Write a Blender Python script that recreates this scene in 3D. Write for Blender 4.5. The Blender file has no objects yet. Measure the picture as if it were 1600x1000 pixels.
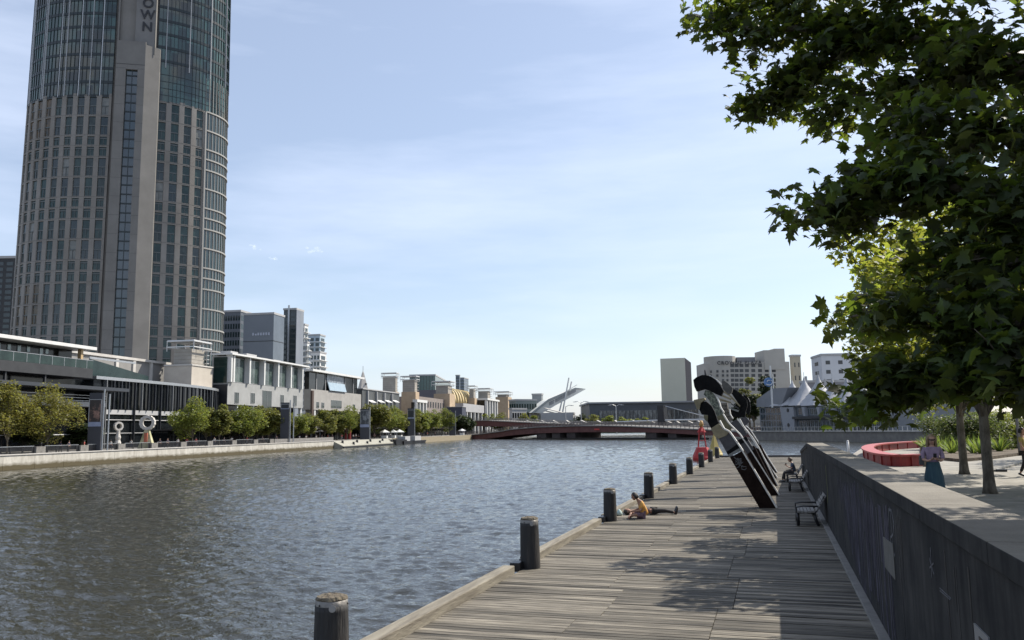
import bpy, bmesh, math, random
import numpy as np
from mathutils import Vector, Matrix
PI = math.pi
S = bpy.context.scene
COL = S.collection
# ---------------------------------------------------------------- camera
F = 1295.0                                   # focal length in pixels of a 1600 px wide frame
yc = np.array([409., -164., -F]); yc /= np.linalg.norm(yc)
a_ = -math.sin(0.014); b_ = .99
for _ in range(60):
    c_ = -(yc[0]*a_+yc[1]*b_)/yc[2]; b_ = math.sqrt(1-a_*a_-c_*c_)
zc = np.array([a_, b_, c_]); xc = np.cross(yc, zc)
R = np.array([xc, yc, zc])                   # rows: world axes seen from the camera
EYE = np.array([0., 0., 4.7])
cam = bpy.data.cameras.new('camera'); co = bpy.data.objects.new('camera', cam); COL.objects.link(co)
M4 = Matrix(R.tolist()).to_4x4(); M4.translation = Vector(EYE); co.matrix_world = M4
cam.sensor_width = 36; cam.lens = 36*F/1600; cam.clip_start = .05; cam.clip_end = 20000
S.camera = co
# ---------------------------------------------------------------- light
SUNV = Vector((.64, .74, .98)).normalized()  # direction to the sun
w = bpy.data.worlds.new('World'); S.world = w; w.use_nodes = True
nt = w.node_tree; nt.nodes.clear()
def nn(t, tree=None, **k):
    n = (tree or nt).nodes.new(t)
    for a, b in k.items(): setattr(n, a, b)
    return n
out = nn('ShaderNodeOutputWorld'); bg = nn('ShaderNodeBackground'); sky = nn('ShaderNodeTexSky')
sky.sky_type = 'NISHITA'; sky.sun_disc = False
sky.sun_elevation = math.asin(SUNV.z); sky.sun_rotation = math.atan2(SUNV.x, SUNV.y)
sky.air_density = 1.0; sky.dust_density = 1.0; sky.ozone_density = 1.6
tc = nn('ShaderNodeTexCoord'); mp = nn('ShaderNodeMapping'); mp.inputs['Scale'].default_value = (1.0, 1.3, 6.5)
mp.inputs['Rotation'].default_value = (.12, -.1, .4)
nz = nn('ShaderNodeTexNoise'); nz.inputs['Scale'].default_value = 1.7; nz.inputs['Detail'].default_value = 7; nz.inputs['Roughness'].default_value = .55
cr = nn('ShaderNodeValToRGB'); cr.color_ramp.elements[0].position = .38; cr.color_ramp.elements[1].position = .78
cr.color_ramp.elements[0].color = (.28, .28, .28, 1); cr.color_ramp.elements[1].color = (.80, .80, .80, 1)
mx = nn('ShaderNodeMix', data_type='RGBA'); mx.inputs[7].default_value = (6.5, 7.25, 8.9, 1)
L = nt.links.new
L(tc.outputs['Generated'], mp.inputs[0]); L(mp.outputs[0], nz.inputs[0]); L(nz.outputs[0], cr.inputs[0])
L(cr.outputs[0], mx.inputs[0]); L(sky.outputs[0], mx.inputs[6]); L(mx.outputs[2], bg.inputs[0]); L(bg.outputs[0], out.inputs[0])
bg.inputs[1].default_value = .10
sl = bpy.data.lights.new('sun', 'SUN'); sl.energy = 4.8; sl.angle = math.radians(.53); sl.color = (1, .93, .82)
so = bpy.data.objects.new('sun', sl); COL.objects.link(so); so.rotation_euler = SUNV.to_track_quat('Z', 'Y').to_euler()
so.location = (30, 30, 60)
S.view_settings.view_transform = 'Standard'; S.view_settings.look = 'None'; S.view_settings.gamma = 1
S.view_settings.exposure = 0.55
# ---------------------------------------------------------------- pixel <-> place
def ray(u, v): return R @ np.array([(u-800)/F, -(v-500)/F, -1.])
def gz(u, v, z=0.):
    d = ray(u, v); return EYE + d*(z-EYE[2])/d[2]
def dp(u, v, D): return EYE + ray(u, v)*D
BO = np.array([-101.7, 89.2]); BD = np.array([-38.7, 291.4]); BD /= np.linalg.norm(BD); BT = np.array([-BD[1], BD[0]])
def bk(u, v, t):                             # pixel -> (s, z) on the vertical plane t metres behind the left quay
    d = ray(u, v); k = (t - (EYE[:2]-BO) @ BT)/(d[:2] @ BT); p = EYE+d*k
    return (p[:2]-BO) @ BD, p[2]
def BP(s, t, z): q = BO+BD*s+BT*t; return (q[0], q[1], z)
BRZ = math.atan2(BD[1], BD[0])
# ---------------------------------------------------------------- materials
MATS = {}
def mat(name, c, rough=.7, metal=0., c2=None, scale=1., stretch=(1, 1, 1), bump=0., bscale=None, ior=1.5, trans=None, island=0., lo=.35, hi=.65, coat=0):
    if name in MATS: return MATS[name]
    m = bpy.data.materials.new(name); m.use_nodes = True; t = m.node_tree; p = t.nodes['Principled BSDF']
    p.inputs['Roughness'].default_value = rough; p.inputs['Metallic'].default_value = metal; p.inputs['IOR'].default_value = ior
    p.inputs['Base Color'].default_value = (*c, 1)
    if coat: p.inputs['Coat Weight'].default_value = coat
    if c2 is not None or bump or island:
        tc = nn('ShaderNodeTexCoord', t); mp = nn('ShaderNodeMapping', t); mp.inputs['Scale'].default_value = stretch
        t.links.new(tc.outputs['Object'], mp.inputs[0])
        nz = nn('ShaderNodeTexNoise', t); nz.inputs['Scale'].default_value = scale; nz.inputs['Detail'].default_value = 6
        nz.inputs['Roughness'].default_value = .65
        t.links.new(mp.outputs[0], nz.inputs[0])
        src = None
        if c2 is not None:
            rp = nn('ShaderNodeValToRGB', t); e = rp.color_ramp.elements
            e[0].position = lo; e[1].position = hi; e[0].color = (*c, 1); e[1].color = (*c2, 1)
            t.links.new(nz.outputs[0], rp.inputs[0]); src = rp.outputs[0]
        if island:
            g = nn('ShaderNodeNewGeometry', t); hs = nn('ShaderNodeHueSaturation', t)
            mr = nn('ShaderNodeMapRange', t); mr.inputs[3].default_value = 1-island; mr.inputs[4].default_value = 1+island
            t.links.new(g.outputs['Random Per Island'], mr.inputs[0]); t.links.new(mr.outputs[0], hs.inputs['Value'])
            if src: t.links.new(src, hs.inputs['Color'])
            else: hs.inputs['Color'].default_value = (*c, 1)
            src = hs.outputs[0]
        if src: t.links.new(src, p.inputs['Base Color'])
        if bump:
            n2 = nn('ShaderNodeTexNoise', t); n2.inputs['Scale'].default_value = bscale or scale*4; n2.inputs['Detail'].default_value = 5
            t.links.new(mp.outputs[0], n2.inputs[0])
            bp = nn('ShaderNodeBump', t); bp.inputs['Strength'].default_value = bump; bp.inputs['Distance'].default_value = .05
            t.links.new(n2.outputs[0], bp.inputs['Height']); t.links.new(bp.outputs[0], p.inputs['Normal'])
    MATS[name] = m; return m
def leafmat(name, c, tr, mixf=.45, var=.25):
    m = bpy.data.materials.new(name); m.use_nodes = True; t = m.node_tree; t.nodes.clear()
    o = nn('ShaderNodeOutputMaterial', t); d = nn('ShaderNodeBsdfPrincipled', t); tb = nn('ShaderNodeBsdfTranslucent', t); mi = nn('ShaderNodeMixShader', t)
    d.inputs['Roughness'].default_value = .55; d.inputs['Specular IOR Level'].default_value = .35
    g = nn('ShaderNodeNewGeometry', t); mr = nn('ShaderNodeMapRange', t); mr.inputs[3].default_value = 1-var; mr.inputs[4].default_value = 1+var
    mh = nn('ShaderNodeMapRange', t); mh.inputs[3].default_value = .475; mh.inputs[4].default_value = .515
    t.links.new(g.outputs['Random Per Island'], mr.inputs[0]); t.links.new(g.outputs['Random Per Island'], mh.inputs[0])
    for col, sh, inp in ((c, d, 'Base Color'), (tr, tb, 'Color')):
        h = nn('ShaderNodeHueSaturation', t); h.inputs['Color'].default_value = (*col, 1)
        t.links.new(mr.outputs[0], h.inputs['Value']); t.links.new(mh.outputs[0], h.inputs['Hue']); t.links.new(h.outputs[0], sh.inputs[inp])
    mi.inputs[0].default_value = mixf
    t.links.new(d.outputs[0], mi.inputs[1]); t.links.new(tb.outputs[0], mi.inputs[2]); t.links.new(mi.outputs[0], o.inputs[0])
    return m
# ---------------------------------------------------------------- meshes
class MB:
    def __init__(s): s.v = []; s.f = []; s.m = []; s.cm = 0
    def add(s, vs, fs):
        n = len(s.v); s.v += [tuple(map(float, p)) for p in vs]; s.f += [tuple(i+n for i in f) for f in fs]; s.m += [s.cm]*len(fs); return s
    def box(s, x0, x1, y0, y1, z0, z1):
        x0, x1 = min(x0, x1), max(x0, x1); y0, y1 = min(y0, y1), max(y0, y1); z0, z1 = min(z0, z1), max(z0, z1)
        return s.hexa([(x0, y0, z0), (x1, y0, z0), (x1, y1, z0), (x0, y1, z0), (x0, y0, z1), (x1, y0, z1), (x1, y1, z1), (x0, y1, z1)])
    def hexa(s, p): return s.add(p, [(0, 3, 2, 1), (4, 5, 6, 7), (0, 1, 5, 4), (1, 2, 6, 5), (2, 3, 7, 6), (3, 0, 4, 7)])
    def prism(s, poly, z0, z1):                 # poly in xy, counter-clockwise
        n = len(poly)
        return s.add([(x, y, z0) for x, y in poly]+[(x, y, z1) for x, y in poly],
                     [tuple(range(n-1, -1, -1)), tuple(range(n, 2*n))]+[(i, (i+1) % n, n+(i+1) % n, n+i) for i in range(n)])
    def prismv(s, pts, e):                      # any flat polygon pushed along vector e
        n = len(pts); e = np.array(e)
        return s.add(list(pts)+[tuple(np.array(p)+e) for p in pts],
                     [tuple(range(n-1, -1, -1)), tuple(range(n, 2*n))]+[(i, (i+1) % n, n+(i+1) % n, n+i) for i in range(n)])
    def tube(s, pts, rad, n=8, cap=True):
        pts = [Vector(p) for p in pts]; rad = [rad]*len(pts) if not hasattr(rad, '__len__') else rad
        vs = []; ref = None
        for i, p in enumerate(pts):
            d = (pts[min(i+1, len(pts)-1)]-pts[max(i-1, 0)])
            d = d.normalized() if d.length > 1e-9 else Vector((0, 0, 1))
            if ref is None: ref = d.orthogonal().normalized()
            x = (ref-d*ref.dot(d)).normalized(); ref = x; y = d.cross(x)
            vs += [tuple(p+(x*math.cos(2*PI*k/n)+y*math.sin(2*PI*k/n))*rad[i]) for k in range(n)]
        fs = [(i*n+k, i*n+(k+1) % n, (i+1)*n+(k+1) % n, (i+1)*n+k) for i in range(len(pts)-1) for k in range(n)]
        if cap: fs += [tuple(range(n-1, -1, -1)), tuple(range((len(pts)-1)*n, len(pts)*n))]
        return s.add(vs, fs)
    def lathe(s, prof, n=16, c=(0, 0)):
        vs = [(c[0]+r*math.cos(2*PI*k/n), c[1]+r*math.sin(2*PI*k/n), z) for r, z in prof for k in range(n)]
        fs = [(i*n+k, i*n+(k+1) % n, (i+1)*n+(k+1) % n, (i+1)*n+k) for i in range(len(prof)-1) for k in range(n)]
        fs += [tuple(range(n-1, -1, -1)), tuple(range((len(prof)-1)*n, len(prof)*n))]
        return s.add(vs, fs)
    def ball(s, c, r, n=8, sz=1.):
        prof = [(max(r*math.sin(PI*i/n), 1e-3), c[2]-r*sz*math.cos(PI*i/n)) for i in range(n+1)]
        return s.lathe(prof, max(6, n+2), (c[0], c[1]))
def setp(o, **k):
    for a, b in k.items():
        if b is not None: o[a] = b
def obj(name, mb, m, parent=None, smooth=False, bevel=0., **props):
    me = bpy.data.meshes.new(name); loc = Vector((0, 0, 0)); vs = mb.v
    if parent is None and vs:                   # a top-level mesh gets its origin at its own base
        A = np.array(vs); loc = Vector(((A[:, 0].min()+A[:, 0].max())/2, (A[:, 1].min()+A[:, 1].max())/2, A[:, 2].min()))
        vs = [(x-loc.x, y-loc.y, z-loc.z) for x, y, z in vs]
    me.from_pydata(vs, [], mb.f); me.validate()
    for mm in (m if isinstance(m, (list, tuple)) else [m]): me.materials.append(mm)
    if any(mb.m) and len(mb.m) == len(me.polygons): me.polygons.foreach_set('material_index', mb.m)
    if smooth: me.polygons.foreach_set('use_smooth', [True]*len(me.polygons))
    o = bpy.data.objects.new(name, me); COL.objects.link(o); o.location = loc
    if parent is not None: o.parent = parent
    if bevel:
        b = o.modifiers.new('bevel', 'BEVEL'); b.width = bevel; b.segments = 2; b.limit_method = 'ANGLE'
    setp(o, **props); return o
def thing(name, label, category, loc=(0, 0, 0), rz=0., group=None):
    o = bpy.data.objects.new(name, None); COL.objects.link(o); o.location = loc; o.rotation_euler = (0, 0, rz)
    o.empty_display_size = .3; setp(o, label=label, category=category, group=group); return o
def struct(name, mb, m, smooth=False): return obj(name, mb, m, None, smooth, kind='structure')
def kids(o): return [c for c in bpy.data.objects if c.parent == o]
def dup(o, loc=None, rz=None, sc=None, label=None, parent=None, _k=None):
    if _k is None:
        _k = {}
        for c in bpy.data.objects:
            if c.parent: _k.setdefault(c.parent.name, []).append(c)
    c = o.copy(); COL.objects.link(c)
    if parent is not None: c.parent = parent
    if loc is not None: c.location = loc
    if rz is not None: c.rotation_euler = (0, 0, rz)
    if sc is not None: c.scale = (sc,)*3 if not hasattr(sc, '__len__') else sc
    if label: c['label'] = label
    for ch in _k.get(o.name, []): dup(ch, parent=c, _k=_k)
    return c
def text(name, s, size, m, parent, mtx, depth=.05, align='CENTER', spacing=1.):
    cu = bpy.data.curves.new(name, 'FONT'); cu.body = s; cu.size = size; cu.extrude = depth; cu.align_x = align; cu.align_y = 'CENTER'
    cu.space_character = spacing; cu.offset = size*.018
    o = bpy.data.objects.new('tmp', cu); COL.objects.link(o)
    me = bpy.data.meshes.new_from_object(o.evaluated_get(bpy.context.evaluated_depsgraph_get()))
    bpy.data.objects.remove(o); me.transform(mtx); me.materials.clear(); me.materials.append(m)
    q = bpy.data.objects.new(name, me); COL.objects.link(q); q.parent = parent; return q
def skin(name, chains, m, parent=None, sub=2, sc=1.):
    """chains: lists of (x,y,z,r); a first entry given as int joins the chain to that vertex of the first chain."""
    vs, es, rs = [], [], []
    for ch in chains:
        prev = None
        for p in ch:
            if isinstance(p, int): prev = p; continue
            vs.append(p[:3]); rs.append(p[3:] if len(p) == 5 else (p[3], p[3]))
            if prev is not None: es.append((prev, len(vs)-1))
            prev = len(vs)-1
    me = bpy.data.meshes.new(name); me.from_pydata(vs, es, []); o = bpy.data.objects.new('tmp', me); COL.objects.link(o)
    o.modifiers.new('s', 'SKIN'); sv = me.skin_vertices[0].data
    for i, r in enumerate(rs): sv[i].radius = r; sv[i].use_root = (i == 0)
    sb = o.modifiers.new('u', 'SUBSURF'); sb.levels = sub; sb.render_levels = sub
    me2 = bpy.data.meshes.new_from_object(o.evaluated_get(bpy.context.evaluated_depsgraph_get()))
    bpy.data.objects.remove(o); me2.name = name; me2.materials.clear(); me2.materials.append(m)
    me2.polygons.foreach_set('use_smooth', [True]*len(me2.polygons))
    q = bpy.data.objects.new(name, me2); COL.objects.link(q)
    if parent is not None: q.parent = parent
    return q
# frame of a building whose nearest vertical corner stands at pixel column uC: x runs along its right face, y along its left face
class Frame:
    def __init__(f, uL, uC, uR, vt, D=None, t0=None, rz=BRZ, zb=2.):
        f.rz = rz; f.ex = np.array([math.cos(rz), math.sin(rz)]); f.ey = np.array([-f.ex[1], f.ex[0]])
        if t0 is not None: s, z = bk(uC, vt, t0); P = np.array(BP(s, t0, z))
        else: P = dp(uC, vt, D)
        f.P = P[:2]; f.zb = zb; f.h = P[2]-zb; f.loc = (P[0], P[1], zb)
        f.w = f.X(uR)[0] if uR is not None else None
        f.d = f.Y(uL)[0] if uL is not None else None
    def X(f, u, v=600, y=0.):                  # pixel -> (x, z) on the right face (pushed back by y)
        d = ray(u, v); A = f.ey; k = ((f.P-EYE[:2]) @ A + y)/(d[:2] @ A); p = EYE+d*k
        return (p[:2]-f.P) @ f.ex, p[2]-f.zb
    def Y(f, u, v=600, x=0.):
        d = ray(u, v); A = f.ex; k = ((f.P-EYE[:2]) @ A + x)/(d[:2] @ A); p = EYE+d*k
        return (p[:2]-f.P) @ f.ey, p[2]-f.zb
    def thing(f, name, label, cat, group=None): return thing(name, label, cat, f.loc, f.rz, group)
def winset(root, rects, m, name='window', side='x', off=0., cap=95, frame=None, fm=None):
    """rects: (a0,a1,z0,z1) on the right face ('x') or left face ('y'); every window a part, past the cap one joined part"""
    rest = MB(); n = 0
    for (a0, a1, z0, z1) in rects:
        q = MB() if n < cap else rest
        if side == 'x': q.box(a0, a1, off-.06, off+.03, z0, z1)
        else: q.box(off-.06, off+.03, a0, a1, z0, z1)
        if n < cap:
            o = obj(name, q, m, root)
            if fm is not None:
                s = MB(); e = .07
                for (b0, b1, c0, c1) in ((a0-e, a0, z0-e, z1+e), (a1, a1+e, z0-e, z1+e), (a0, a1, z1, z1+e), (a0, a1, z0-e, z0), ((a0+a1)/2-.03, (a0+a1)/2+.03, z0, z1)):
                    if side == 'x': s.box(b0, b1, off-.11, off+.01, c0, c1)
                    else: s.box(off-.11, off+.01, b0, b1, c0, c1)
                obj('frame', s, fm, o)
        n += 1
    if rest.v: obj(name, rest, m, root, kind='stuff')
rng = np.random.default_rng(7); random.seed(7)
# common materials
concrete = mat('concrete', (.30, .29, .27), .85, c2=(.40, .39, .36), scale=.8, bump=.15, bscale=9)
stoneL = mat('pale_stone', (.40, .38, .35), .85, c2=(.48, .46, .43), scale=.35, bump=.1, bscale=6)
white = mat('white_paint', (.62, .62, .60), .5, c2=(.55, .55, .54), scale=.5)
greyp = mat('grey_panel', (.33, .33, .33), .6, c2=(.38, .38, .38), scale=.3)
darkp = mat('dark_panel', (.016, .017, .020), .55, c2=(.028, .030, .033), scale=.5)
blackm = mat('black_metal', (.012, .012, .014), .4, c2=(.02, .02, .022), scale=3)
steel = mat('steel', (.45, .46, .47), .35, .7, c2=(.38, .39, .4), scale=2)
glass = mat('glass', (.008, .016, .018), .06, ior=1.6, c2=(.022, .038, .04), scale=.45)
glassd = mat('dark_glass', (.004, .005, .006), .10, ior=1.38, c2=(.014, .017, .02), scale=.6)
glassg = mat('green_glass', (.006, .018, .017), .08, ior=1.42, c2=(.022, .045, .04), scale=.4)
redp = mat('red_paint', (.28, .025, .022), .6, c2=(.20, .03, .028), scale=2)
# ================================================================ the setting
def water_mat():
    m = bpy.data.materials.new('river_water'); m.use_nodes = True; t = m.node_tree; p = t.nodes['Principled BSDF']
    p.inputs['Base Color'].default_value = (.024, .023, .013, 1); p.inputs['Roughness'].default_value = .06; p.inputs['IOR'].default_value = 1.75
    tc = nn('ShaderNodeTexCoord', t); prev = None
    for sc, st, dist, rot, det in ((3.2, (1, 1.9, 1), .05, -.3, 4), (9., (1, 1.8, 1), .012, .2, 2)):
        mp = nn('ShaderNodeMapping', t); mp.inputs['Scale'].default_value = st; mp.inputs['Rotation'].default_value = (0, 0, rot)
        nz = nn('ShaderNodeTexNoise', t); nz.inputs['Scale'].default_value = sc; nz.inputs['Detail'].default_value = det; nz.inputs['Distortion'].default_value = .5
        b = nn('ShaderNodeBump', t); b.inputs['Strength'].default_value = 1.; b.inputs['Distance'].default_value = dist
        t.links.new(tc.outputs['Object'], mp.inputs[0]); t.links.new(mp.outputs[0], nz.inputs[0]); t.links.new(nz.outputs[0], b.inputs['Height'])
        if prev: t.links.new(prev.outputs[0], b.inputs['Normal'])
        prev = b
    t.links.new(prev.outputs[0], p.inputs['Normal']); return m
# the river surface: real wind waves, finely divided near the wharf and coarser with distance
def water_mesh():
    g = np.random.default_rng(11); nr, na = 900, 560
    rad = 7*np.exp(np.linspace(0, math.log(520/7), nr)); ang = np.radians(np.linspace(68, 168, na))
    RR, AA = np.meshgrid(rad, ang, indexing='ij'); X = RR*np.cos(AA); Y = RR*np.sin(AA); Z = np.zeros_like(X)
    dr = RR*(math.log(520/7)/nr); nw = 90
    for k in range(nw):
        lam = .18*math.exp(g.uniform(0, 1)*math.log(2.0/.18)); th = math.radians(100)+g.normal(0, .55); kx, ky = 2*PI/lam*math.cos(th), 2*PI/lam*math.sin(th)
        amp = lam*.0064*(1.15 if lam < 1.0 else .6); ph = g.uniform(0, 2*PI)
        fade = np.clip(lam/(1.1*dr), 0, 1)**.5
        a = kx*X+ky*Y+ph; gust = .75+.5*np.sin(X*.045*g.uniform(.5, 1.5)+Y*.03*g.uniform(.5, 1.5)+g.uniform(0, 6))
        Z += amp*fade*gust*(np.sin(a)+.28*np.cos(2*a))
    edge = np.clip((520-RR)/40, 0, 1)*np.clip((AA-ang[0])*RR/3, 0, 1)*np.clip((ang[-1]-AA)*RR/3, 0, 1)*np.clip((RR-7)/1, 0, 1); Z *= edge
    V = np.stack([X, Y, Z], -1).reshape(-1, 3); i = np.arange(nr-1)[:, None]*na+np.arange(na-1)[None]
    Q = np.stack([i, i+na, i+na+1, i+1], -1).reshape(-1, 4)[:, ::-1]
    n0 = len(V); O = np.array([(-1200, -600, 0), (1200, -600, 0), (1200, 1500, 0), (-1200, 1500, 0)], float)
    me = bpy.data.meshes.new('river_water'); me.vertices.add(n0); me.vertices.foreach_set('co', V.ravel()); me.loops.add(Q.size); me.loops.foreach_set('vertex_index', Q.astype(np.int32).ravel())
    me.polygons.add(len(Q)); me.polygons.foreach_set('loop_start', np.arange(len(Q), dtype=np.int32)*4); me.polygons.foreach_set('use_smooth', np.ones(len(Q), bool)); me.update(calc_edges=True)
    bm = bmesh.new(); rim = [V[k*na] for k in range(0, nr, 10)]+[V[(nr-1)*na]]+[V[(nr-1)*na+j] for j in range(4, na, 4)]+[V[nr*na-1]]
    bm.free(); me.materials.append(water_mat()); o = bpy.data.objects.new('river_water', me); COL.objects.link(o); o['kind'] = 'structure'
wm_ = None
water_mesh()
wb = MB(); wb.add([(-1500, -600, -.12), (1500, -600, -.12), (1500, 1500, -.12), (-1500, 1500, -.12)], [(0, 1, 2, 3)]); struct('river_water', wb, bpy.data.materials['river_water'])
g = MB(); g.add([(-6000, -2500, -2.5), (6000, -2500, -2.5), (6000, 9000, -2.5), (-6000, 9000, -2.5)], [(0, 1, 2, 3)])
struct('ground', g, mat('river_bed', (.07, .065, .05), .9, c2=(.1, .09, .07), scale=.02))
paving = mat('paving', (.17, .165, .155), .85, c2=(.23, .22, .205), scale=.6, bump=.1)
def slab(name, poly, z0, z1, m): b = MB(); b.prism(poly, z0, z1); return struct(name, b, m)
q = [BP(s, t, 0)[:2] for s, t in ((-160, .02), (-160, 900), (620, 900), (620, .02))]
def ccw(p): 
    a = sum(p[i][0]*p[(i+1) % len(p)][1]-p[(i+1) % len(p)][0]*p[i][1] for i in range(len(p)))
    return p if a > 0 else p[::-1]
slab('promenade', ccw(q), -2.4, 1.96, paving)
# north bank downstream (aquarium side), then land beyond the bridges to the horizon
A1 = gz(1180, 687.2); A2 = gz(1430, 692.5)
dA = (A2-A1)[:2]/np.linalg.norm((A2-A1)[:2])
far_r = [tuple(A1[:2]), tuple(A2[:2]+dA*160), (700, 260), (700, 900), (30, 900), (10, 560)]
NB = 1.9
slab('north_bank', ccw(far_r), -2.4, NB, paving)
slab('far_land', ccw([(-4000, 700), (5000, 700), (5000, 8500), (-4000, 8500)]), -2.4, 1.5, mat('far_ground', (.09, .10, .06), .95, c2=(.14, .14, .1), scale=.01))
# ---------------------------------------------------------------- timber wharf
wood = bpy.data.materials.new('weathered_planks'); wood.use_nodes = True
t = wood.node_tree; p = t.nodes['Principled BSDF']; p.inputs['Roughness'].default_value = .8; p.inputs['Specular IOR Level'].default_value = .3
tc = nn('ShaderNodeTexCoord', t); g = nn('ShaderNodeNewGeometry', t)
mp = nn('ShaderNodeMapping', t); mp.inputs['Scale'].default_value = (.40, 12, 12)
off = nn('ShaderNodeVectorMath', t, operation='MULTIPLY'); off.inputs[1].default_value = (37, 11, 0)
cmb = nn('ShaderNodeCombineXYZ', t); t.links.new(g.outputs['Random Per Island'], cmb.inputs[0]); t.links.new(g.outputs['Random Per Island'], cmb.inputs[1])
t.links.new(cmb.outputs[0], off.inputs[0]); addv = nn('ShaderNodeVectorMath', t, operation='ADD')
t.links.new(tc.outputs['Object'], mp.inputs[0]); t.links.new(mp.outputs[0], addv.inputs[0]); t.links.new(off.outputs[0], addv.inputs[1])
n1 = nn('ShaderNodeTexNoise', t); n1.inputs['Scale'].default_value = 2.2; n1.inputs['Detail'].default_value = 8; n1.inputs['Roughness'].default_value = .7
t.links.new(addv.outputs[0], n1.inputs[0])
rp = nn('ShaderNodeValToRGB', t); e = rp.color_ramp.elements; e[0].position = .36; e[1].position = .60; e[0].color = (.014, .013, .011, 1); e[1].color = (.210, .188, .150, 1)
el = e.new(.46); el.color = (.092, .081, .064, 1)
t.links.new(n1.outputs[0], rp.inputs[0])
n3 = nn('ShaderNodeTexNoise', t); n3.inputs['Scale'].default_value = .5; n3.inputs['Detail'].default_value = 4; t.links.new(tc.outputs['Object'], n3.inputs[0])
hs = nn('ShaderNodeHueSaturation', t); ma = nn('ShaderNodeMath', t, operation='MULTIPLY')
mr = nn('ShaderNodeMapRange', t); mr.inputs[3].default_value = .34; mr.inputs[4].default_value = 1.5
mr2 = nn('ShaderNodeMapRange', t); mr2.inputs[1].default_value = .3; mr2.inputs[2].default_value = .7; mr2.inputs[3].default_value = .75; mr2.inputs[4].default_value = 1.15
t.links.new(g.outputs['Random Per Island'], mr.inputs[0]); t.links.new(n3.outputs[0], mr2.inputs[0])
t.links.new(mr.outputs[0], ma.inputs[0]); t.links.new(mr2.outputs[0], ma.inputs[1]); t.links.new(ma.outputs[0], hs.inputs['Value'])
t.links.new(rp.outputs[0], hs.inputs['Color']); t.links.new(hs.outputs[0], p.inputs['Base Color'])
bp = nn('ShaderNodeBump', t); bp.inputs['Strength'].default_value = .5; bp.inputs['Distance'].default_value = .012
t.links.new(n1.outputs[0], bp.inputs['Height']); t.links.new(bp.outputs[0], p.inputs['Normal'])
YE = 88.6; XL, XR = -5.95, 1.42
db = MB(); y = 4.0; r = random.Random(3)
while y < YE:
    wd = .15+r.random()*.03; e1 = min(y+wd-.016, YE)
    xr = XR-.02 if y < 54 else 9.
    cuts = [XL+.28, -3.35+(.0 if int(y/2.4) % 2 else .35), -1.1+(.25 if int(y/3.1) % 2 else 0), xr]
    if r.random() < .25: cuts.pop(1)
    if y > 54: cuts.insert(-1, 4.4)
    for a, b in zip(cuts[:-1], cuts[1:]):
        dz = r.uniform(-.007, .004); tl = r.uniform(-.004, .004)
        db.hexa([(a, y, 1.42), (b-.012, y, 1.42), (b-.012, e1, 1.42), (a, e1, 1.42),
                 (a, y, 1.5+dz), (b-.012, y, 1.5+dz+tl), (b-.012, e1, 1.5+dz+tl), (a, e1, 1.5+dz)])
    y += wd
dk = struct('timber_wharf_deck', db, wood)
sb = MB()
for x in (-5.6, -3.2, -1.0, 1.0): sb.box(x-.15, x+.15, 4, YE-.05, 1.05, 1.415)
for i in range(36): sb.box(-5.75, 9 if i > 21 else 1.4, 4.4+i*2.4, 4.7+i*2.4, .8, 1.045)
sb.box(-5.6, 1.4, 4, 54, .6, .78)
struct('wharf_substructure', sb, mat('dark_timber', (.035, .03, .025), .9, c2=(.06, .05, .04), scale=2))
kt = mat('kerb_timber', (.12, .103, .078), .85, c2=(.25, .225, .175), scale=1.6, stretch=(4, .4, 4), bump=.4, bscale=14)
BY = [9.85, 19.0, 28.9, 38.3, 47.9, 57.5, 67.2, 76.9, 86.0]
def kerb(y0, y1, lab):
    b = MB(); b.box(-5.98, -5.70, y0, y1, 1.40, 1.66); o = obj('kerb_beam', b, kt, None, bevel=.02, label=lab, category='kerb', group='timber kerb beams along the wharf edge')
    return o
ys = [4.0]+BY
for i in range(len(ys)):
    y0 = ys[i]+(.55 if i else 0); y1 = (ys[i+1]-.75 if i+1 < len(ys) else YE)
    near = ['before the nearest bollard', 'between the first and second bollards', 'between the second and third bollards, left of the lying person', 'between the third and fourth bollards', 'between the fourth and fifth bollards', 'between the fifth and sixth bollards', 'between the sixth and seventh bollards', 'between the seventh and eighth bollards', 'between the eighth and last bollards', 'past the last bollard'][i]
    kerb(y0, y1, 'pale weathered timber kerb beam '+near)
b = MB(); b.box(-5.6, 9., YE+.01, YE+.25, 1.4, 1.68); obj('kerb_beam', b, darkp, None, bevel=.02, label='dark kerb beam across the far end of the wharf', category='kerb')
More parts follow.
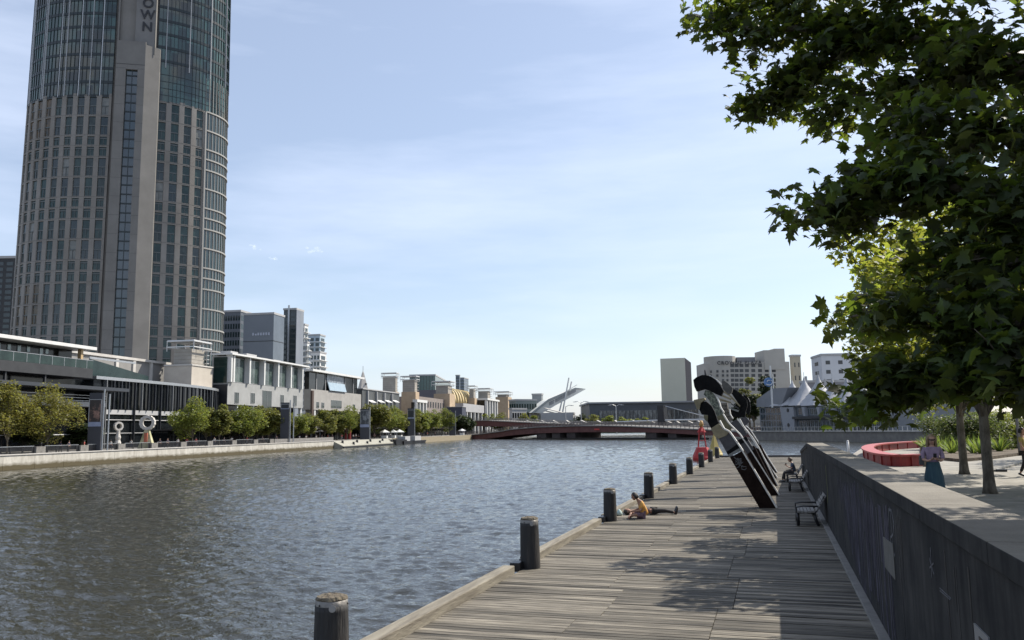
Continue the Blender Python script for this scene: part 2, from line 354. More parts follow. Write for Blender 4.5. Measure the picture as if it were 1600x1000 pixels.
# bollards: tarred timber piles with a steel band and weathered cap
tar = mat('tarred_timber', (.017, .017, .018), .75, c2=(.06, .052, .045), scale=2.5, stretch=(3, 3, .35), bump=.6, bscale=9, lo=.5, hi=.85)
band = mat('band_metal', (.16, .15, .14), .5, .5, c2=(.25, .24, .22), scale=4, bump=.2)
cap = mat('cap_timber', (.06, .045, .03), .9, c2=(.16, .135, .095), scale=7, bump=.9, bscale=18)
def bollard():
    t = thing('bollard', '', 'bollard', (0, 0, 0), 0, 'dark timber bollards along the wharf edge')
    b = MB(); rr = random.Random(5); n = 20
    prof = [(.215, -.9), (.215, .0), (.21, .5), (.2, .93), (.2, 1.0)]
    b.lathe(prof, n); b.v = [(x*1.07, y*1.07, z) for x, y, z in b.v]; obj('post', b, tar, t, True)
    b = MB(); b.lathe([(.202, .90), (.207, .902), (.207, 1.068), (.202, 1.07)], n); bo = obj('metal_band', b, band, t, True)
    b = MB()
    for a in (.55,):                                    # round marker disc with its slot
        d = Vector((math.sin(a), -math.cos(a), 0)); x = Vector((-d.y, d.x, 0)); c = d*.200+Vector((0, 0, .985))
        b.add([tuple(c+(x*math.cos(k*PI/8)+Vector((0, 0, 1))*math.sin(k*PI/8))*.045+d*.0) for k in range(16)]+[tuple(c+(x*math.cos(k*PI/8)+Vector((0, 0, 1))*math.sin(k*PI/8))*.045+d*.018) for k in range(16)],
              [tuple(range(16, 32))]+[(k, (k+1) % 16, 16+(k+1) % 16, 16+k) for k in range(16)])
    obj('marker_disc', b, mat('disc', (.30, .30, .30), .4, .3), bo)
    b = MB(); m = 20
    vs = []
    for ring, (r0, z0) in enumerate(((.199, 1.06), (.205, 1.085), (.19, 1.11), (.13, 1.125), (.06, 1.135))):
        for k in range(m): vs.append((r0*math.cos(2*PI*k/m)*(1+rr.uniform(-.04, .04)), r0*math.sin(2*PI*k/m)*(1+rr.uniform(-.04, .04)), z0+rr.uniform(-.012, .012)))
    fs = [(i*m+k, i*m+(k+1) % m, (i+1)*m+(k+1) % m, (i+1)*m+k) for i in range(4) for k in range(m)]+[tuple(range(4*m, 5*m))]
    b.add(vs, fs); obj('timber_cap', b, cap, t)
    b = MB(); b.box(-.36, -.12, -.46, -.08, -.02, .17); obj('base_bracket', b, blackm, t, bevel=.01); b = MB(); b.box(-.34, -.10, .2, .42, -.02, .15); obj('base_bracket', b, blackm, t, bevel=.01)
    for k in range(4): b = MB(); b.ball((.207*math.cos(k*1.4+.2), .207*math.sin(k*1.4+.2), 1.02), .014, 5); obj('bolt', b, blackm, bo)
    return t
B0 = bollard(); labs = ['nearest bollard, only its banded top in view with a pale round disc', 'second nearest bollard, standing alone where two kerb beams meet', 'bollard at the head of the person lying on the deck', 'bollard just beyond the sitting person in orange',
    'fifth bollard from the camera, left of the leaning sculptures', 'sixth bollard from the camera along the water edge', 'seventh bollard, overlapping the base of the red buoy', 'eighth bollard, in front of the right corner of the red buoy', 'farthest bollard, beside the yellow buoy at the wharf end']
rr = random.Random(9)
for i, y in enumerate(BY):
    o = B0 if i == 0 else dup(B0)
    o.location = (-5.55, y, 1.5); o.rotation_euler = (rr.uniform(-.012, .012), rr.uniform(-.012, .012), rr.uniform(-.3, .3) if i else 0); o['label'] = labs[i]
    o.scale = (1, 1, rr.uniform(.98, 1.03))
# ---------------------------------------------------------------- concrete wall
wallm = bpy.data.materials.new('stained_bluestone'); wallm.use_nodes = True
t = wallm.node_tree; p = t.nodes['Principled BSDF']; p.inputs['Roughness'].default_value = .9; p.inputs['IOR'].default_value = 1.25
tc = nn('ShaderNodeTexCoord', t)
def noise(t, st, sc, lo, hi, c1, c2, det=6):
    mp = nn('ShaderNodeMapping', t); mp.inputs['Scale'].default_value = st; t.links.new(tc.outputs['Object'], mp.inputs[0])
    n = nn('ShaderNodeTexNoise', t); n.inputs['Scale'].default_value = sc; n.inputs['Detail'].default_value = det; n.inputs['Roughness'].default_value = .65; t.links.new(mp.outputs[0], n.inputs[0])
    r = nn('ShaderNodeValToRGB', t); e = r.color_ramp.elements; e[0].position = lo; e[1].position = hi; e[0].color = c1; e[1].color = c2
    t.links.new(n.outputs[0], r.inputs[0]); return r.outputs[0]
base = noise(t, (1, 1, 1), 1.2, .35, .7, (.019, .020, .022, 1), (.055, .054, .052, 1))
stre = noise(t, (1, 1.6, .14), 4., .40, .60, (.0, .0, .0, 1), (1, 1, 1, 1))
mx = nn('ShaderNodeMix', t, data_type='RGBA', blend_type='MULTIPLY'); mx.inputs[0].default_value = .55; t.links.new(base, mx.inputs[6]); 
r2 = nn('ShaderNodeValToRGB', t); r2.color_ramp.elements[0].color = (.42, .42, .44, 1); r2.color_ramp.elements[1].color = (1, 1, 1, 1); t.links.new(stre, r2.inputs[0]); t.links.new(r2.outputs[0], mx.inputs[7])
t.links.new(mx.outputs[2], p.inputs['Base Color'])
WX, WT, WZ = 1.48, 2.13, 3.83
wt = thing('plaza_retaining_wall', 'long dark stained concrete wall with a pale flat top beside the wharf', 'wall', (WX, 20, 1.5))
prof = [(1., 1.0), (54.2, 1.0), (54.2, 2.95), (42.2, WZ-.18), (1., WZ-.18)]
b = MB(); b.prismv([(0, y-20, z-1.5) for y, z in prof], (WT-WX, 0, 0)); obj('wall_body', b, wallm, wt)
copm = mat('coping_concrete', (.11, .097, .077), .85, c2=(.185, .167, .135), scale=1.5, bump=.3, bscale=30, lo=.3, hi=.7)
b = MB(); y = 1.
while y < 42.2:
    y2 = min(y+3.0, 42.2); b.box(-.035, WT-WX+.03, y-20+.006, y2-20-.006, WZ-.178-1.5, WZ-1.5); y = y2
b.prismv([(-.035, 22.204, WZ-1.678), (-.035, 34.24, 1.452), (-.035, 34.24, 1.63), (-.035, 22.204, WZ-1.5)], (WT-WX+.065, 0, 0))
def nz_(f): c = np.cross(np.array(b.v[f[1]])-np.array(b.v[f[0]]), np.array(b.v[f[2]])-np.array(b.v[f[1]])); return abs(c[2])/np.linalg.norm(c)
b.m = [0 if nz_(f) > .7 else 1 for f in b.f]  # dark stained sides; sun's lightening of the top is put into the colour
obj('coping', b, [copm, wallm], wt, bevel=.012)
b = MB()
for k in range(14): b.box(-.004, .02, 3.2*k-17.5, 3.2*k-17.485, 0, 2.0)
obj('panel_joint', b, blackm, wt)
b = MB(); b.box(-.008, .01, -12.5, -12.48, 1.7, 1.71)
b = MB(); b.box(-.15, 0, -19, 34.2, -.04, .05); obj('base_strip', b, mat('base_strip', (.13, .125, .115), .85, c2=(.2, .19, .175), scale=2, bump=.3), wt, bevel=.01)
# paint runs, patches and tags on the wall face
pm = mat('purple_wash', (.022, .020, .036), .8, c2=(.17, .16, .22), scale=3.5, stretch=(1, 3.2, .35), bump=.3, lo=.5, hi=.8)
def stroke(name, pts, wd, m, lab=None):
    b = MB()
    for a, c in zip(pts[:-1], pts[1:]):
        a = Vector((0, a[0]-20, a[1])); c = Vector((0, c[0]-20, c[1])); d = (c-a); n = Vector((0, -d.z, d.y)).normalized()*wd/2; e = d.normalized()*wd*.3
        q = [a-n-e, c-n+e, c+n+e, a+n-e]; b.prismv([(-.002, v.y, v.z) for v in q], (-.004, 0, 0))
    return obj(name, b, m, wt, label=lab)
b = MB(); r = random.Random(4)
yy = 13.1
while yy < 22.9:
    wdt = r.uniform(.03, .11); top = 2.08-r.uniform(0, .30); bot = r.uniform(.0, .35) if r.random() < .6 else r.uniform(.5, 1.4)
    if yy > 18.5: bot += (yy-18.5)*.28; top -= (yy-18.5)*.05
    if bot < top-.1 and r.random() < .86:
        n = 5; zs = [bot+(top-bot)*k/n for k in range(n+1)]; L1 = [yy-20+r.uniform(-.012, .012) for _ in zs]; R1 = [yy-20+wdt+r.uniform(-.02, .02) for _ in zs]
        for k in range(n): b.prismv([(-.002, L1[k], zs[k]), (-.002, R1[k], zs[k]), (-.002, R1[k+1], zs[k+1]), (-.002, L1[k+1], zs[k+1])], (-.003, 0, 0))
    yy += wdt+r.uniform(.0, .06)+.002
obj('paint_wash', b, pm, wt, label='streaked purple grey painted patch', kind='stuff')
wg = mat('pale_chalk', (.13, .135, .15), .9, c2=(.07, .07, .08), scale=8)
stroke('painted_tag', [(13.1, 1.75), (12.9, 2.0), (12.6, 2.02), (12.45, 1.85), (12.6, 1.70), (12.9, 1.62), (12.95, 1.45), (12.6, 1.42)], .035, wg, 'scrawled pale graffiti tag')
stroke('painted_tag', [(12.75, 2.05), (12.7, 1.3)], .02, wg, 'thin vertical graffiti line')
for q in ([(9.78, 1.80), (9.58, 1.67)], [(9.72, 1.62), (9.66, 1.92)], [(9.80, 1.70), (9.56, 1.78)]): stroke('painted_tag', q, .018, wg, 'small pale starlike scrawl')
for q in ([(9.3, 1.585), (8.75, 1.59)], [(9.3, 1.56), (8.8, 1.57)]): stroke('scratch', q, .008, wg)
stroke('painted_tag', [(28, 1.9), (27.8, 1.2), (28.1, .8)], .07, mat('moss_paint', (.16, .17, .05), .9), 'yellow green paint run')
dk2 = mat('drip_dark', (.006, .006, .006), .7, c2=(.016, .015, .014), scale=3); lt2 = mat('drip_pale', (.055, .053, .05), .9, c2=(.035, .034, .033), scale=3)
for k in range(46):
    y0 = r.uniform(4.5, 38); z1 = r.uniform(1.9, 2.14); l = r.uniform(.2, 1.3); w2 = r.uniform(.015, .06)
    if 13 < y0 < 22: continue
    b = MB(); b.prismv([(-.0015, y0-20+w2*.3, z1-l), (-.0015, y0-20+w2, z1-l*.5), (-.0015, y0-20+w2, z1), (-.0015, y0-20, z1)], (-.002, 0, 0)); obj('drip_stain', b, dk2 if k % 3 else lt2, wt)
b = MB(); b.prismv([(-.002, -7.32, 1.08), (-.002, -6.2, 1.08), (-.002, -6.2, 1.52), (-.002, -7.32, 1.56)], (-.008, 0, 0)); obj('repair_patch', b, mat('repair_mortar', (.085, .083, .075), .9, c2=(.11, .108, .10), scale=4), wt)
b = MB(); b.box(-.014, -.001, -12.68, -12.2, 1.12, 1.58); pq = obj('sign_plate', b, mat('sign_plate', (.20, .20, .20), .6), wt)
text('plate_number', '5', .42, blackm, pq, Matrix.Translation((-.016, -12.44, 1.35)) @ Matrix.Rotation(-PI/2, 4, 'Z') @ Matrix.Rotation(PI/2, 4, 'X'), .002)
# ---------------------------------------------------------------- plaza
PZ = 2.7
plaza = bpy.data.materials.new('plaza_paving'); plaza.use_nodes = True; t = plaza.node_tree; p = t.nodes['Principled BSDF']; p.inputs['Roughness'].default_value = .85
tc = nn('ShaderNodeTexCoord', t); br = nn('ShaderNodeTexBrick', t); br.inputs['Scale'].default_value = 1.; br.inputs['Mortar Size'].default_value = .008
br.inputs['Brick Width'].default_value = .9; br.inputs['Row Height'].default_value = .45
br.inputs['Color1'].default_value = (.22, .205, .175, 1); br.inputs['Color2'].default_value = (.27, .25, .215, 1); br.inputs['Mortar'].default_value = (.15, .14, .12, 1)
t.links.new(tc.outputs['Object'], br.inputs[0]); nz = nn('ShaderNodeTexNoise', t); nz.inputs['Scale'].default_value = 1.5; nz.inputs['Detail'].default_value = 8; t.links.new(tc.outputs['Object'], nz.inputs[0])
mr = nn('ShaderNodeMapRange', t); mr.inputs[1].default_value = .3; mr.inputs[2].default_value = .7; mr.inputs[3].default_value = .72; mr.inputs[4].default_value = 1.15; t.links.new(nz.outputs[0], mr.inputs[0])
hs = nn('ShaderNodeHueSaturation', t); t.links.new(br.outputs[0], hs.inputs['Color']); t.links.new(mr.outputs[0], hs.inputs['Value']); t.links.new(hs.outputs[0], p.inputs['Base Color'])
slab('plaza_pavement', ccw([(WT-.02, 1), (60, 1), (60, 84), (30, 80), (6.6, 73), (4.9, 60), (4.6, 54.2), (WT-.02, 54.2)]), -2.4, PZ, plaza)
b = MB(); b.box(2.2, 4.55, 53.85, 54.15, PZ, PZ+.14); struct('plaza_kerb', b, darkp)
pk = gz(1323, 714, PZ)
b = MB(); b.tube([(pk[0], 53.6, PZ), (pk[0], 53.6, PZ+.95)], .07, 12); b.ball((pk[0], 53.6, PZ+.97), .07, 6); obj('bollard_post', b, white, None, True, label='slim white post on the plaza edge beyond the wall', category='post')
# path curb and drain on the plaza right side
e0 = gz(1556, 737, PZ); e1 = gz(1625, 716, PZ); e2 = gz(1590, 765, PZ)
b = MB(); d = np.array([-(e1-e0)[1], (e1-e0)[0], 0]); d /= np.linalg.norm(d)
q = [e0, e1, e1+d*.15, e0+d*.15]; b.prism(ccw([tuple(x[:2]) for x in q]), PZ, PZ+.08); struct('path_kerb', b, mat('kerb_conc', (.2, .19, .17), .9))
b = MB(); e = gz(1565, 737, PZ); b.box(e[0]-.18, e[0]+.18, e[1]-.12, e[1]+.12, PZ+.005, PZ+.10); obj('drain_box', b, blackm, None, label='small black box on the pavement right of the near tree trunk', category='drain box')
# garden bed soil
bed = [gz(u, v, PZ)[:2] for u, v in ((1440, 716), (1500, 722), (1548, 718), (1600, 711), (1640, 708))]
bed = [tuple(x) for x in bed]+[(45, 79), (30, 76), (10.5, 70), (8.6, 57)]
b = MB(); b.prism(ccw(bed), PZ, PZ+.16); struct('garden_bed_soil', b, mat('soil', (.05, .035, .02), .95, c2=(.12, .09, .06), scale=3, bump=.6))
# ---------------------------------------------------------------- red curved seat
rs = thing('curved_red_bench', 'long red curved bench with slatted sides on the plaza', 'bench', (0, 0, PZ))
P1 = gz(1443, 728, PZ); P0 = gz(1350, 722, PZ)
ctl = [P1[:2], gz(1400, 729, PZ)[:2], gz(1366, 724, PZ)[:2], gz(1349, 714, PZ)[:2], gz(1358, 707, PZ)[:2], gz(1385, 703, PZ)[:2], gz(1425, 700, PZ)[:2], gz(1470, 698.5, PZ)[:2]]
def spline(c, n=6):
    c = [np.array(x) for x in c]; c = [2*c[0]-c[1]]+c+[2*c[-1]-c[-2]]; o = []
    for i in range(1, len(c)-2):
        for k in range(n):
            t = k/n; o.append(.5*((2*c[i])+(-c[i-1]+c[i+1])*t+(2*c[i-1]-5*c[i]+4*c[i+1]-c[i+2])*t*t+(-c[i-1]+3*c[i]-3*c[i+1]+c[i+2])*t**3))
    return o+[c[-2]]
sp = spline(ctl, 5); nrm = []
for i in range(len(sp)):
    d = sp[min(i+1, len(sp)-1)]-sp[max(i-1, 0)]; d /= np.linalg.norm(d); nrm.append(np.array([d[1], -d[0]]))
def ribbon(o0, o1, z0, z1, mb, n=None):
    I = range(len(sp)); A = [sp[i]+nrm[i]*o0 for i in I]; B = [sp[i]+nrm[i]*o1 for i in I]
    for i in range(len(sp)-1):
        mb.hexa([(*A[i], z0), (*B[i], z0), (*B[i+1], z0), (*A[i+1], z0), (*A[i], z1), (*B[i], z1), (*B[i+1], z1), (*A[i+1], z1)])
b = MB(); ribbon(-.08, .62, .46, .55, b); obj('seat', b, mat('red_seat', (.36, .05, .045), .5, c2=(.30, .04, .035), scale=2), rs)
b = MB(); ribbon(.03, .50, .0, .46, b); obj('side_panel', b, redp, rs)
b = MB()
for i in range(0, len(sp), 2):
    a = sp[i]-nrm[i]*.03; c = sp[i]+nrm[i]*.56; d = np.array([-nrm[i][1], nrm[i][0]])*.04
    b.hexa([(*(a-d), 0), (*(c-d), 0), (*(c+d), 0), (*(a+d), 0), (*(a-d), .459), (*(c-d), .459), (*(c+d), .459), (*(a+d), .459)])
obj('rib', b, mat('red_dark', (.25, .02, .02), .5), rs)
e = gz(1447, 729, PZ)
b = MB(); b.hexa([(e[0]-.10, e[1]-.1, PZ), (e[0]+.16, e[1]-.1, PZ), (e[0]+.16, e[1]+.12, PZ), (e[0]-.10, e[1]+.12, PZ), (e[0]-.2, e[1]-.1, PZ+.85), (e[0]+.04, e[1]-.1, PZ+.85), (e[0]+.04, e[1]+.12, PZ+.85), (e[0]-.2, e[1]+.12, PZ+.85)])
obj('timber_post', b, mat('post_wood', (.16, .13, .09), .8), None, label='short leaning timber post at the end of the red bench', category='post')
# ---------------------------------------------------------------- benches on the wharf
slat = mat('bench_slat', (.20, .19, .175), .7, c2=(.14, .13, .12), scale=3)
def bench(lab, y, rz):
    t = thing('park_bench', lab, 'bench', (.86, y, 1.5), rz, 'slatted benches facing the river along the wall')
    W = 1.75                                           # length runs along local y, back towards +x
    b = MB()
    for k in range(5): b.box(-.30+k*.11, -.205+k*.11, -W/2, W/2, .40+.01*abs(k-2), .46+.01*abs(k-2))
    obj('seat', b, slat, t, bevel=.006)
    b = MB()
    for k in range(5):
        x = .29+.05*k+.012*k; z = .50+.095*k
        b.hexa([(x, -W/2, z), (x+.03, -W/2, z-.01), (x+.03, W/2, z-.01), (x, W/2, z), (x+.04, -W/2, z+.075), (x+.07, -W/2, z+.065), (x+.07, W/2, z+.065), (x+.04, W/2, z+.075)])
    obj('backrest', b, slat, t)
    for yy in (-.72, .72):
        b = MB(); b.tube([(-.28, yy, 0), (-.27, yy, .25), (-.28, yy, .40)], .05, 8).tube([(-.28, yy, .40), (.22, yy, .40), (.30, yy, .46), (.56, yy, .95)], .025, 8).tube([(.22, yy, .40), (.26, yy, .2), (.34, yy, 0)], .05, 8)
        obj('leg', b, blackm, t, True)
        b = MB(); b.tube([(-.30, yy, .40), (-.31, yy, .58), (-.1, yy, .62), (.36, yy, .61)], .028, 6); obj('armrest', b, blackm, t, True)
    return t
bench('nearest slatted bench with black arms against the dark wall', 29.3, 0)
bench('middle slatted bench against the dark wall', 43.9, .0)
bench('farthest slatted bench with a person sitting on it', 50.6, .0)
# ================================================================ leaning sculptures on the wharf
wd_dark = mat('sculpture_dark_wood', (.010, .006, .005), .85, c2=(.022, .014, .011), scale=2.5, stretch=(1, 1, 1), bump=.4, bscale=12, ior=1.15)
wd_black = mat('sculpture_black', (.006, .006, .0065), .7, c2=(.012, .012, .012), scale=4, bump=.3, ior=1.15)
beige = mat('sculpture_beige', (.26, .22, .135), .8, c2=(.17, .145, .09), scale=3, bump=.3, bscale=15)
olive = mat('sculpture_olive', (.17, .155, .085), .8, c2=(.11, .10, .06), scale=3, bump=.3)
sgrey = mat('sculpture_grey', (.075, .072, .077), .8, c2=(.05, .048, .05), scale=3, bump=.3)
slight = mat('sculpture_light', (.22, .22, .21), .7, c2=(.14, .145, .13), scale=9, bump=.5)
scarv = mat('sculpture_carved', (.24, .26, .20), .8, c2=(.07, .08, .065), scale=7, bump=1., bscale=14, lo=.42, hi=.56)
sun_edge = mat('sculpture_sunlit_edge', (.72, .69, .63), .35, c2=(.6, .57, .52), scale=4)  # pale colour paints sunlight along the plate edges
def zA(x, y): return (1060+x/3.845, 560+y/3.845)       # two zoomed views of the photograph the outlines were read from
def zB(x, y): return (1075+x/8., 575+y/8.)
def sculpture(lab, Y, base_u, pieces, edges, th=.55):
    bx = on(base_u, 780, Y)[0]
    t = thing('leaning_sculpture', lab, 'sculpture', (bx, Y, 1.5), 0, 'leaning timber sculptures on the wharf')
    for i, (nm, m, pts, d0, d1) in enumerate(pieces):
        b = MB(); P = [on(u, v, Y) for u, v in pts]
        P = [(x-bx, d0, max(z-1.5, .0)) for x, z in P]
        ar = sum(P[k][0]*P[(k+1) % len(P)][2]-P[(k+1) % len(P)][0]*P[k][2] for k in range(len(P)))
        if ar < 0: P = P[::-1]
        b.prismv(P, (0, d1-d0, 0)); obj(nm, b, m, t, bevel=.008)
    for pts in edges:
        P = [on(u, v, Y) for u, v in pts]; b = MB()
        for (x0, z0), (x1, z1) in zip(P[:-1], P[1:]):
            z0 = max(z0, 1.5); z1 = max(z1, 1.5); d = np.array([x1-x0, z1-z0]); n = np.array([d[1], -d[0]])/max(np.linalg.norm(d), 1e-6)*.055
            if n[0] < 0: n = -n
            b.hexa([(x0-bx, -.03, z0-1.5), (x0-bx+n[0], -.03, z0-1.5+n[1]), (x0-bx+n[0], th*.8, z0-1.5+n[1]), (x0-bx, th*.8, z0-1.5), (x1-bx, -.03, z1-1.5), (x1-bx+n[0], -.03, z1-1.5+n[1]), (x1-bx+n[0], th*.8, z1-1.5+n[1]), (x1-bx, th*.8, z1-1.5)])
        obj('sunlit_edge', b, sun_edge, t)
    return t
def on(u, v, Y):
    d = ray(u, v); k = Y/d[1]; p = EYE+d*k; return p[0], p[2]
A, B_ = zA, zB
e1 = [B_(385, 660), B_(440, 765), B_(510, 800), B_(650, 1000), A(587, 900)]
t1 = sculpture('nearest leaning sculpture with a black neck, beige head and white scribble', 34.3, 1200, [
    ('dark_plank', wd_dark, [A(310, 596), A(393, 552), A(587, 900), A(487, 900)], 0, .55),
    ('light_band', slight, [A(296, 580), A(371, 536), A(380, 551), A(306, 592)], -.02, .57),
    ('black_band', wd_black, [A(288, 562), A(360, 510), A(371, 536), A(296, 580)], 0, .55),
    ('grey_block', sgrey, [A(243, 482), A(305, 452), A(355, 500), A(360, 510), A(288, 562)], -.01, .55),
    ('beige_block', beige, [B_(285, 755), B_(380, 695), B_(445, 770), B_(510, 805), B_(480, 845), B_(385, 885), B_(330, 850)], -.03, .58),
    ('black_neck', wd_black, [B_(150, 470), B_(185, 425), B_(225, 415), B_(290, 470), B_(330, 540), B_(380, 690), B_(290, 755), B_(240, 665), B_(250, 590), B_(170, 580), B_(140, 520)], 0, .55),
    ('head_block', beige, [B_(70, 400), B_(205, 372), B_(215, 395), B_(160, 440), B_(145, 515), B_(112, 515), B_(85, 440)], -.05, .5),
    ('chin_block', olive, [B_(195, 585), B_(250, 592), B_(248, 672), B_(238, 672), B_(205, 640)], -.05, .5),
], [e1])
sc = MB(); r = random.Random(12)
root = t1; bx = t1.location.x
for k in range(26):                                     # white scribble near the foot
    u, v = A(r.uniform(332, 378), 0)[0], 0
    yy = r.uniform(600, 670); u, v = A(330+(yy-600)*.55+r.uniform(5, 38), yy)
    x, z = on(u, v, 34.3); a = r.uniform(0, PI); l = r.uniform(.04, .12)
    d = Vector((math.cos(a)*l, 0, math.sin(a)*l)); n = Vector((-d.z, 0, d.x)).normalized()*.008; c = Vector((x-bx, -.004, z-1.5))
    sc.add([tuple(c-d-n), tuple(c+d-n), tuple(c+d+n), tuple(c-d+n)], [(0, 1, 2, 3)])
obj('scribble', sc, mat('chalk_white', (.16, .16, .16), .9), t1)
sculpture('second leaning sculpture with a big black curved hood and a pale carved neck', 40.4, 1205, [
    ('dark_plank', wd_dark, [A(372, 552), A(455, 525), A(603, 824), A(545, 824)], 0, .55),
    ('black_band', wd_black, [A(335, 500), A(408, 468), A(420, 492), A(352, 528)], 0, .55),
    ('grey_block', sgrey, [A(352, 528), A(420, 492), A(455, 545), A(400, 585), A(375, 560)], -.02, .57),
    ('olive_block', olive, [B_(365, 605), B_(432, 575), B_(500, 690), B_(545, 735), B_(520, 800), B_(470, 850), B_(400, 790)], -.03, .58),
    ('pale_panel', scarv, [B_(195, 330), B_(215, 275), B_(290, 290), B_(345, 360), B_(395, 470), B_(445, 575), B_(365, 608), B_(300, 490), B_(262, 400)], 0, .5),
    ('curved_hood', wd_black, [B_(68, 150), B_(105, 118), B_(180, 88), B_(230, 90), B_(290, 108), B_(345, 145), B_(400, 205), B_(445, 285), B_(412, 352), B_(330, 318), B_(280, 285), B_(200, 262), B_(108, 292), B_(80, 230)], -.12, .62),
    ('spike', sgrey, [B_(205, 88), B_(200, 30), B_(213, 18), B_(232, 92)], .1, .25),
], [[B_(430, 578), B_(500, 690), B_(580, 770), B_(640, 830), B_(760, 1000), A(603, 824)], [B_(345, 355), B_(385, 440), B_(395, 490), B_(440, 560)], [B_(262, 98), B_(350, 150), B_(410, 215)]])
sculpture('third leaning sculpture with a ribbed grey stem and brick patterned shoulder', 46.6, 1208, [
    ('dark_plank', wd_dark, [A(400, 500), A(482, 545), A(595, 767), A(552, 767)], 0, .55),
    ('grey_block', sgrey, [B_(520, 695), B_(610, 640), B_(690, 750), B_(740, 830), B_(670, 870), B_(600, 790)], -.02, .57),
    ('ribbed_stem', mat('stem_wood', (.17, .15, .12), .8, c2=(.10, .09, .075), scale=4, bump=.5), [B_(415, 440), B_(490, 435), B_(500, 520), B_(520, 580), B_(565, 635), B_(500, 690), B_(440, 560)], 0, .5),
    ('rib_line', wd_black, [B_(418, 470), B_(492, 470), B_(492, 476), B_(418, 476)], -.015, .52),
    ('rib_line', wd_black, [B_(425, 515), B_(500, 510), B_(500, 516), B_(425, 521)], -.015, .52),
    ('rib_line', wd_black, [B_(440, 560), B_(520, 555), B_(520, 561), B_(442, 566)], -.015, .52),
    ('rib_line', wd_black, [B_(465, 610), B_(545, 600), B_(547, 606), B_(467, 616)], -.015, .52),
    ('shoulder_piece', mat('shoulder_wood', (.12, .115, .105), .8, c2=(.07, .068, .062), scale=4, bump=.6), [B_(420, 165), B_(450, 155), B_(500, 190), B_(560, 250), B_(545, 310), B_(500, 330), B_(440, 270), B_(425, 220)], -.05, .5),
], [[B_(510, 510), B_(520, 580), B_(555, 635)], [B_(640, 640), B_(690, 740), B_(800, 870), B_(880, 1000), A(595, 767)]])
sculpture('fourth leaning sculpture with a long black arched back and pale ribs', 53.0, 1210, [
    ('dark_plank', wd_dark, [A(480, 500), A(500, 530), A(592, 719), A(560, 719)], 0, .55),
    ('arched_back', wd_black, [B_(555, 255), B_(600, 275), B_(650, 310), B_(700, 365), B_(735, 400), B_(745, 470), B_(720, 545), B_(712, 615), B_(560, 612), B_(520, 560), B_(505, 515), B_(560, 520), B_(640, 545), B_(655, 480), B_(600, 400), B_(545, 320)], -.1, .6),
    ('pale_rib', beige, [B_(390, 375), B_(540, 425), B_(545, 445), B_(400, 410)], -.2, -.1),
    ('pale_rib', beige, [B_(440, 285), B_(520, 325), B_(655, 470), B_(652, 490), B_(590, 430), B_(515, 350), B_(430, 300)], -.25, -.1),
    ('pale_rib', slight, [B_(500, 488), B_(640, 530), B_(630, 552), B_(510, 510)], -.2, -.1),
    ('pale_rib', beige, [B_(420, 330), B_(550, 385), B_(540, 405), B_(410, 350)], -.3, -.2),
    ('strut', sgrey, [B_(540, 440), B_(640, 500), B_(630, 510), B_(540, 455)], -.18, -.1),
], [[B_(610, 628), B_(650, 690), B_(720, 770), B_(780, 860), A(592, 719)]])
sculpture('farthest leaning sculpture with a black rounded fin and a small grey square block', 59.5, 1212, [
    ('dark_plank', wd_dark, [A(400, 395), A(440, 450), A(592, 686), A(566, 686)], 0, .55),
    ('curved_fin', wd_black, [B_(690, 330), B_(735, 350), B_(768, 405), B_(782, 480), B_(778, 545), B_(765, 580), B_(735, 575), B_(715, 520), B_(705, 440)], -.1, .6),
    ('grey_block', sgrey, [B_(640, 640), B_(715, 600), B_(775, 665), B_(720, 720), B_(690, 715)], -.05, .5),
    ('pale_knob', slight, [B_(682, 322), B_(700, 316), B_(716, 328), B_(700, 340)], -.05, .3),
], [[B_(715, 720), B_(770, 770), B_(830, 860), B_(880, 940), A(592, 686)], [B_(700, 340), B_(740, 375), B_(768, 425)]])
# ================================================================ buoys moored behind the wharf
def buoy(name, lab, u, vb, vt, ub0, ub1, Y, mt, mtop, mast):
    x, zb = on(u, vb, Y); _, zt = on(u, vt, Y); w = on(ub1, vb, Y)[0]-on(ub0, vb, Y)[0]; hgt = zt
    t = thing(name, lab, 'buoy', (x, Y, 0)); r = w/2
    b = MB(); b.lathe([(r*.95, -.6), (r, 0.35), (r*.98, .55)], 18); obj('float', b, mt, t, True)
    b = MB(); n = 4; s = hgt*.30
    zc0 = .56; zc1 = hgt*(.33 if mast else .42)
    b.lathe([(r, zc0), (r*.58, zc1)], 8); obj('skirt', b, mt, t)
    b = MB(); rt = r*.28; zt0 = hgt*.80
    if mast:
        for k in range(4):
            a = PI/4+k*PI/2; b.tube([(r*.55*math.cos(a), r*.55*math.sin(a), zc1), (rt*math.cos(a), rt*math.sin(a), zt0)], .055, 6)
            for z in (.35, .7):
                a2 = a+PI/2; rr = r*.55*(1-z)+rt*z; zz = zc1*(1-z)+zt0*z
                b.tube([(rr*math.cos(a), rr*math.sin(a), zz), (rr*math.cos(a2), rr*math.sin(a2), zz)], .035, 6)
        obj('lattice_mast', b, mt, t)
        b = MB(); b.lathe([(.05, zt0+.5), (rt*1.6, zt0-.5), (rt*1.6, zt0-.55)], 4); obj('topmark', b, mt, t)
        b = MB(); b.lathe([(rt*.5, zt0), (rt*.5, zt0+.35), (rt*.9, zt0+.4), (rt*.5, hgt-.05), (.05, hgt)], 10); obj('lantern', b, mtop, t, True)
    else:
        b.lathe([(r*.58, zc1), (.08, hgt)], 4); obj('topmark', b, mt, t)
    return t
buoy('navigation_buoy', 'red lattice topped buoy with a flared skirt moored beyond the bollards', 1098, 716, 657, 1085, 1117, 118, mat('buoy_red', (.42, .020, .022), .6, c2=(.30, .022, .02), scale=2.5), mat('lantern_ochre', (.45, .25, .08), .5), True)
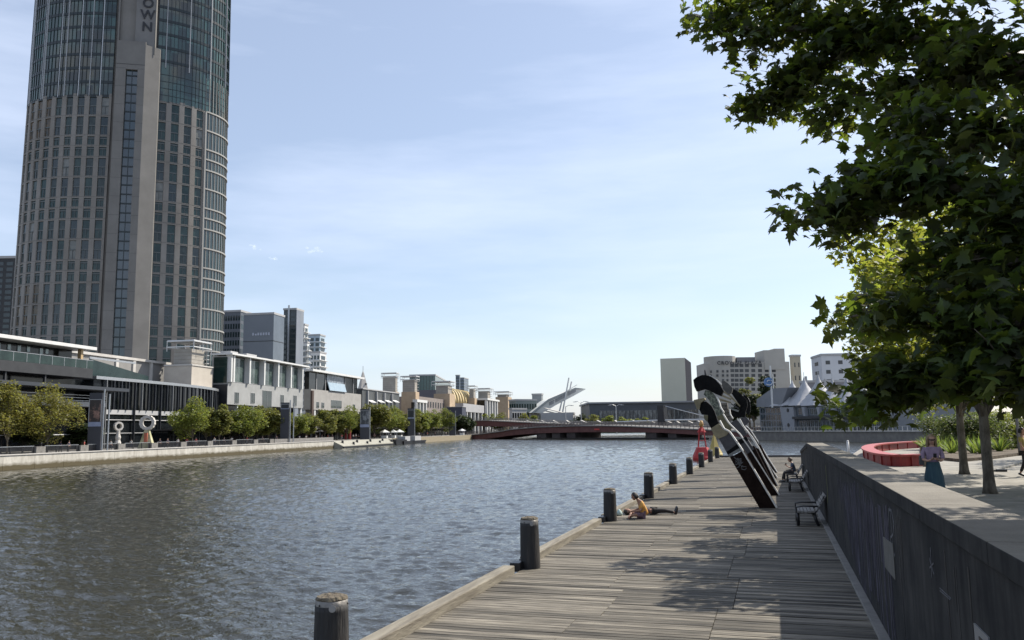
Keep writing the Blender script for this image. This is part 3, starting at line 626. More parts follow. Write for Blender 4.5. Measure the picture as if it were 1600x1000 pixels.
buoy('navigation_buoy', 'yellow conical buoy half hidden behind the nearest leaning sculpture', 1117, 712, 678, 1105, 1130, 130, mat('buoy_yellow', (.38, .29, .08), .5), sgrey, False)
# ================================================================ left bank: quay
quay = bpy.data.materials.new('quay_concrete'); quay.use_nodes = True; t = quay.node_tree; p = t.nodes['Principled BSDF']; p.inputs['Roughness'].default_value = .85
tc = nn('ShaderNodeTexCoord', t)
c1 = noise(t, (.35, 1, .12), 3., .3, .7, (.30, .28, .24, 1), (.50, .48, .43, 1))
sx = nn('ShaderNodeSeparateXYZ', t); t.links.new(tc.outputs['Object'], sx.inputs[0]); mr = nn('ShaderNodeMapRange', t); mr.inputs[1].default_value = .35; mr.inputs[2].default_value = .85
n_ = noise(t, (.4, 1, 1), 2., .3, .7, (0, 0, 0, 1), (.35, .35, .35, 1)); ad = nn('ShaderNodeMath', t, operation='SUBTRACT'); t.links.new(sx.outputs[2], ad.inputs[0]); t.links.new(n_, ad.inputs[1]); t.links.new(ad.outputs[0], mr.inputs[0])
mx = nn('ShaderNodeMix', t, data_type='RGBA'); mx.inputs[6].default_value = (.07, .055, .025, 1); t.links.new(mr.outputs[0], mx.inputs[0]); t.links.new(c1, mx.inputs[7]); t.links.new(mx.outputs[2], p.inputs['Base Color'])
s52 = bk(520, 695, 0)[0]; s60 = bk(612, 690, 0)[0]; s735 = bk(738, 686, 0)[0]
qt = thing('quay_wall', 'long pale concrete river wall with a brown tide band on the left bank', 'wall', BP(0, 0, 0), BRZ)
b = MB(); s = -60.
while s < s52: b.box(s+.02, min(s+6, s52)-.02, -.35, 0, -2, 1.99); s += 6
obj('wall_panel', b, quay, qt)
b = MB(); b.box(-60, s52, -.5, .35, 1.995, 2.12); obj('coping', b, stoneL, qt)
qt2 = thing('quay_wall', 'yellowish stone river wall farther down the left bank before the bridge', 'wall', BP(s60, 0, 0), BRZ)
b = MB(); b.box(0, s735-s60+40, -.6, -.02, -2, 2.0); obj('wall_face', b, mat('sandstone_quay', (.27, .23, .15), .9, c2=(.2, .17, .12), scale=1.5, bump=.4), qt2)
qt3 = thing('stone_landing', 'low sloping stone landing with small dark bollards at the waterside', 'landing', BP(s52, 0, 0), BRZ)
L_ = s60-s52
b = MB(); b.hexa([(0, -3, -2), (L_, -3, -2), (L_, -.01, -2), (0, -.01, -2), (0, -3, .55), (L_, -3, .75), (L_, -.01, 1.95), (0, -.01, 1.95)]); obj('paved_slope', b, mat('landing_stone', (.33, .32, .27), .9, c2=(.25, .24, .2), scale=1.5), qt3)
b = MB(); b.box(-.3, L_, -3.4, -3.01, -1, .42); obj('dark_fender', b, blackm, qt3)
for k in range(8):
    x = 4+k*L_/9; y = -2.4 if k % 2 else -1.3; z = .55+(3+y)*.45
    b = MB(); b.lathe([(.35, z-.3), (.33, z+.5), (.4, z+.55), (.3, z+.75)], 8, (x, y)); obj('small_bollard', b, blackm, qt3)
b = MB(); b.box(L_-7, L_+5, -3.9, -3.0, .0, 1.5).box(L_-6, L_+4, -2.99, -.7, 1.2, 1.7); obj('dark_pontoon', b, blackm, qt3)
# rough bluestone wall behind the quay edge
sa, sb_ = bk(429, 690, 1.0)[0], bk(521, 690, 1.0)[0]
b = MB(); q0 = BP(sa, 1, 1.96)
t_ = thing('low_stone_wall', 'rough grey low stone wall on the left bank beside the landing', 'wall', q0, BRZ)
b.box(0, sb_-sa, 0, .6, .0, 1.05); obj('wall_body', b, mat('rough_bluestone', (.13, .125, .12), .95, c2=(.22, .21, .2), scale=2.2, bump=1., bscale=3), t_)
# parapet blocks and railings
blks = [(57, 76), (126, 140), (185, 199), (237, 251), (283, 294), (325, 334), (363, 371), (397, 405), (422, 429)]
desc = ['left of the near banner sign', 'in front of the near banner sign', 'in front of the small ring sculpture', 'right of the big ring sculpture', 'between the pavilion columns', 'under the bright green tree', 'under the third tree right of the ring', 'left of the tall twin sign', 'at the start of the rough stone wall']
ss = []
for (u0, u1), dn in zip(blks, desc):
    s0 = bk(u0, 700, .9)[0]; s1 = bk(u1, 700, .9)[0]; s1 = s0+min(s1-s0, 1.9); ss.append((s0, s1))
    b = MB(); P = BP(s0, .9, 2.0); t_ = MB(); e = np.array([*BD, 0]); f = np.array([*BT, 0]); P = np.array(P); 
    b.hexa([tuple(P+e*x+f*y+np.array([0, 0, z])) for z in (0, 1.05) for x, y in ((0, 0), (s1-s0, 0), (s1-s0, .8), (0, .8))])
    obj('parapet_block', b, mat('block_stone', (.12, .115, .105), .9, c2=(.2, .19, .175), scale=1.5, bump=.5), None, bevel=.03, label='square grey parapet block '+dn, category='block', group='parapet blocks along the left quay')
ss = [(-40, -38)]+ss
for i in range(len(ss)-1):
    a, c = ss[i][1]+.15, ss[i+1][0]-.15; n = max(2, int((c-a)/2.2)); P = BP(a, 1.2, 2.1)
    t_ = thing('quay_railing', 'dark railing on the quay, ending '+desc[i], 'railing', P, BRZ, 'railings between the parapet blocks')
    b = MB(); b.box(0, c-a, -.04, .04, 1.0, 1.08); obj('handrail', b, steel, t_)
    b = MB()
    for z in (.15, .32, .49, .66, .83): b.box(0, c-a, -.02, .02, z, z+.07)
    obj('horizontal_bar', b, blackm, t_)
    for k in range(n+1):
        x = (c-a)*k/n; b = MB(); b.box(x-.05, x+.05, -.06, .06, -.05, 1.0); obj('post', b, blackm, t_)
# ================================================================ the tall curved hotel tower
TW_D = 240.; tc_ = dp(186, 560, TW_D)
phi = math.radians(12)                                   # turn of the long axis away from the picture plane
cr_ = math.atan2(R[1][0], R[0][0])                       # heading of the camera's right
TRZ = cr_+phi
TA, TB = 28.6, 17.0
t = thing('hotel_tower', 'very tall curved glass and stone hotel tower with vertical sign letters at its top', 'tower', (tc_[0], tc_[1], 2), TRZ)
TH = 168.
def el(a, k=0.):                                         # a: degrees from the side facing us (local -y), + to the right
    a = math.radians(a); x = (TA+k)*math.sin(a); y = -(TB+k)*math.cos(a); return x, y
def eband(mb, a0, a1, z0, z1, k0, k1, n=None):
    n = n or max(1, int(abs(a1-a0)/4))
    P = [el(a0+(a1-a0)*i/n, k0) for i in range(n+1)]; Q = [el(a0+(a1-a0)*i/n, k1) for i in range(n+1)]
    vs = [(x, y, z0) for x, y in P]+[(x, y, z0) for x, y in Q]+[(x, y, z1) for x, y in P]+[(x, y, z1) for x, y in Q]; m = n+1; f = []
    for i in range(n):
        f += [(m+i, m+i+1, 3*m+i+1, 3*m+i), (i+1, i, 2*m+i, 2*m+i+1), (2*m+i, 3*m+i, 3*m+i+1, 2*m+i+1), (i, i+1, m+i+1, m+i)]
    f += [(0, m, 3*m, 2*m), (n, 2*m+n, 3*m+n, m+n)]; mb.add(vs, f)
# arc-length-even angles
def angs(a0, a1, n):
    T = np.linspace(a0, a1, 400); P = np.array([el(a) for a in T]); s = np.r_[0, np.cumsum(np.linalg.norm(np.diff(P, axis=0), axis=1))]
    return list(np.interp(np.linspace(0, s[-1], n+1), s, T))
def ang_at(u, v=400):                                    # pixel column -> angle on the near side of the tower
    best = min(((abs(pxu(el(a), 60)-u)), a) for a in np.linspace(-100, 100, 801)); return best[1]
def pxu(q, z):
    c, s = math.cos(TRZ), math.sin(TRZ); p = np.array([tc_[0]+q[0]*c-q[1]*s, tc_[1]+q[0]*s+q[1]*c, z+2])-EYE; k = R.T @ p
    return 800+F*k[0]/-k[2]
ZG = 0
_, _z = 0, 0
def zat(v, u=300):                                       # pixel row -> height on the tower's front
    d = ray(u, v); c, s = math.cos(TRZ), math.sin(TRZ); n = np.array([s, -c]); k = ((np.array([tc_[0], tc_[1]])+n*TB*.8-EYE[:2]) @ n)/(d[:2] @ n)
    return (EYE+d*k)[2]-2
z_top_stone = zat(165); z_band = zat(112)
core = MB(); n = 72
core.prism(ccw([el(360*i/n, -.6) for i in range(n)]), 0, TH); obj('tower_core', core, mat('tower_stone', (.19, .178, .163), .7, c2=(.235, .222, .205), scale=.12, bump=.05), t, False)
tstone = MATS['tower_stone']; tsl = mat('tower_pale', (.27, .265, .25), .6)
per = 15.9; rows = []                                    # (z0, z1) of window rows, going down from the top of the stone part
z = z_top_stone-.2; pat = (('s', 3.0), ('s', 3.2), ('t', 5.7), ('t', 5.8)); k = 2
z_cur = z; rows_all = []
while z_cur > 6:
    kind, h = pat[k % 4]; rows_all.append((z_cur-h, z_cur, kind)); z_cur -= h; k += 1
A0, A1_, A2_, A3_ = -96, ang_at(164), ang_at(236), 100
aG = ang_at(318)                                          # where the right corner turns to full glass
colsL = angs(A0, A1_, 11); colsR = angs(A2_, aG, 4)
wn = []
piers = MB(); spand = MB(); joints = MB()
for cols, wfrac in ((colsL, .60), (colsR, .60)):
    for i in range(len(cols)-1):
        a, c = cols[i], cols[i+1]; mid = a+(c-a)*.5; hw = (c-a)*wfrac/2
        eband(piers, a, mid-hw, 0, z_top_stone+.4*((i*7) % 3), -.3, .16, 2); eband(piers, mid+hw, c, 0, z_top_stone+.4*((i*5) % 3), -.3, .16, 2)
        for z0, z1, kd in rows_all:
            wn.append((mid-hw, mid+hw, z0+.55, z1-.05, kd)); eband(spand, mid-hw, mid+hw, z1-.05, z1+.52, -.3, .12, 1)
obj('stone_pier', piers, mat('tower_pier', (.165, .148, .128), .7, c2=(.235, .222, .205), scale=.06, bump=.05), t)  # faint warm tone stands in for sunlight reflected onto the stone
obj('spandrel', spand, tstone, t, kind='stuff')
for z0, z1, kd in rows_all: eband(joints, A0, A1_, z1+.30, z1+.36, .10, .18, 20); eband(joints, A2_, aG, z1+.30, z1+.36, .10, .18, 8)
obj('panel_joint', joints, mat('joint_dark', (.05, .05, .05), .9), t)
gw = mat('gold_reflection_window', (.13, .085, .04), .12, ior=1.5, c2=(.03, .028, .02), scale=.5); gb = mat('blind_window', (.20, .20, .185), .3, c2=(.10, .11, .105), scale=.4)  # gold tint in gw paints reflections of sunlit buildings
wn.sort(key=lambda q: -((q[3]-q[2])*(1 if q[0] > -70 else .3)))
rest = MB(); rf = MB(); gl = [mat('tower_glass', (.006, .022, .020), .06, ior=1.5, c2=(.03, .06, .055), scale=.3), glass, mat('window_curtained', (.04, .055, .052), .15, ior=1.5, c2=(.01, .02, .02), scale=.8)]
for i, (a, c, z0, z1, kd) in enumerate(wn):
    mb = MB() if i < 95 else rest
    eband(mb, a, c, z0, z1, -.45, -.20, 1)
    tr = MB() if i < 95 else rf
    zz = z0+(z1-z0)*.5 if kd == 't' else z1-.5
    eband(tr, a, c, zz-.16, zz+.16, -.19, -.05, 1); m_ = (a+c)/2; eband(tr, m_-.12, m_+.12, z0, zz-.16, -.19, -.09, 1)
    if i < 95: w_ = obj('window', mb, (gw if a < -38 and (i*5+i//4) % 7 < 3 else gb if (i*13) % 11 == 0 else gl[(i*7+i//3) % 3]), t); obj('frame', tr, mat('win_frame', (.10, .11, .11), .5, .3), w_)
obj('window', rest, gl[0], t, kind='stuff'); obj('window_frame', rf, MATS['win_frame'], t, kind='stuff')
# right glazed corner with white floor bands
cg = MB(); eband(cg, aG, A3_, 0, z_band, -.5, -.05, 24); obj('corner_glazing', cg, mat('corner_glass', (.008, .024, .023), .05, ior=1.8, c2=(.02, .045, .04), scale=.5), t)
b = MB(); m2 = MB()
for z0, z1, kd in rows_all: eband(b, aG+1, A3_, z1-.0, z1+.42, -.3, .35, 16)
obj('floor_band', b, tsl, t)
for a in angs(aG, A3_, 11): eband(m2, a-.18, a+.18, 0, z_band, -.1, .15, 1)
eband(m2, aG-.5, aG+.6, 0, z_top_stone, -.1, .45, 1)
obj('corner_mullion', m2, tsl, t)
# upper curtain wall
g = MB(); eband(g, A0, A1_, z_top_stone, TH, -.6, .0, 40); eband(g, A2_, A3_, z_top_stone, TH, -.6, 0., 40)
cw = bpy.data.materials.new('curtain_wall_glass'); cw.use_nodes = True; tt = cw.node_tree; p = tt.nodes['Principled BSDF']; p.inputs['Roughness'].default_value = .06; p.inputs['IOR'].default_value = 1.75
tc = nn('ShaderNodeTexCoord', tt)
def vor(t, st, c1, c2):
    mp = nn('ShaderNodeMapping', t); mp.inputs['Scale'].default_value = st; t.links.new(tc.outputs['Object'], mp.inputs[0])
    n = nn('ShaderNodeTexVoronoi', t); n.distance = 'CHEBYCHEV'; n.inputs['Scale'].default_value = 1.; n.inputs['Randomness'].default_value = 0; t.links.new(mp.outputs[0], n.inputs[0])
    r = nn('ShaderNodeMix', t, data_type='RGBA'); r.inputs[6].default_value = c1; r.inputs[7].default_value = c2; s = nn('ShaderNodeSeparateColor', t); t.links.new(n.outputs['Color'], s.inputs[0]); t.links.new(s.outputs[0], r.inputs[0]); return r.outputs[2]
cmx = nn('ShaderNodeMix', tt, data_type='RGBA'); cnz = nn('ShaderNodeTexNoise', tt); cnz.inputs['Scale'].default_value = .09; cnz.inputs['Detail'].default_value = 5; crm = nn('ShaderNodeMapRange', tt); crm.inputs[1].default_value = .5; crm.inputs[2].default_value = .64
tt.links.new(tc.outputs['Object'], cnz.inputs[0]); tt.links.new(cnz.outputs[0], crm.inputs[0]); tt.links.new(crm.outputs[0], cmx.inputs[0])
tt.links.new(vor(tt, (.55, .55, .245), (.003, .018, .016, 1), (.04, .10, .088, 1)), cmx.inputs[6]); tt.links.new(vor(tt, (.55, .55, .245), (.01, .012, .008, 1), (.085, .080, .045, 1)), cmx.inputs[7]); tt.links.new(cmx.outputs[2], p.inputs['Base Color'])  # olive patches paint warm reflections into the glass colour
obj('curtain_wall', g, cw, t)
b = MB(); fl = 4.1; z = z_top_stone+.1; dk_ = mat('spandrel_dark', (.012, .02, .022), .3)
while z < TH:
    eband(b, A0, A1_, z-.38, z+.42, -.1, .12, 40)
    if z > z_band: eband(b, A2_, A3_, z-.38, z+.42, -.1, .12, 40)
    z += fl
z = z_top_stone+.1
while z < z_band: eband(b, A2_, A3_, z-.06, z+.06, -.1, .1, 40); z += fl/2
obj('spandrel_band', b, dk_, t)
b = MB(); b2 = MB()
for i, a in enumerate(angs(A0, A1_, 30)):
    (eband(b2, a-.12, a+.12, z_top_stone, TH, 0, .42, 1) if i % 6 == 1 else eband(b, a-.07, a+.07, z_top_stone, TH, 0, .2, 1))
    if i % 5 == 2: eband(b2, a+.5, a+1.0, z_top_stone, TH, 0, .16, 1)
for i, a in enumerate(angs(A2_, A3_, 26)):
    (eband(b2, a-.15, a+.15, z_band, TH, 0, .45, 1) if i % 6 == 2 else eband(b, a-.07, a+.07, z_top_stone, TH, 0, .2, 1))
obj('mullion', b, dk_, t); obj('vertical_fin', b2, mat('fin_metal', (.42, .43, .44), .4, .3), t)
# central stone spine with the dark glazed slot
def lx(u, v, yy):                                         # pixel -> x, z on the local plane y = yy of the tower
    d = ray(u, v); c, s = math.cos(TRZ), math.sin(TRZ); n = np.array([s, -c]); k = ((np.array([tc_[0], tc_[1]])+n*(-yy)-EYE[:2]) @ n)/(d[:2] @ n); p = EYE+d*k
    q = p[:2]-tc_[:2]; return q[0]*c+q[1]*s, p[2]-2
yf = -TB-2.2
xa, _ = lx(160, 500, yf); xb, _ = lx(209, 500, yf); xs0, _ = lx(177, 500, yf); xs1, _ = lx(197, 500, yf); xc_, _ = lx(234, 500, yf+2.4)
_, zcap = lx(205, 62, yf); _, zslot = lx(195, 106, yf)
spine = mat('spine_stone', (.145, .138, .128), .75, c2=(.19, .182, .17), scale=.12, bump=.06)
b = MB(); b.box(xa, xs0, yf, -TB+3, 0, zcap); b.box(xs1, xb, yf, -TB+3, 0, zcap); b.box(xs0, xs1, yf, -TB+3, zslot, zcap)
b.prism([(xb, yf), (xc_, yf+2.4), (xc_, -TB+6), (xb, -TB+6)], 0, zcap-.8); obj('stone_spine', b, spine, t)
b = MB(); b.box(xs0+.01, xs1-.01, yf+.8, -TB+3, 0, zslot-.01); obj('slot_glazing', b, mat('slot_glass', (.006, .014, .018), .06, ior=1.9, c2=(.02, .045, .055), scale=.25), t)
b = MB(); z = 2
while z < zslot: b.box(xs0+.02, xs1-.02, yf+.6, yf+.79, z, z+.35); z += 2.65
b.box((xs0+xs1)/2-.08, (xs0+xs1)/2+.08, yf+.65, yf+.79, 0, zslot-.02)
obj('slot_mullion', b, dk_, t)
b = MB(); z = 4
while z < zcap-8: b.box(xa, xs0-.02, yf-.012, yf+.01, z, z+.06); b.box(xs1+.02, xb, yf-.012, yf+.01, z, z+.06); z += 5.3
b.box(xa, xb, yf-.03, yf-.005, zslot+1.4, zslot+1.55)
obj('spine_joint', b, MATS['joint_dark'], t)
x0, _ = lx(186, 20, -TB-1); x1, _ = lx(244, 20, -TB-1); xm, _ = lx(213, 20, -TB-1)
b = MB(); b.box(x0, xm, -TB+.8, -TB+4, zcap-4, TH+1).box(xm, x1, -TB-1.0, -TB+4, zcap-4, TH+4); obj('upper_spine', b, mat('spine_upper', (.15, .145, .14), .7, c2=(.19, .185, .18), scale=.2), t)
b = MB(); b.box(x0-.4, x0, -TB-.5, -TB+4, zcap-3, TH); b.box(x1, x1+.3, -TB-.9, -TB+4, zcap-3, TH); obj('spine_edge', b, spine, t)
sx_, _ = lx(232, 20, -TB-1)
for ch, v in (('N', 41), ('W', 22), ('O', 4), ('R', -13), ('C', -29)):
    _, zc_ = lx(232, v, -TB-1)
    text('sign_letter', ch, 3.9, blackm, t, Matrix.Translation((sx_, -TB-1.12, zc_)) @ Matrix.Rotation(PI/2, 4, 'X'), .1)
TWR = t
for o_ in list(bpy.data.objects):                       # the shaft narrows slightly towards its top
    if o_.type == 'MESH' and (o_.parent is t or (o_.parent and o_.parent.parent is t)):
        for v_ in o_.data.vertices: k_ = 1-.00032*max(v_.co.z, 0); v_.co.x *= k_; v_.co.y *= k_
# ================================================================ left bank: low buildings
def post(mb, x, y, z0, z1, r=.15): mb.box(x-r, x+r, y-r, y+r, z0, z1)
# (a) dark glass tower at the far left edge
f = Frame(-60, 24, 40, 404, D=330, rz=cr_+.15)
# waterfront restaurant block with a white roof and glass balustrade
T0 = 15.
f = Frame(-150, 148, 150, 600, t0=T0); sR, zR = bk(148, 545, T0); sC, _ = bk(128, 560, T0); zr = zR-2
rt = thing('riverside_restaurant', 'dark two storey riverside building with a thin white roof and open glass terrace', 'building', BP(0, T0, 2), BRZ)
def bx(s0, s1, t0, t1, z0, z1, nm, m, root, bev=0):
    b = MB(); b.box(s0, s1, t0-T0, t1-T0, z0, z1); return obj(nm, b, m, root, bevel=bev)
S0 = -60
zf = bk(100, 583, T0)[1]-2; zf2 = bk(100, 572, T0)[1]-2; zb0 = bk(100, 606, T0-3)[1]-2
bx(S0, sR, T0-.5, T0+18, zr-.35, zr+.25, 'roof_slab', white, rt, .05)
bx(S0, sR-2, T0+3.2, T0+17, zf2, zr-.36, 'upper_glazing', glassd, rt)
bx(S0, sR-.2, T0, T0+18, zf-.5, zf2, 'floor_slab', darkp, rt)
bx(S0, sR+6, T0-3.5, T0+10, zb0, zb0+.6, 'canopy', mat('canopy_dark', (.05, .055, .065), .4, .3), rt)
bx(S0, sR-.2, T0+.03, T0+.09, zf2+.02, zf2+1.5, 'glass_balustrade', glassg, rt)
zm = bk(120, 632, T0)[1]-2
bx(S0, sR+3, T0+4, T0+18, .0, zf-.51, 'lower_glazing', glassd, rt)
bx(S0, sR+4, T0, T0+4, zm-.3, zm+.55, 'balcony_slab', greyp, rt)
b = MB()
for dz in (1.0, 1.5, 2.0): b.box(S0, sR+4, .0, .06, zm+dz-.3, zm+dz-.22)
obj('balcony_rail', b, steel, rt)
bx(S0, sR+2, T0-1, T0-.9, 2.7, 2.85, 'awning_rail', white, rt)
for k in range(9):
    s = sR-3-k*9; b = MB(); b.box(s-.3, s+.3, .3, 1.0, zf2, zr-.36) if k == 0 else b.box(s-.15, s+.15, .3, .7, 0, zf-.51); obj('column', b, mat('ochre_column', (.42, .30, .16), .7) if k == 0 else darkp, rt)
r = random.Random(2)
for k in range(16):
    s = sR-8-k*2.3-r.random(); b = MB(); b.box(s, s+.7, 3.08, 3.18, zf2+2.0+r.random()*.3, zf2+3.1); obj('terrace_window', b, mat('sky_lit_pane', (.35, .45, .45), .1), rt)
b = MB()
for k in range(28): s = sR-2-k*3.; b.box(s, s+.08, -.0, .025, zf2+.02, zf2+1.5)
b.box(S0, sR-.2, -.02, .12, zf2+1.52, zf2+1.6); obj('balustrade_post', b, steel, rt)
# teal glass roof terrace and podium behind the curved pavilion
f = Frame(None, 150, 262, 556, t0=34.)
pd = f.thing('podium_building', 'long grey stone podium at the foot of the hotel tower', 'building')
L_ = f.w; b = MB(); b.box(-40, L_, 0, 30, 0, f.h); obj('wall', b, mat('podium_stone', (.17, .165, .158), .8, c2=(.23, .225, .215), scale=.2), pd)
b = MB(); b.box(-40, L_+.5, -.5, .8, f.h+.0, f.h+.6); obj('parapet', b, stoneL, pd)
for k in range(4):
    x, _ = f.X(178+k*27); b = MB(); b.box(x, x+1., -.35, -.01, 1, f.h-.02); obj('pilaster', b, stoneL, pd)
r = MB(); x0, _ = f.X(165, y=-1); x1, _ = f.X(215, y=-1)
# curved dark pavilion with fins
PT = 17.; pv = thing('curved_glass_pavilion', 'curved black glass pavilion with vertical fins behind the ring sculptures', 'building', BP(bk(238, 600, PT)[0], PT, 2), BRZ)
sp0 = bk(146, 600, PT)[0]; spc = bk(238, 600, PT)[0]; zP = bk(200, 592, PT)[1]-2
sE = bk(318, 640, PT+14)[0]
ll = spc-sp0; rr_ = sE-spc
path = [(-ll, 0)]+[(-ll*(1-k/6), 0) for k in range(1, 7)]+[(rr_*math.sin(k*PI/24), 14-14*math.cos(k*PI/24)) for k in range(1, 13)]
b = MB(); b.prism(ccw(path+[(rr_, 26), (-ll, 26)]), 0, zP-.6); obj('dark_glazing', b, glassd, pv)
pp = [(x*1.0+.6*(i > 6)*math.sin((i-6)*PI/24), y-.6) for i, (x, y) in enumerate(path)]
b = MB(); b.prism(ccw(pp+[(rr_+.6, 26), (-ll, 26)]), zP-.6, zP); obj('roof', b, steel, pv)
zb_ = bk(200, 648, PT)[1]-2; zb1 = bk(200, 641, PT)[1]-2
b = MB(); b.prism(ccw([(x, y-.25) for x, y in path]+[(x-.3, y+.2) for x, y in path[::-1]]), zb_, zb1); obj('pale_band', b, greyp, pv)
def along(path, step):
    out = []; acc = 0
    for (x0, y0), (x1, y1) in zip(path[:-1], path[1:]):
        l = math.hypot(x1-x0, y1-y0)
        while acc < l: out.append((x0+(x1-x0)*acc/l, y0+(y1-y0)*acc/l)); acc += step
        acc -= l
    return out
for i, (x, y) in enumerate(along(path[1:], 2.3)):
    b = MB(); b.box(x-.10, x+.10, y-.7, y-.26, .0 if i % 4 == 0 else zb1, zP-.61); obj('fin', b, mat('fin_dark', (.035, .038, .045), .4, .4) if i % 5 else mat('fin_mid', (.14, .145, .15), .5), pv)
b = MB()
for (x, y), (x1, y1) in zip(path[:-1], path[1:]): b.tube([(x, y-.3, 2.9), (x1, y1-.3, 2.9)], .07, 5); b.tube([(x, y-.3, zb_-1.1), (x1, y1-.3, zb_-1.1)], .09, 5)
obj('frame_rail', b, greyp, pv)
# teal glass balustrade between them
f2 = Frame(None, 140, 240, 562, t0=24.); b = MB(); zg0 = bk(180, 592, 24)[1]-2
tg = f2.thing('glass_roof_terrace', 'teal glass screen sloping down behind the black pavilion roof', 'glass screen')
x1_, z1_ = f2.X(232, 588); x0_, z0_ = f2.X(146, 561)
b.hexa([(0, 0, zg0), (x1_, 0, zg0), (x1_, .12, zg0), (0, .12, zg0), (0, 0, z0_), (x1_, 0, z1_), (x1_, .12, z1_), (0, .12, z0_)]); obj('glass_panel', b, mat('teal_glass', (.006, .016, .017), .08, ior=1.4, c2=(.016, .034, .034), scale=.25), tg)
b = MB(); b.box(0, f2.X(210)[0], -.1, .2, z0_+.0, z0_+.4) ; obj('top_rail', b, steel, tg)
b = MB(); b.box(0, x1_, .13, 3, 0, zg0); obj('base_wall', b, darkp, tg)
# stone turret type used all along the bank
def turret(lab, uL, uC, uR, vt, vrack, vmid, t0, group='stone turrets with metal rack tops'):
    f = Frame(uL, uC, uR, vt, t0=t0); t = f.thing('stone_turret', lab, 'turret', group)
    zr = bk(uC, vrack, t0)[1]-2; zm = bk(uC, vmid, t0)[1]-2; w, d, h = f.w, f.d, f.h
    st = mat('turret_stone', (.27, .25, .22), .8, c2=(.33, .31, .275), scale=.4); st2 = mat('turret_warm', (.36, .27, .18), .8, c2=(.42, .32, .22), scale=.4)
    b = MB(); b.box(0, w, 0, d, zm, h); z = zm
    obj('upper_block', b, st, t)
    e = w*.12; b = MB(); b.box(-e*.4, w*1.35, -e, d+e, 0, zm); obj('lower_block', b, st2, t)
    b = MB(); z = zm+.6
    while z < h: b.box(-.03, w+.03, -.03, d+.03, z, z+.07); z += .9
    obj('stone_joint', b, mat('joint_warm', (.20, .18, .15), .9), t)
    b = MB(); ov = w*.22
    for z in (h+(zr-h)*.25, zr): b.box(-ov, w+ov, -ov, -ov+.2, z-.14, z+.1).box(-ov, w+ov, d+ov-.2, d+ov, z-.14, z+.1).box(-ov, -ov+.2, -ov+.2, d+ov-.2, z-.14, z+.1).box(w+ov-.2, w+ov, -ov+.2, d+ov-.2, z-.14, z+.1)
    for z in np.arange(zm+.8, h, (h-zm)/4): b.box(w+.04, w+ov*.8, -ov*.6, d+ov*.6, z, z+.15)
    for x in (-ov+.1, w/2, w+ov-.1):
        for y in (-ov+.1, d+ov-.1): b.tube([(x, y, h-.6), (x, y, zr)], .1, 5)
    obj('metal_rack', b, mat('rack_metal', (.55, .55, .54), .4, .2), t)
    b = MB(); b.box(-ov*.9, w+ov*.9, -ov*.9, d+ov*.9, zr+.1, zr+.28); obj('rack_roof', b, mat('rack_roof', (.5, .51, .52), .4, .2), t)
    return t
turret('big pale stone turret directly below the right side of the hotel tower', 270, 300, 318, 545, 533, 571, 24)
f = Frame(255, 300, 332, 571, t0=23.); t = f.thing('stone_block', 'wide cream stone block wrapping the foot of the first turret', 'building')
b = MB(); b.box(.1, f.w, .1, f.d, 0, f.h); obj('wall', b, mat('cream_stone', (.38, .34, .29), .8, c2=(.44, .40, .34), scale=.3), t)
b = MB(); b.box(-.1, f.w+.2, -.1, f.d, f.h+.01, f.h+.35); obj('coping', b, stoneL, t)
# white framed hall
T1 = 20.
f = Frame(330, 360, 476, 553, t0=T1); t = f.thing('white_framed_hall', 'white riverside hall with tall framed windows between slim columns', 'building')
zmid = f.X(400, 601)[1]; zund = f.X(365, 632)[1]; zt = f.X(360, 556)[1]; w = f.w; dd = f.d
b = MB(); b.box(0, w, .5, dd, zund, zmid).box(0, w, 1.2, dd, zmid, zt).box(0, w, 3.5, dd, 0, zund); obj('wall', b, mat('hall_wall', (.26, .265, .26), .7, c2=(.32, .325, .32), scale=.3), t)
b = MB(); b.box(-.6, w+1.5, -.9, dd, zt+.3, zt+.75); obj('roof', b, white, t)
b = MB(); b.box(-.12, -.02, .8, dd-.6, zmid-.2, zt-.3); obj('side_glazing', b, glassg, t)
b = MB(); b.box(-.12, -.01, .6, dd-.6, 0, zmid-.6); obj('dark_side_wall', b, darkp, t)
wins = []; cols = [363, 388, 411, 433, 453, 471]
for a, c in zip(cols[:-1], cols[1:]):
    x0, _ = f.X(a+3); x1, _ = f.X(c-1); wins.append((x0, x1, zmid+.3, zt-.2))
winset(t, wins, mat('hall_glass', (.015, .032, .03), .06, ior=1.6, c2=(.09, .12, .11), scale=.5), 'tall_window', 'x', 1.2, frame=1, fm=greyp)
for u in [359]+cols:
    x, _ = f.X(u); b = MB(); b.box(x, x+.7, -.3, 1.19, zmid+.01, zt+.29); obj('column', b, white, t)
for u in (371, 396, 423, 446, 470): x, _ = f.X(u, y=1); b = MB(); b.box(x, x+.7, .9, 1.7, 0, zund); obj('leg_column', b, white, t)
winset(t, [(f.X(a)[0], f.X(c)[0], f.X(a, v1)[1], f.X(a, v0)[1]) for a, c, v0, v1 in ((370, 376, 613, 630), (395, 401, 614, 630), (413, 427, 610, 640), (441, 446, 617, 634), (461, 466, 618, 634))], glass, 'small_window', 'x', .5, frame=1, fm=greyp)
b = MB(); b.box(.5, w, 3.42, 3.49, 0, zund-.01); obj('ground_glazing', b, glassd, t)
for k, (x, l) in enumerate(((.12, 4), (.35, 6), (.6, 3), (.8, 5))): b = MB(); b.box(w*x, w*x+l, 3+k, 6+k, zt+.76, zt+1.9+.3*(k % 2)); obj('roof_unit', b, greyp, t)
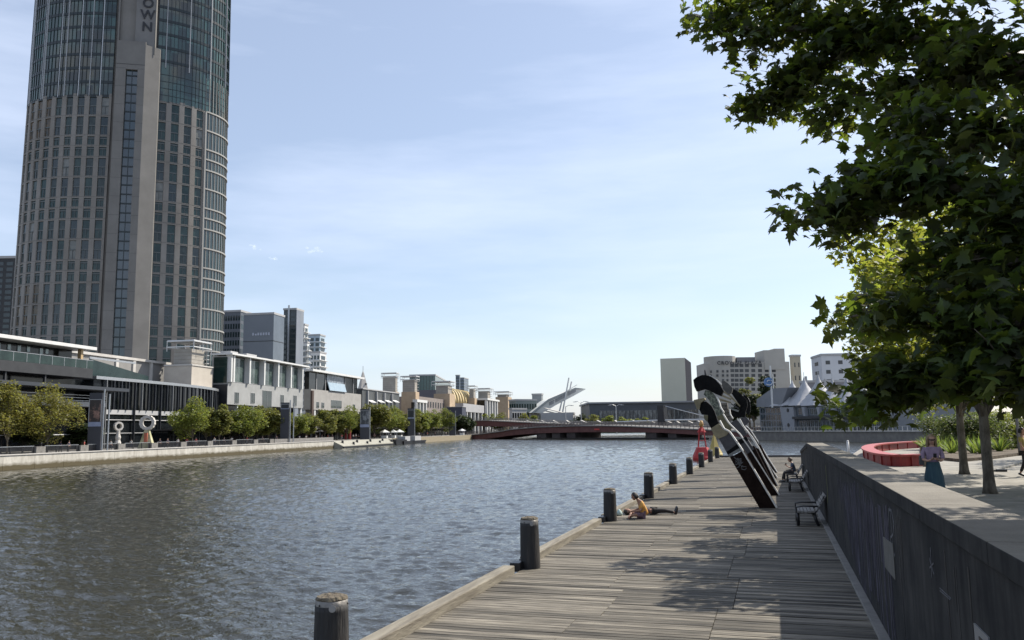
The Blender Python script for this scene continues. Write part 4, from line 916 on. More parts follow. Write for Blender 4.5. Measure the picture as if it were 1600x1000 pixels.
# second hall with dark upper floor and screen
f = Frame(475, 488, 563, 577, t0=T1); t = f.thing('grey_white_hall', 'grey white hall with a dark glass upper floor and a tilted roof screen', 'building')
zmid = f.X(490, 608)[1]; zund = f.X(490, 640)[1]; zt = f.X(488, 580)[1]; w, dd = f.w, f.d; zt2 = f.X(563, 586)[1]
b = MB(); b.box(0, w+2, .3, dd, zund, zmid).box(2, w, 3, dd, 0, zund); obj('wall', b, mat('hall_wall2', (.27, .26, .245), .75, c2=(.33, .32, .30), scale=.3), t)
b = MB(); b.box(.4, w, 1.2, dd, zmid+.01, zt); obj('upper_glazing', b, glassd, t)
b = MB(); b.box(-.8, w+3, -.6, dd, zt+.01, zt+.7); obj('roof', b, white, t)
b = MB(); x0, _ = f.X(515); x1, _ = f.X(541); z0 = f.X(515, 610)[1]; z1 = f.X(515, 597)[1]; zq = f.X(515, 583)[1]
b.hexa([(x0, -.2, z0), (x1, -.2, z0), (x1, .1, z0), (x0, .1, z0), (x0, .6, z1), (x1, .6, z1), (x1, .9, z1), (x0, .9, z1)]); obj('blue_screen', b, mat('screen_blue', (.26, .34, .40), .3, c2=(.33, .41, .46), scale=.8), t)
b = MB(); b.box(x0, x1, .95, 1.15, z1, zq); obj('poster_screen', b, mat('poster_dark', (.10, .12, .15), .3, c2=(.30, .33, .36), scale=.9, lo=.45, hi=.6), t)
for u in (499, 513, 543, 556): x, _ = f.X(u); b = MB(); b.box(x, x+.3, 1.0, 1.19, zmid, zt); obj('mullion', b, greyp, t)
winset(t, [(f.X(a)[0], f.X(c)[0], f.X(a, v1)[1], f.X(a, v0)[1]) for a, c, v0, v1 in ((496, 500, 628, 637), (504, 508, 629, 637), (519, 535, 625, 637), (553, 556, 632, 640))], glass, 'small_window', 'x', .3, frame=1, fm=greyp)
for u in (492, 560): x, _ = f.X(u, y=.5); b = MB(); b.box(x, x+1., .5, 1.4, 0, zund); obj('leg_column', b, white, t)
b = MB(); b.box(-.3, 1.0, -.3, .29, 0, zmid-.5); obj('brown_pier', b, mat('brown_cladding', (.07, .045, .035), .6), t)
# dark gallery with white awnings, right of it
f = Frame(None, 566, 624, 608, t0=T1); t = f.thing('dark_gallery_building', 'low dark gallery building with a row of white awnings', 'building')
b = MB(); b.box(0, f.w, 0, 14, 0, f.h); obj('wall', b, mat('gallery_wall', (.045, .05, .052), .5, c2=(.09, .095, .095), scale=.25), t)
for k, u in enumerate((574, 588, 600, 612)):
    x, z = f.X(u, 626); b = MB(); b.hexa([(x, -1.6, z-.7), (x+6, -1.6, z-.7), (x+6, -.02, z), (x, -.02, z), (x, -1.6, z-.55), (x+6, -1.6, z-.55), (x+6, -.02, z+.3), (x, -.02, z+.3)]); obj('awning', b, white, t)
    b = MB(); b.box(x-1.2, x-.6, -.8, -.01, 0, f.h-.4); obj('pier', b, greyp, t)
b = MB(); b.box(-.3, f.w+.3, -.4, 14.3, f.h+.01, f.h+.4); obj('roof', b, greyp, t)
# spire
P = np.array(BP(*[bk(567, 600, 42)[0], 42, 2])); zt = bk(567, 580, 42)[1]-2
t = thing('stone_spire', 'pointed grey stone spire rising behind the halls', 'spire', tuple(P), BRZ)
b = MB(); b.lathe([(3.4, 0), (3.3, zt*.62), (.5, zt*.97), (.1, zt)], 4); obj('spire_body', b, stoneL, t)
b = MB(); b.tube([(0, 0, zt), (0, 0, zt+2.4)], .12, 6); obj('finial', b, steel, t)
for k in range(2): b = MB(); zz = zt*(.70+.09*k); b.box(-.6, .6, -2.5+k*.7, -1.4+k*.5, zz, zz+.7); obj('vent', b, darkp, t)
turret('second stone turret, just right of the pointed spire', 598, 618, 621, 589, 583, 612, 22)
turret('third stone turret, in front of the green glass office', 629, 648, 652, 594, 588, 612, 22)
turret('fourth stone turret, at the left end of the gold ribbed roof', 681, 700, 706, 602, 596, 615, 22)
turret('fifth stone turret, at the right end of the gold ribbed roof', 733, 740, 743, 608, 603, 622, 24)
turret('sixth stone turret with the widest metal top, behind the white pavilion', 747, 762, 766, 611, 607, 624, 24)
turret('seventh and farthest stone turret with a golden base', 777, 791, 795, 616, 612, 620, 26)
# colonnade bits between turrets
f = Frame(640, 652, 668, 624, t0=17.); t = f.thing('white_portico', 'small white portico with slim columns between two turrets', 'portico')
b = MB(); b.box(0, f.w, 0, f.d*.6, f.h-1.2, f.h); obj('roof', b, white, t)
for k in range(4): b = MB(); x = k*f.w/3.3; b.box(x, x+.8, .2, 1.2, 0, f.h-1.21); obj('column', b, white, t)
b = MB(); b.box(.5, f.w, 3, f.d*.6, 0, f.h-1.21); obj('glazing', b, glassd, t)
f = Frame(600, 652, 700, 619, t0=24.); t = f.thing('brown_stone_building', 'brownish stone building filling the gap behind the portico', 'building')
b = MB(); b.box(0, f.w, 0, 20, 0, f.h); obj('wall', b, mat('brown_stone', (.17, .14, .13), .8, c2=(.23, .2, .18), scale=.2), t)
winset(t, [(x, x+2, f.h-5, f.h-2) for x in np.arange(3, f.w-3, 5)], glassd, 'window', 'x', 0, frame=1, fm=greyp)
f = Frame(698, 722, 726, 636, t0=13.); t = f.thing('dark_kiosk_building', 'small plain dark blue building behind the farthest riverside trees', 'building')
b = MB(); b.box(0, f.w+3, 0, f.d, 0, f.h); obj('wall', b, mat('dark_blue_wall', (.04, .045, .07), .6), t)
b = MB(); b.box(-.3, f.w+3.3, -.3, f.d, f.h+.01, f.h+.3); obj('roof', b, greyp, t)
f = Frame(715, 724, 756, 630, t0=18.); t = f.thing('grey_pavilion', 'grey flat roofed pavilion under the gold ribbed roof', 'building')
b = MB(); b.box(0, f.w, 0, f.d+2, f.X(724, 643)[1], f.h); obj('wall', b, mat('pav_grey', (.30, .30, .31), .7, c2=(.35, .35, .36), scale=.3), t)
for k in range(6): b = MB(); x = k*f.w/5.5; b.box(x, x+1.2, .2, 1.2, 0, f.X(724, 643)[1]-.01); obj('column', b, white, t)
b = MB(); b.box(.6, f.w, 2.5, 4, 0, f.X(724, 643)[1]-.01); obj('glazing', b, glassd, t)
f = Frame(755, 761, 779, 622, t0=17.); t = f.thing('white_columned_building', 'white columned building next to the sixth turret', 'building')
b = MB(); b.box(0, f.w, 1.5, f.d+4, 0, f.h-1.2); obj('wall', b, glassd, t)
b = MB(); b.box(-.5, f.w+.5, -.5, f.d+4.2, f.h-1.19, f.h); obj('roof', b, white, t)
for k in range(5): b = MB(); x = k*f.w/4.6; b.box(x, x+1.6, 0, 1.49, 0, f.h-1.2); obj('column', b, white, t)
# gold ribbed barrel roof
f = Frame(None, 703, 735, 606, t0=30.); t = f.thing('gold_ribbed_roof_hall', 'barrel roofed hall with diagonal golden ribs', 'building')
b = MB(); b.box(0, f.w, 4, 20, 0, f.h-1); obj('wall', b, mat('hall_dark_blue', (.10, .10, .12), .6), t)
zb = f.X(703, 630)[1]
for k in range(9):
    x = k*f.w/8; pts = [(x-2.5+5*q, 6*(1-math.cos(q*PI/2))-2, zb+(f.h-zb)*math.sin(q*PI/2)) for q in np.linspace(0, 1, 7)]
    b = MB(); b.tube(pts[::1], .75, 6); obj('golden_rib', b, mat('gold_rib', (.52, .38, .16), .5, c2=(.6, .47, .24), scale=1), t, True)
b = MB(); b.box(0, f.w, -2, 3, 0, zb); obj('base_wall', b, mat('base_beige', (.3, .27, .24), .8), t)
# ================================================================ buildings farther behind the left bank
def tower(name, lab, uL, uC, uR, vt, D, rz, m, m2=None, rows=0, colsx=0, colsy=0, gm=None, cat='building', roof=True, cap=60, wr=.62, wc=.66, zb=2.):
    f = Frame(uL, uC, uR, vt, D=D, rz=rz, zb=zb); t = f.thing(name, lab, cat); w = f.w or 20; d = f.d or 20
    b = MB(); b.box(0, w, 0, d, 0, f.h); b.m[:] = []
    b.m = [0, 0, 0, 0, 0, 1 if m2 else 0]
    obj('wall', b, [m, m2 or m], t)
    if roof: b = MB(); b.box(-.3, w+.3, -.3, d+.3, f.h+.01, f.h+1.0); obj('roof', b, greyp, t)
    if rows:
        rx = []; ry = []; rh = (f.h-4)/rows
        for j in range(rows-1, -1, -1):
            for i in range(colsx): rx.append((w*(i+.5-wc/2)/colsx, w*(i+.5+wc/2)/colsx, 3+rh*(j+.5-wr/2), 3+rh*(j+.5+wr/2)))
            for i in range(colsy): ry.append((d*(i+.5-wc/2)/colsy, d*(i+.5+wc/2)/colsy, 3+rh*(j+.5-wr/2), 3+rh*(j+.5+wr/2)))
        if rx: winset(t, rx, gm or glass, 'window', 'x', 0, cap//2, frame=1)
        if ry: winset(t, ry, gm or glass, 'window', 'y', 0, cap//2)
    return t, f
tower('dark_office_tower', 'dark glass tower cut by the left edge of the photo', None, -80, 26, 405, 330, cr_, darkp, None, 30, 8, 12, glass, 'tower', cap=90)
tower('dark_office_block', 'dark grey office block immediately right of the hotel tower', 340, 376, 392, 487, 420, BRZ, mat('office_dark', (.07, .08, .095), .4, c2=(.10, .11, .13), scale=.1), None, 14, 3, 8, glass)
t, f = tower('blue_glass_office', 'smooth blue grey glass office with faint lettering near its roof', 378, 428, 442, 491, 400, BRZ, mat('blue_glass_wall', (.05, .06, .075), .15, ior=1.7, c2=(.09, .11, .135), scale=.06), mat('office_skin', (.085, .10, .125), .2, ior=1.6, c2=(.11, .125, .15), scale=.05))
b = MB(); b.box(-.08, -.01, 2, f.d-1, 4, f.h*.55); obj('dark_reflecting_glass', b, glassd, t)
b = MB()
r = random.Random(8); y = f.d*.12
while y < f.d*.66:
    b.box(-.2, -.02, y, y+.9, f.h*.83, f.h*.83+r.choice((1.3, 1.3, .9))); y += 1.35
obj('roof_lettering', b, mat('letter_pale', (.35, .38, .45), .5), t)
b = MB()
for z in (.35, .57, .78): b.box(-.12, -.01, 0, f.d, f.h*z, f.h*z+.3); b.box(0, f.w, -.12, -.01, f.h*z, f.h*z+.3)
obj('seam', b, darkp, t)
t, f = tower('slender_office_tower', 'slender dark tower with a pale right face and a roof mast', 441, 463, 472, 484, 430, BRZ, mat('tower_dark_face', (.035, .045, .045), .25, c2=(.06, .07, .07), scale=.1), None, 22, 0, 2, glass, 'tower', wc=.8)
b = MB(); b.box(.0, f.w, -.25, -.02, 0, f.h); obj('pale_side', b, mat('tower_pale_face', (.16, .18, .21), .5, c2=(.2, .22, .25), scale=.1), t)
b = MB(); b.box(-.6, -.1, f.d*.5, f.d*.5+.9, 0, f.h+2.5); obj('vertical_fin', b, steel, t)
def aptower(lab, uL, uC, uR, vt, D, m, n, balc=True, gm=glass):
    t, f = tower('apartment_tower', lab, uL, uC, uR, vt, D, BRZ, m, None, n, 1, 3, gm, 'tower')
    if balc:
        b = MB(); rh = (f.h-4)/n
        for j in range(n): b.box(-1.0, -.07, -.4, f.d*.7, 3+rh*j, 3+rh*j+.35); b.box(-.6, f.w+1.2, -1.3, -.07, 3+rh*j, 3+rh*j+.35)
        obj('balcony_slab', b, white, t, kind=None)
    return t
aptower('narrow white apartment tower with stepped balconies', 472, 476, 480, 508, 520, white, 18)
aptower('lower white balconied apartments at the foot of the slender tower', 472, 480, 482, 536, 500, white, 14)
aptower('blue white apartment tower with a blue glass edge', 474, 500, 507, 524, 560, mat('apt_blue', (.30, .38, .44), .5, c2=(.38, .45, .5), scale=.1), 18)
t = aptower('shorter white apartment wing with jutting balconies at the right', 484, 500, 509, 551, 540, white, 12)
t, f = tower('green_glass_office', 'wide green glass office with a flat roof behind the turrets', 640, 680, 704, 587, 560, BRZ+.15, glassg, None, 0); 
b = MB(); b.box(-.12, -.01, 0, f.d, 0, f.h-.1); obj('green_glazing', b, mat('green_curtain', (.07, .13, .13), .12, ior=1.8, c2=(.09, .16, .155), scale=.1), t)
b = MB()
for k in range(1, 9): b.box(-.25, -.13, f.d*k/9, f.d*k/9+.2, 0, f.h-.1)
obj('mullion', b, darkp, t)
tower('blue_high_rise', 'tall stepped blue grey high rise far behind the ribbed roof', 712, 718, 719, 587, 900, BRZ, mat('hr_blue', (.12, .15, .19), .4), None, 18, 0, 3, glass, 'tower', cap=40)
tower('blue_high_rise', 'lower blue grey high rise right of the tall stepped one', 719, 725, 732, 591, 920, BRZ, mat('hr_blue2', (.14, .17, .22), .4), None, 16, 3, 3, glass, 'tower', cap=40)
tower('grey_glass_building', 'flat grey glass building with a sloping roof beyond the last turret', 795, 806, 838, 626, 520, BRZ-.9, mat('gg', (.14, .17, .165), .3, c2=(.2, .23, .22), scale=.1), None, 3, 8, 3, glassg)
tower('grey_block_building', 'square grey block beside the foot of the raised blade roof', 831, 846, 848, 617, 540, BRZ-.2, mat('gb', (.25, .27, .28), .6), None, 0)
tower('dark_low_building', 'low dark building at water level left of the bridges', 795, 800, 822, 640, 500, BRZ-.6, greyp, None, 2, 6, 0, glassd)
# ================================================================ bridges
def vplane(p0, p1):
    p0 = np.array(p0[:2]); p1 = np.array(p1[:2]); e = (p1-p0)/np.linalg.norm(p1-p0); n = np.array([-e[1], e[0]])
    def hit(u, v):
        d = ray(u, v); k = ((p0-EYE[:2]) @ n)/(d[:2] @ n); p = EYE+d*k; return (p[:2]-p0) @ e, p[2]
    return hit, p0, e, n, math.atan2(e[1], e[0])
rust = mat('bridge_red', (.105, .040, .038), .7, c2=(.16, .07, .06), scale=.5)
bgrey = mat('bridge_grey', (.20, .19, .18), .8, c2=(.28, .27, .25), scale=.6)
def interp(prof, x): return float(np.interp(x, [p[0] for p in prof], [p[1] for p in prof]))
def bridge(name, lab, P0, P1, top, bot, wd, mg, piers, rail):
    hit, p0, e, n, rz = vplane(P0, P1); L_ = float((np.array(P1[:2])-p0) @ e)
    T_ = [hit(u, v) for u, v in top]; Bt = [hit(u, v) for u, v in bot]
    t = thing(name, lab, 'bridge', (p0[0], p0[1], 0), rz, None)
    xs = np.linspace(-12, L_+25, 40); GB = [MB(), MB(), MB()]; dk_ = MB()
    for a, c in zip(xs[:-1], xs[1:]):
        za, zc2 = interp(T_, a), interp(T_, c); ya, yc2 = interp(Bt, a), interp(Bt, c)
        for gi, (y0, y1) in enumerate(((0, .5), (wd-.5, wd), (wd/2-.3, wd/2+.3))): GB[gi].hexa([(a, y0, ya), (c, y0, yc2), (c, y1, yc2), (a, y1, ya), (a, y0, za), (c, y0, zc2), (c, y1, zc2), (a, y1, za)])
        dk_.hexa([(a, -.5, za), (c, -.5, zc2), (c, wd+.5, zc2), (a, wd+.5, za), (a, -.5, za+.4), (c, -.5, zc2+.4), (c, wd+.5, zc2+.4), (a, wd+.5, za+.4)])
    for gb in GB: obj('girder', gb, mg, t)
    obj('deck', dk_, bgrey, t)
    for yy in (-.3, wd+.2):
        b = MB()
        for a, c in zip(xs[:-1], xs[1:]):
            za, zc2 = interp(T_, a)+.4, interp(T_, c)+.4
            for z in (.15, .4, .65, .9, 1.2): b.hexa([(a, yy, za+z), (c, yy, zc2+z), (c, yy+.1, zc2+z), (a, yy+.1, za+z), (a, yy, za+z+.1), (c, yy, zc2+z+.1), (c, yy+.1, zc2+z+.1), (a, yy+.1, za+z+.1)])
        x = 0
        while x < L_: z = interp(T_, x)+.4; b.box(x, x+.18, yy-.03, yy+.13, z, z+1.35); x += 2.
        obj('railing', b, rail, t)
    for u0, u1 in piers:
        a, _ = hit(u0, 680); c, _ = hit(u1, 680); b = MB(); b.box(a, c, .6, wd-.6, -3, interp(Bt, (a+c)/2)-.02); obj('pier', b, mat('pier_dark', (.05, .04, .04), .85, c2=(.09, .075, .07), scale=.6), t)
    return t, hit, T_, L_
PB0 = (-143, 384); PB1 = (0, 294)
bt, hitB, TB_, LB = bridge('road_bridge', 'low brown red arched road bridge crossing the river, the nearer of two', PB0, PB1,
    [(740, 680), (780, 675), (800, 671.5), (840, 668), (900, 666), (960, 666), (1030, 669), (1100, 672), (1180, 677)],
    [(740, 688), (780, 683), (800, 680), (840, 677), (900, 675.5), (960, 675), (1030, 676), (1100, 680), (1180, 684)], 17, rust, [(837, 851), (861, 873), (884, 897), (1007, 1024), (1042, 1055)], mat('rail_brown', (.14, .12, .11), .7))
b = MB(); a, _ = hitB(836, 685); c, _ = hitB(1110, 685); b.box(a, c, -1.6, -.9, -.5, .55); obj('fender_beam', b, blackm, bt)
b = MB(); a, _ = hitB(930, 670); c, z = hitB(938, 671); b.box(a, c, -.62, -.52, z-.2, z+.3); obj('height_sign', b, mat('sign_red', (.6, .06, .05), .5), bt)
# rear bridge with its row of slanted white struts
PC0 = (-150, 425); PC1 = (8, 326)
ct, hitC, TC_, LC = bridge('road_bridge', 'rear bridge with a row of slanted white struts and a dark pylon', PC0, PC1,
    [(735, 658), (760, 657.5), (850, 662), (900, 664), (1000, 666), (1100, 667), (1180, 668)],
    [(735, 666), (760, 666), (850, 668), (900, 669.5), (1000, 670), (1100, 671), (1180, 672)], 12, rust, [(870, 885), (1012, 1022)], mat('rail_grey', (.25, .24, .23), .7))
for u, l in ((827, 9), (850, 9), (868, 8), (888, 6), (913, 11), (937, 9), (963, 5), (993, 10), (1018, 12), (1044, 12), (1058, 8), (1077, 11), (1092, 9)):
    x0, z0 = hitC(u-l/2, 656.5); x1, z1 = hitC(u+l/2, 661); b = MB(); b.prismv([(x0, -.8, z0), (x0+.55, -.8, z0), (x1+.55, -.8, z1), (x1, -.8, z1)][::-1], (0, 1.0, 0)); obj('slanted_strut', b, stoneL, ct)
b = MB(); P = [hitC(u, v) for u, v in ((965, 659.5), (1000, 658), (1040, 656.5), (1110, 655.5), (1180, 656))]; b.tube([(x, -.3, z) for x, z in P], .35, 6); obj('white_handrail', b, white, ct)
b = MB(); x0, z0 = hitC(1030, 664); x1, z1 = hitC(1040, 633); b.hexa([(x0, -1, z0-3), (x1, -1, z0-3), (x1, 1.5, z0-3), (x0, 1.5, z0-3), (x0, -1, z1), (x1-.5, -1, z1), (x1-.5, 1.5, z1), (x0, 1.5, z1)]); obj('dark_pylon', b, darkp, ct)
b = MB(); xa, za = hitC(1037, 634); xb, zb = hitC(1105, 651); b.tube([(xa, 0, za), (xb, 0, zb)], .18, 5); obj('stay_cable', b, steel, ct)
# street lamps beyond the bridges
def lamp(lab, u, vt, vb, D, arms, ln=7.):
    P = dp(u, vb, D); Q = dp(u, vt, D); h = Q[2]-1.5
    t = thing('street_lamp', lab, 'street lamp', (P[0], P[1], 1.5), cr_, 'lamps behind the bridges')
    b = MB(); b.tube([(0, 0, 0), (0, 0, h)], [.28, .18], 6); obj('pole', b, steel, t)
    for a in arms:
        b = MB(); x0, _ = 0, 0; b.tube([(0, 0, h-.2), (a*ln*.5, 0, h+.6), (a*ln, 0, h+.5)], .14, 5); obj('arm', b, steel, t)
        b = MB(); b.box(a*ln-.8, a*ln+.8, -.3, .3, h+.25, h+.5); obj('lamp_head', b, greyp, t)
lamp('two armed lamp post in the gap between blade roof and convention hall', 908, 629, 648, 430, (-1, 1), 3.2)
lamp('single armed lamp post close to the blade roof supports', 884, 635, 650, 430, (1,), 3.4)
lamp('lamp post standing against the left part of the dark convention hall', 963, 634, 655, 410, (-1, 1), 3.2)
# ================================================================ raised blade roof
Dd = 520.; hit, p0, e, n, rz = vplane(dp(825, 644, Dd), dp(915, 644, Dd+10))
t = thing('blade_roof', 'raised slanting white blade shaped roof with two leaning poles', 'roof', (p0[0], p0[1], 2), rz)
def poly(pts, y0, y1, m, nm, root, hit=hit, zb=2.):
    P = [hit(u, v) for u, v in pts]; P = [(x, y0, z-zb) for x, z in P]
    ar = sum(P[k][0]*P[(k+1) % len(P)][2]-P[(k+1) % len(P)][0]*P[k][2] for k in range(len(P)))
    if ar < 0: P = P[::-1]
    b = MB(); b.prismv(P, (0, y1-y0, 0)); return obj(nm, b, m, root)
poly([(828, 645), (854, 626), (896, 608), (912, 608.5), (892, 619.5), (868, 632), (844, 646)], -4, 14, mat('blade_under', (.62, .62, .57), .6, c2=(.70, .70, .65), scale=.1), 'blade_slab', t)
poly([(827, 645), (853.5, 624), (895, 606.3), (912, 608), (896, 608.6), (854, 627.5), (831, 646)], -4.5, -4.01, mat('blade_side', (.30, .32, .31), .6), 'blade_edge', t)
poly([(842, 645), (840, 660), (828, 660), (829, 646)], 0, 10, concrete, 'blade_footing', t)
def pole(u0, v0, u1, v1, y, r=.45): a = hit(u0, v0); c = hit(u1, v1); b = MB(); b.tube([(a[0], y, a[1]-2), (c[0], y, c[1]-2)], r, 6); return b
for q in ((868, 652, 874.5, 625), (874, 650, 885, 591), (886, 611, 889, 597)): obj('leaning_pole', pole(*q, -5), white, t)
b = pole(884, 613, 904, 601, 3, .3); obj('edge_fin', b, white, t)
r = random.Random(3); b = MB()
for k in range(22):
    u = 855+k*1.9; 
    if k in (4, 14): continue
    x, z = hit(u, 633-(u-855)*.52-2.2); b.box(x, x+.5, -4.4, -4.2, z-1.2-2, z+.9-2); 
    if k % 2: b.box(x, x+1.1, -4.4, -4.2, z+.5-2, z+.9-2)
obj('roof_lettering', b, mat('letter_grey', (.28, .29, .30), .5), t)
t, f = tower('layered_roof_building', 'low building with stacked pale sloping roofs under the blade', 844, 848, 897, 648, 500, cr_-.25, greyp, None, 0)
for k in range(3): b = MB(); b.hexa([(1, -3+k, f.h+.5+k*1.6), (f.w*.98, -3+k, f.h-4+k*1.3), (f.w*.98, 8, f.h-4+k*1.3), (1, 8, f.h+.5+k*1.6), (1, -3+k, f.h+1+k*1.6), (f.w*.98, -3+k, f.h-3.5+k*1.3), (f.w*.98, 8, f.h-3.5+k*1.3), (1, 8, f.h+1+k*1.6)]); obj('sloping_roof', b, stoneL, t)
# ================================================================ convention hall and slab tower
f = Frame(None, 922, 1290, 631, D=480, rz=cr_); t = f.thing('convention_hall', 'long low dark convention hall with a flat pale roof edge and glass painted with mottled reflections', 'building')
zg = f.X(1000, 641)[1]
b = MB(); b.prismv([(2, 0, 0), (f.w, 0, 0), (f.w, 0, f.h), (-.5, 0, f.h), (-.2, 0, f.h*.6)], (0, 60, 0)); obj('wall', b, mat('hall_dark', (.065, .072, .085), .55, c2=(.085, .095, .11), scale=.08), t)
b = MB(); b.box(-1.5, f.w, -1, 60, f.h+.01, f.h+.9); obj('roof', b, mat('roof_pale', (.26, .27, .29), .6), t)
b = MB(); b.box(5, f.w, -.2, -.05, 0, zg); obj('reflection_glazing', b, mat('reflection_mottled_glass', (.05, .055, .06), .15, ior=1.7, c2=(.17, .185, .19), scale=.35, stretch=(2.2, 1, .7), lo=.45, hi=.6), t)  # mottling in the colour stands in for reflections
b = MB()
for k in range(60): x = 5+k*(f.w-5)/60; b.box(x, x+.25, -.35, -.21, 0, zg)
obj('mullion', b, darkp, t)
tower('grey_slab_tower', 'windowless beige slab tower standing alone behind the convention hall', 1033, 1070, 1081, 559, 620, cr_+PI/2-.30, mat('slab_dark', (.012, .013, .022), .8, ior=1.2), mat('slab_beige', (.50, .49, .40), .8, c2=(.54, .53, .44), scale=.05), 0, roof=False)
# ================================================================ hotel behind the aquarium
hb = mat('hotel_beige', (.36, .34, .30), .8, c2=(.41, .39, .35), scale=.1)
f = Frame(None, 1140, 1235, 566, D=420, rz=cr_+.04); t = f.thing('grey_beige_hotel', 'grey beige hotel with rows of square windows and a rounded left end', 'building')
w = f.w; zw = lambda v, u=1180: f.X(u, v)[1]
b = MB(); b.box(0, w, 0, 22, 0, f.h); obj('wall', b, hb, t)
xl, _ = f.X(1108); xr, _ = f.X(1157)
b = MB(); rr_ = (xr-xl)/2; zt = f.X(1130, 556)[1]; b.lathe([(rr_, 0), (rr_, zt)], 20, (xl+rr_, rr_*.9)); obj('rounded_wing', b, hb, t)
b = MB(); xq, _ = f.X(1104); b.box(xq, xl+3, 3, 18, 0, f.X(1106, 567)[1]); obj('stepped_wing', b, hb, t)
b = MB(); xa, _ = f.X(1196); xb_, _ = f.X(1228); b.box(xa, xb_, -.3, 14, f.h-4, f.X(1210, 547)[1]); xc2, _ = f.X(1213); b.box(xc2, xb_+.4, .5, 12, f.h, f.X(1215, 544.5)[1]); obj('roof_tower', b, hb, t)
b = MB(); xa2, _ = f.X(1157); b.box(xa2, f.X(1186)[0], 4, 16, f.h+.01, f.X(1170, 557)[1]); obj('plant_room', b, mat('plant_grey', (.16, .16, .17), .6), t)
for k in range(9):
    a = 2*PI*(.52+k*.055); b = MB(); cx, cy = xl+rr_, rr_*.9
rects = []
for j, v in enumerate((571, 579, 586.5, 594, 601, 608)):
    for i, u in enumerate((1144, 1151, 1158.5, 1167, 1177, 1187.5, 1198, 1209)):
        x0, z0 = f.X(u-2.9, v+2.5); x1, z1 = f.X(u+2.9, v-2.4); rects.append((x0, x1, z0, z1))
winset(t, rects, mat('hotel_window', (.03, .03, .035), .15, c2=(.06, .06, .06), scale=.3), 'window', 'x', 0., frame=1)
rects = []
for v in (580, 586.5, 594, 601, 608):
    for u in (1113, 1121, 1129, 1136):
        x0, z0 = f.X(u-1.4, v+2); x1, z1 = f.X(u+1.4, v-1.6); cx = xl+rr_; 
        x = (x0+x1)/2; y = rr_*.9-math.sqrt(max(rr_**2-(x-cx)**2, .1)); b = MB(); b.box(x0, x1, y-.25, y+.6, z0, z1); obj('window', b, MATS['hotel_window'], t)
x, z = f.X(1154, 567.3); text('hotel_sign', 'CROWNE PLAZA', 2.5, blackm, t, Matrix.Translation((x, -1.3, z)) @ Matrix.Rotation(PI/2, 4, 'X'), .08, spacing=1.25)
tower('beige_block_building', 'plain pale beige block with two small windows right of the hotel', 1236, 1238, 1253, 557, 440, cr_+.2, mat('beige_wall', (.36, .33, .26), .8), None, 5, 2, 0, MATS['hotel_window'], wc=.3, wr=.35, roof=True)
tower('white_block_building', 'tall white block partly hidden by the plane tree leaves', 1270, 1283, 1345, 556, 380, cr_-.1, mat('white_wall', (.50, .51, .53), .8, c2=(.56, .57, .58), scale=.1), None, 7, 3, 1, MATS['hotel_window'], wc=.35, wr=.4)
tower('grey_low_block', 'low grey block with rooftop vents behind the tent roofs', 1250, 1258, 1330, 598, 340, cr_, mat('grey_low', (.22, .22, .24), .8), None, 0)
for u, v, D_ in ((1259, 588, 338), (1276, 586, 338), (1289, 592, 338)):
    P = dp(u, v, D_); b = MB(); b.tube([(P[0], P[1], P[2]-8), tuple(P)], .5, 6); obj('roof_vent', b, greyp, None, label={1259: 'left thin rooftop vent above the second tent peak', 1276: 'middle thin rooftop vent above the third tent peak', 1289: 'right thin rooftop vent by the plane tree leaves'}[u], category='vent', group='rooftop vents')
# ================================================================ aquarium and its quay
hitq, p0q, eq, nq, rzq = vplane(A1, A2)
qL = float((np.array(A2[:2])-p0q) @ eq)+150
t = thing('quay_wall', 'grey stone quay wall below the aquarium on the far right bank', 'wall', (p0q[0], p0q[1], 0), rzq)
b = MB(); b.box(-2, qL, -.5, -.02, -2, 2.6); obj('wall_face', b, mat('far_quay', (.14, .13, .12), .9, c2=(.20, .19, .17), scale=.6), t)
b = MB(); b.box(-2, qL, -.8, 0, 2.61, 2.95); obj('coping', b, concrete, t)
b = MB()
x = 0
while x < qL-60: b.box(x, x+.12, -.5, -.38, 2.95, 4.0); x += 1.8
b.box(0, qL-60, -.5, -.4, 3.95, 4.05); obj('railing', b, steel, t)
f = Frame(None, 1184, 1385, 637, t0=None, D=float((R.T @ (np.array([*A1])-EYE))[2]*-1)+14, rz=rzq, zb=1.9)
t = f.thing('aquarium_building', 'low riverside building with white tent roofs and dark glazed walls', 'building'); w, h = f.w, f.h
b = MB(); b.box(0, w, .6, 30, 0, h); obj('wall', b, mat('aq_wall', (.10, .115, .135), .6, c2=(.14, .155, .17), scale=.2), t)
def fp(pts, y0, y1, nm, m):
    P = [f.X(u, v, 0) for u, v in pts]; P = [(x, y0, z) for x, z in P]
    ar = sum(P[k][0]*P[(k+1) % len(P)][2]-P[(k+1) % len(P)][0]*P[k][2] for k in range(len(P)))
    b = MB(); b.prismv(P if ar > 0 else P[::-1], (0, y1-y0, 0)); return obj(nm, b, m, t)
fp([(1183, 624), (1207, 607), (1232, 605.5), (1221, 636), (1183, 636)], -.2, 20, 'sloped_fascia', mat('fascia_grey', (.17, .18, .20), .6, c2=(.2, .21, .23), scale=.3))
gr = []
us = [1184, 1192, 1200, 1208, 1216]
for a, c in zip(us[:-1], us[1:]):
    for v1, v0 in ((646, 638), (657, 648), (666, 658), (674, 667)): gr.append((f.X(a)[0]+.1, f.X(c)[0]-.15, f.X(a, v1)[1], f.X(a, v0)[1]))
us = list(range(1243, 1384, 6))
for a, c in zip(us[:-1], us[1:]):
    for v1, v0 in ((648, 639), (673, 658)): gr.append((f.X(a)[0]+.1, f.X(c)[0]-.2, f.X(a, v1)[1], f.X(a, v0)[1]))
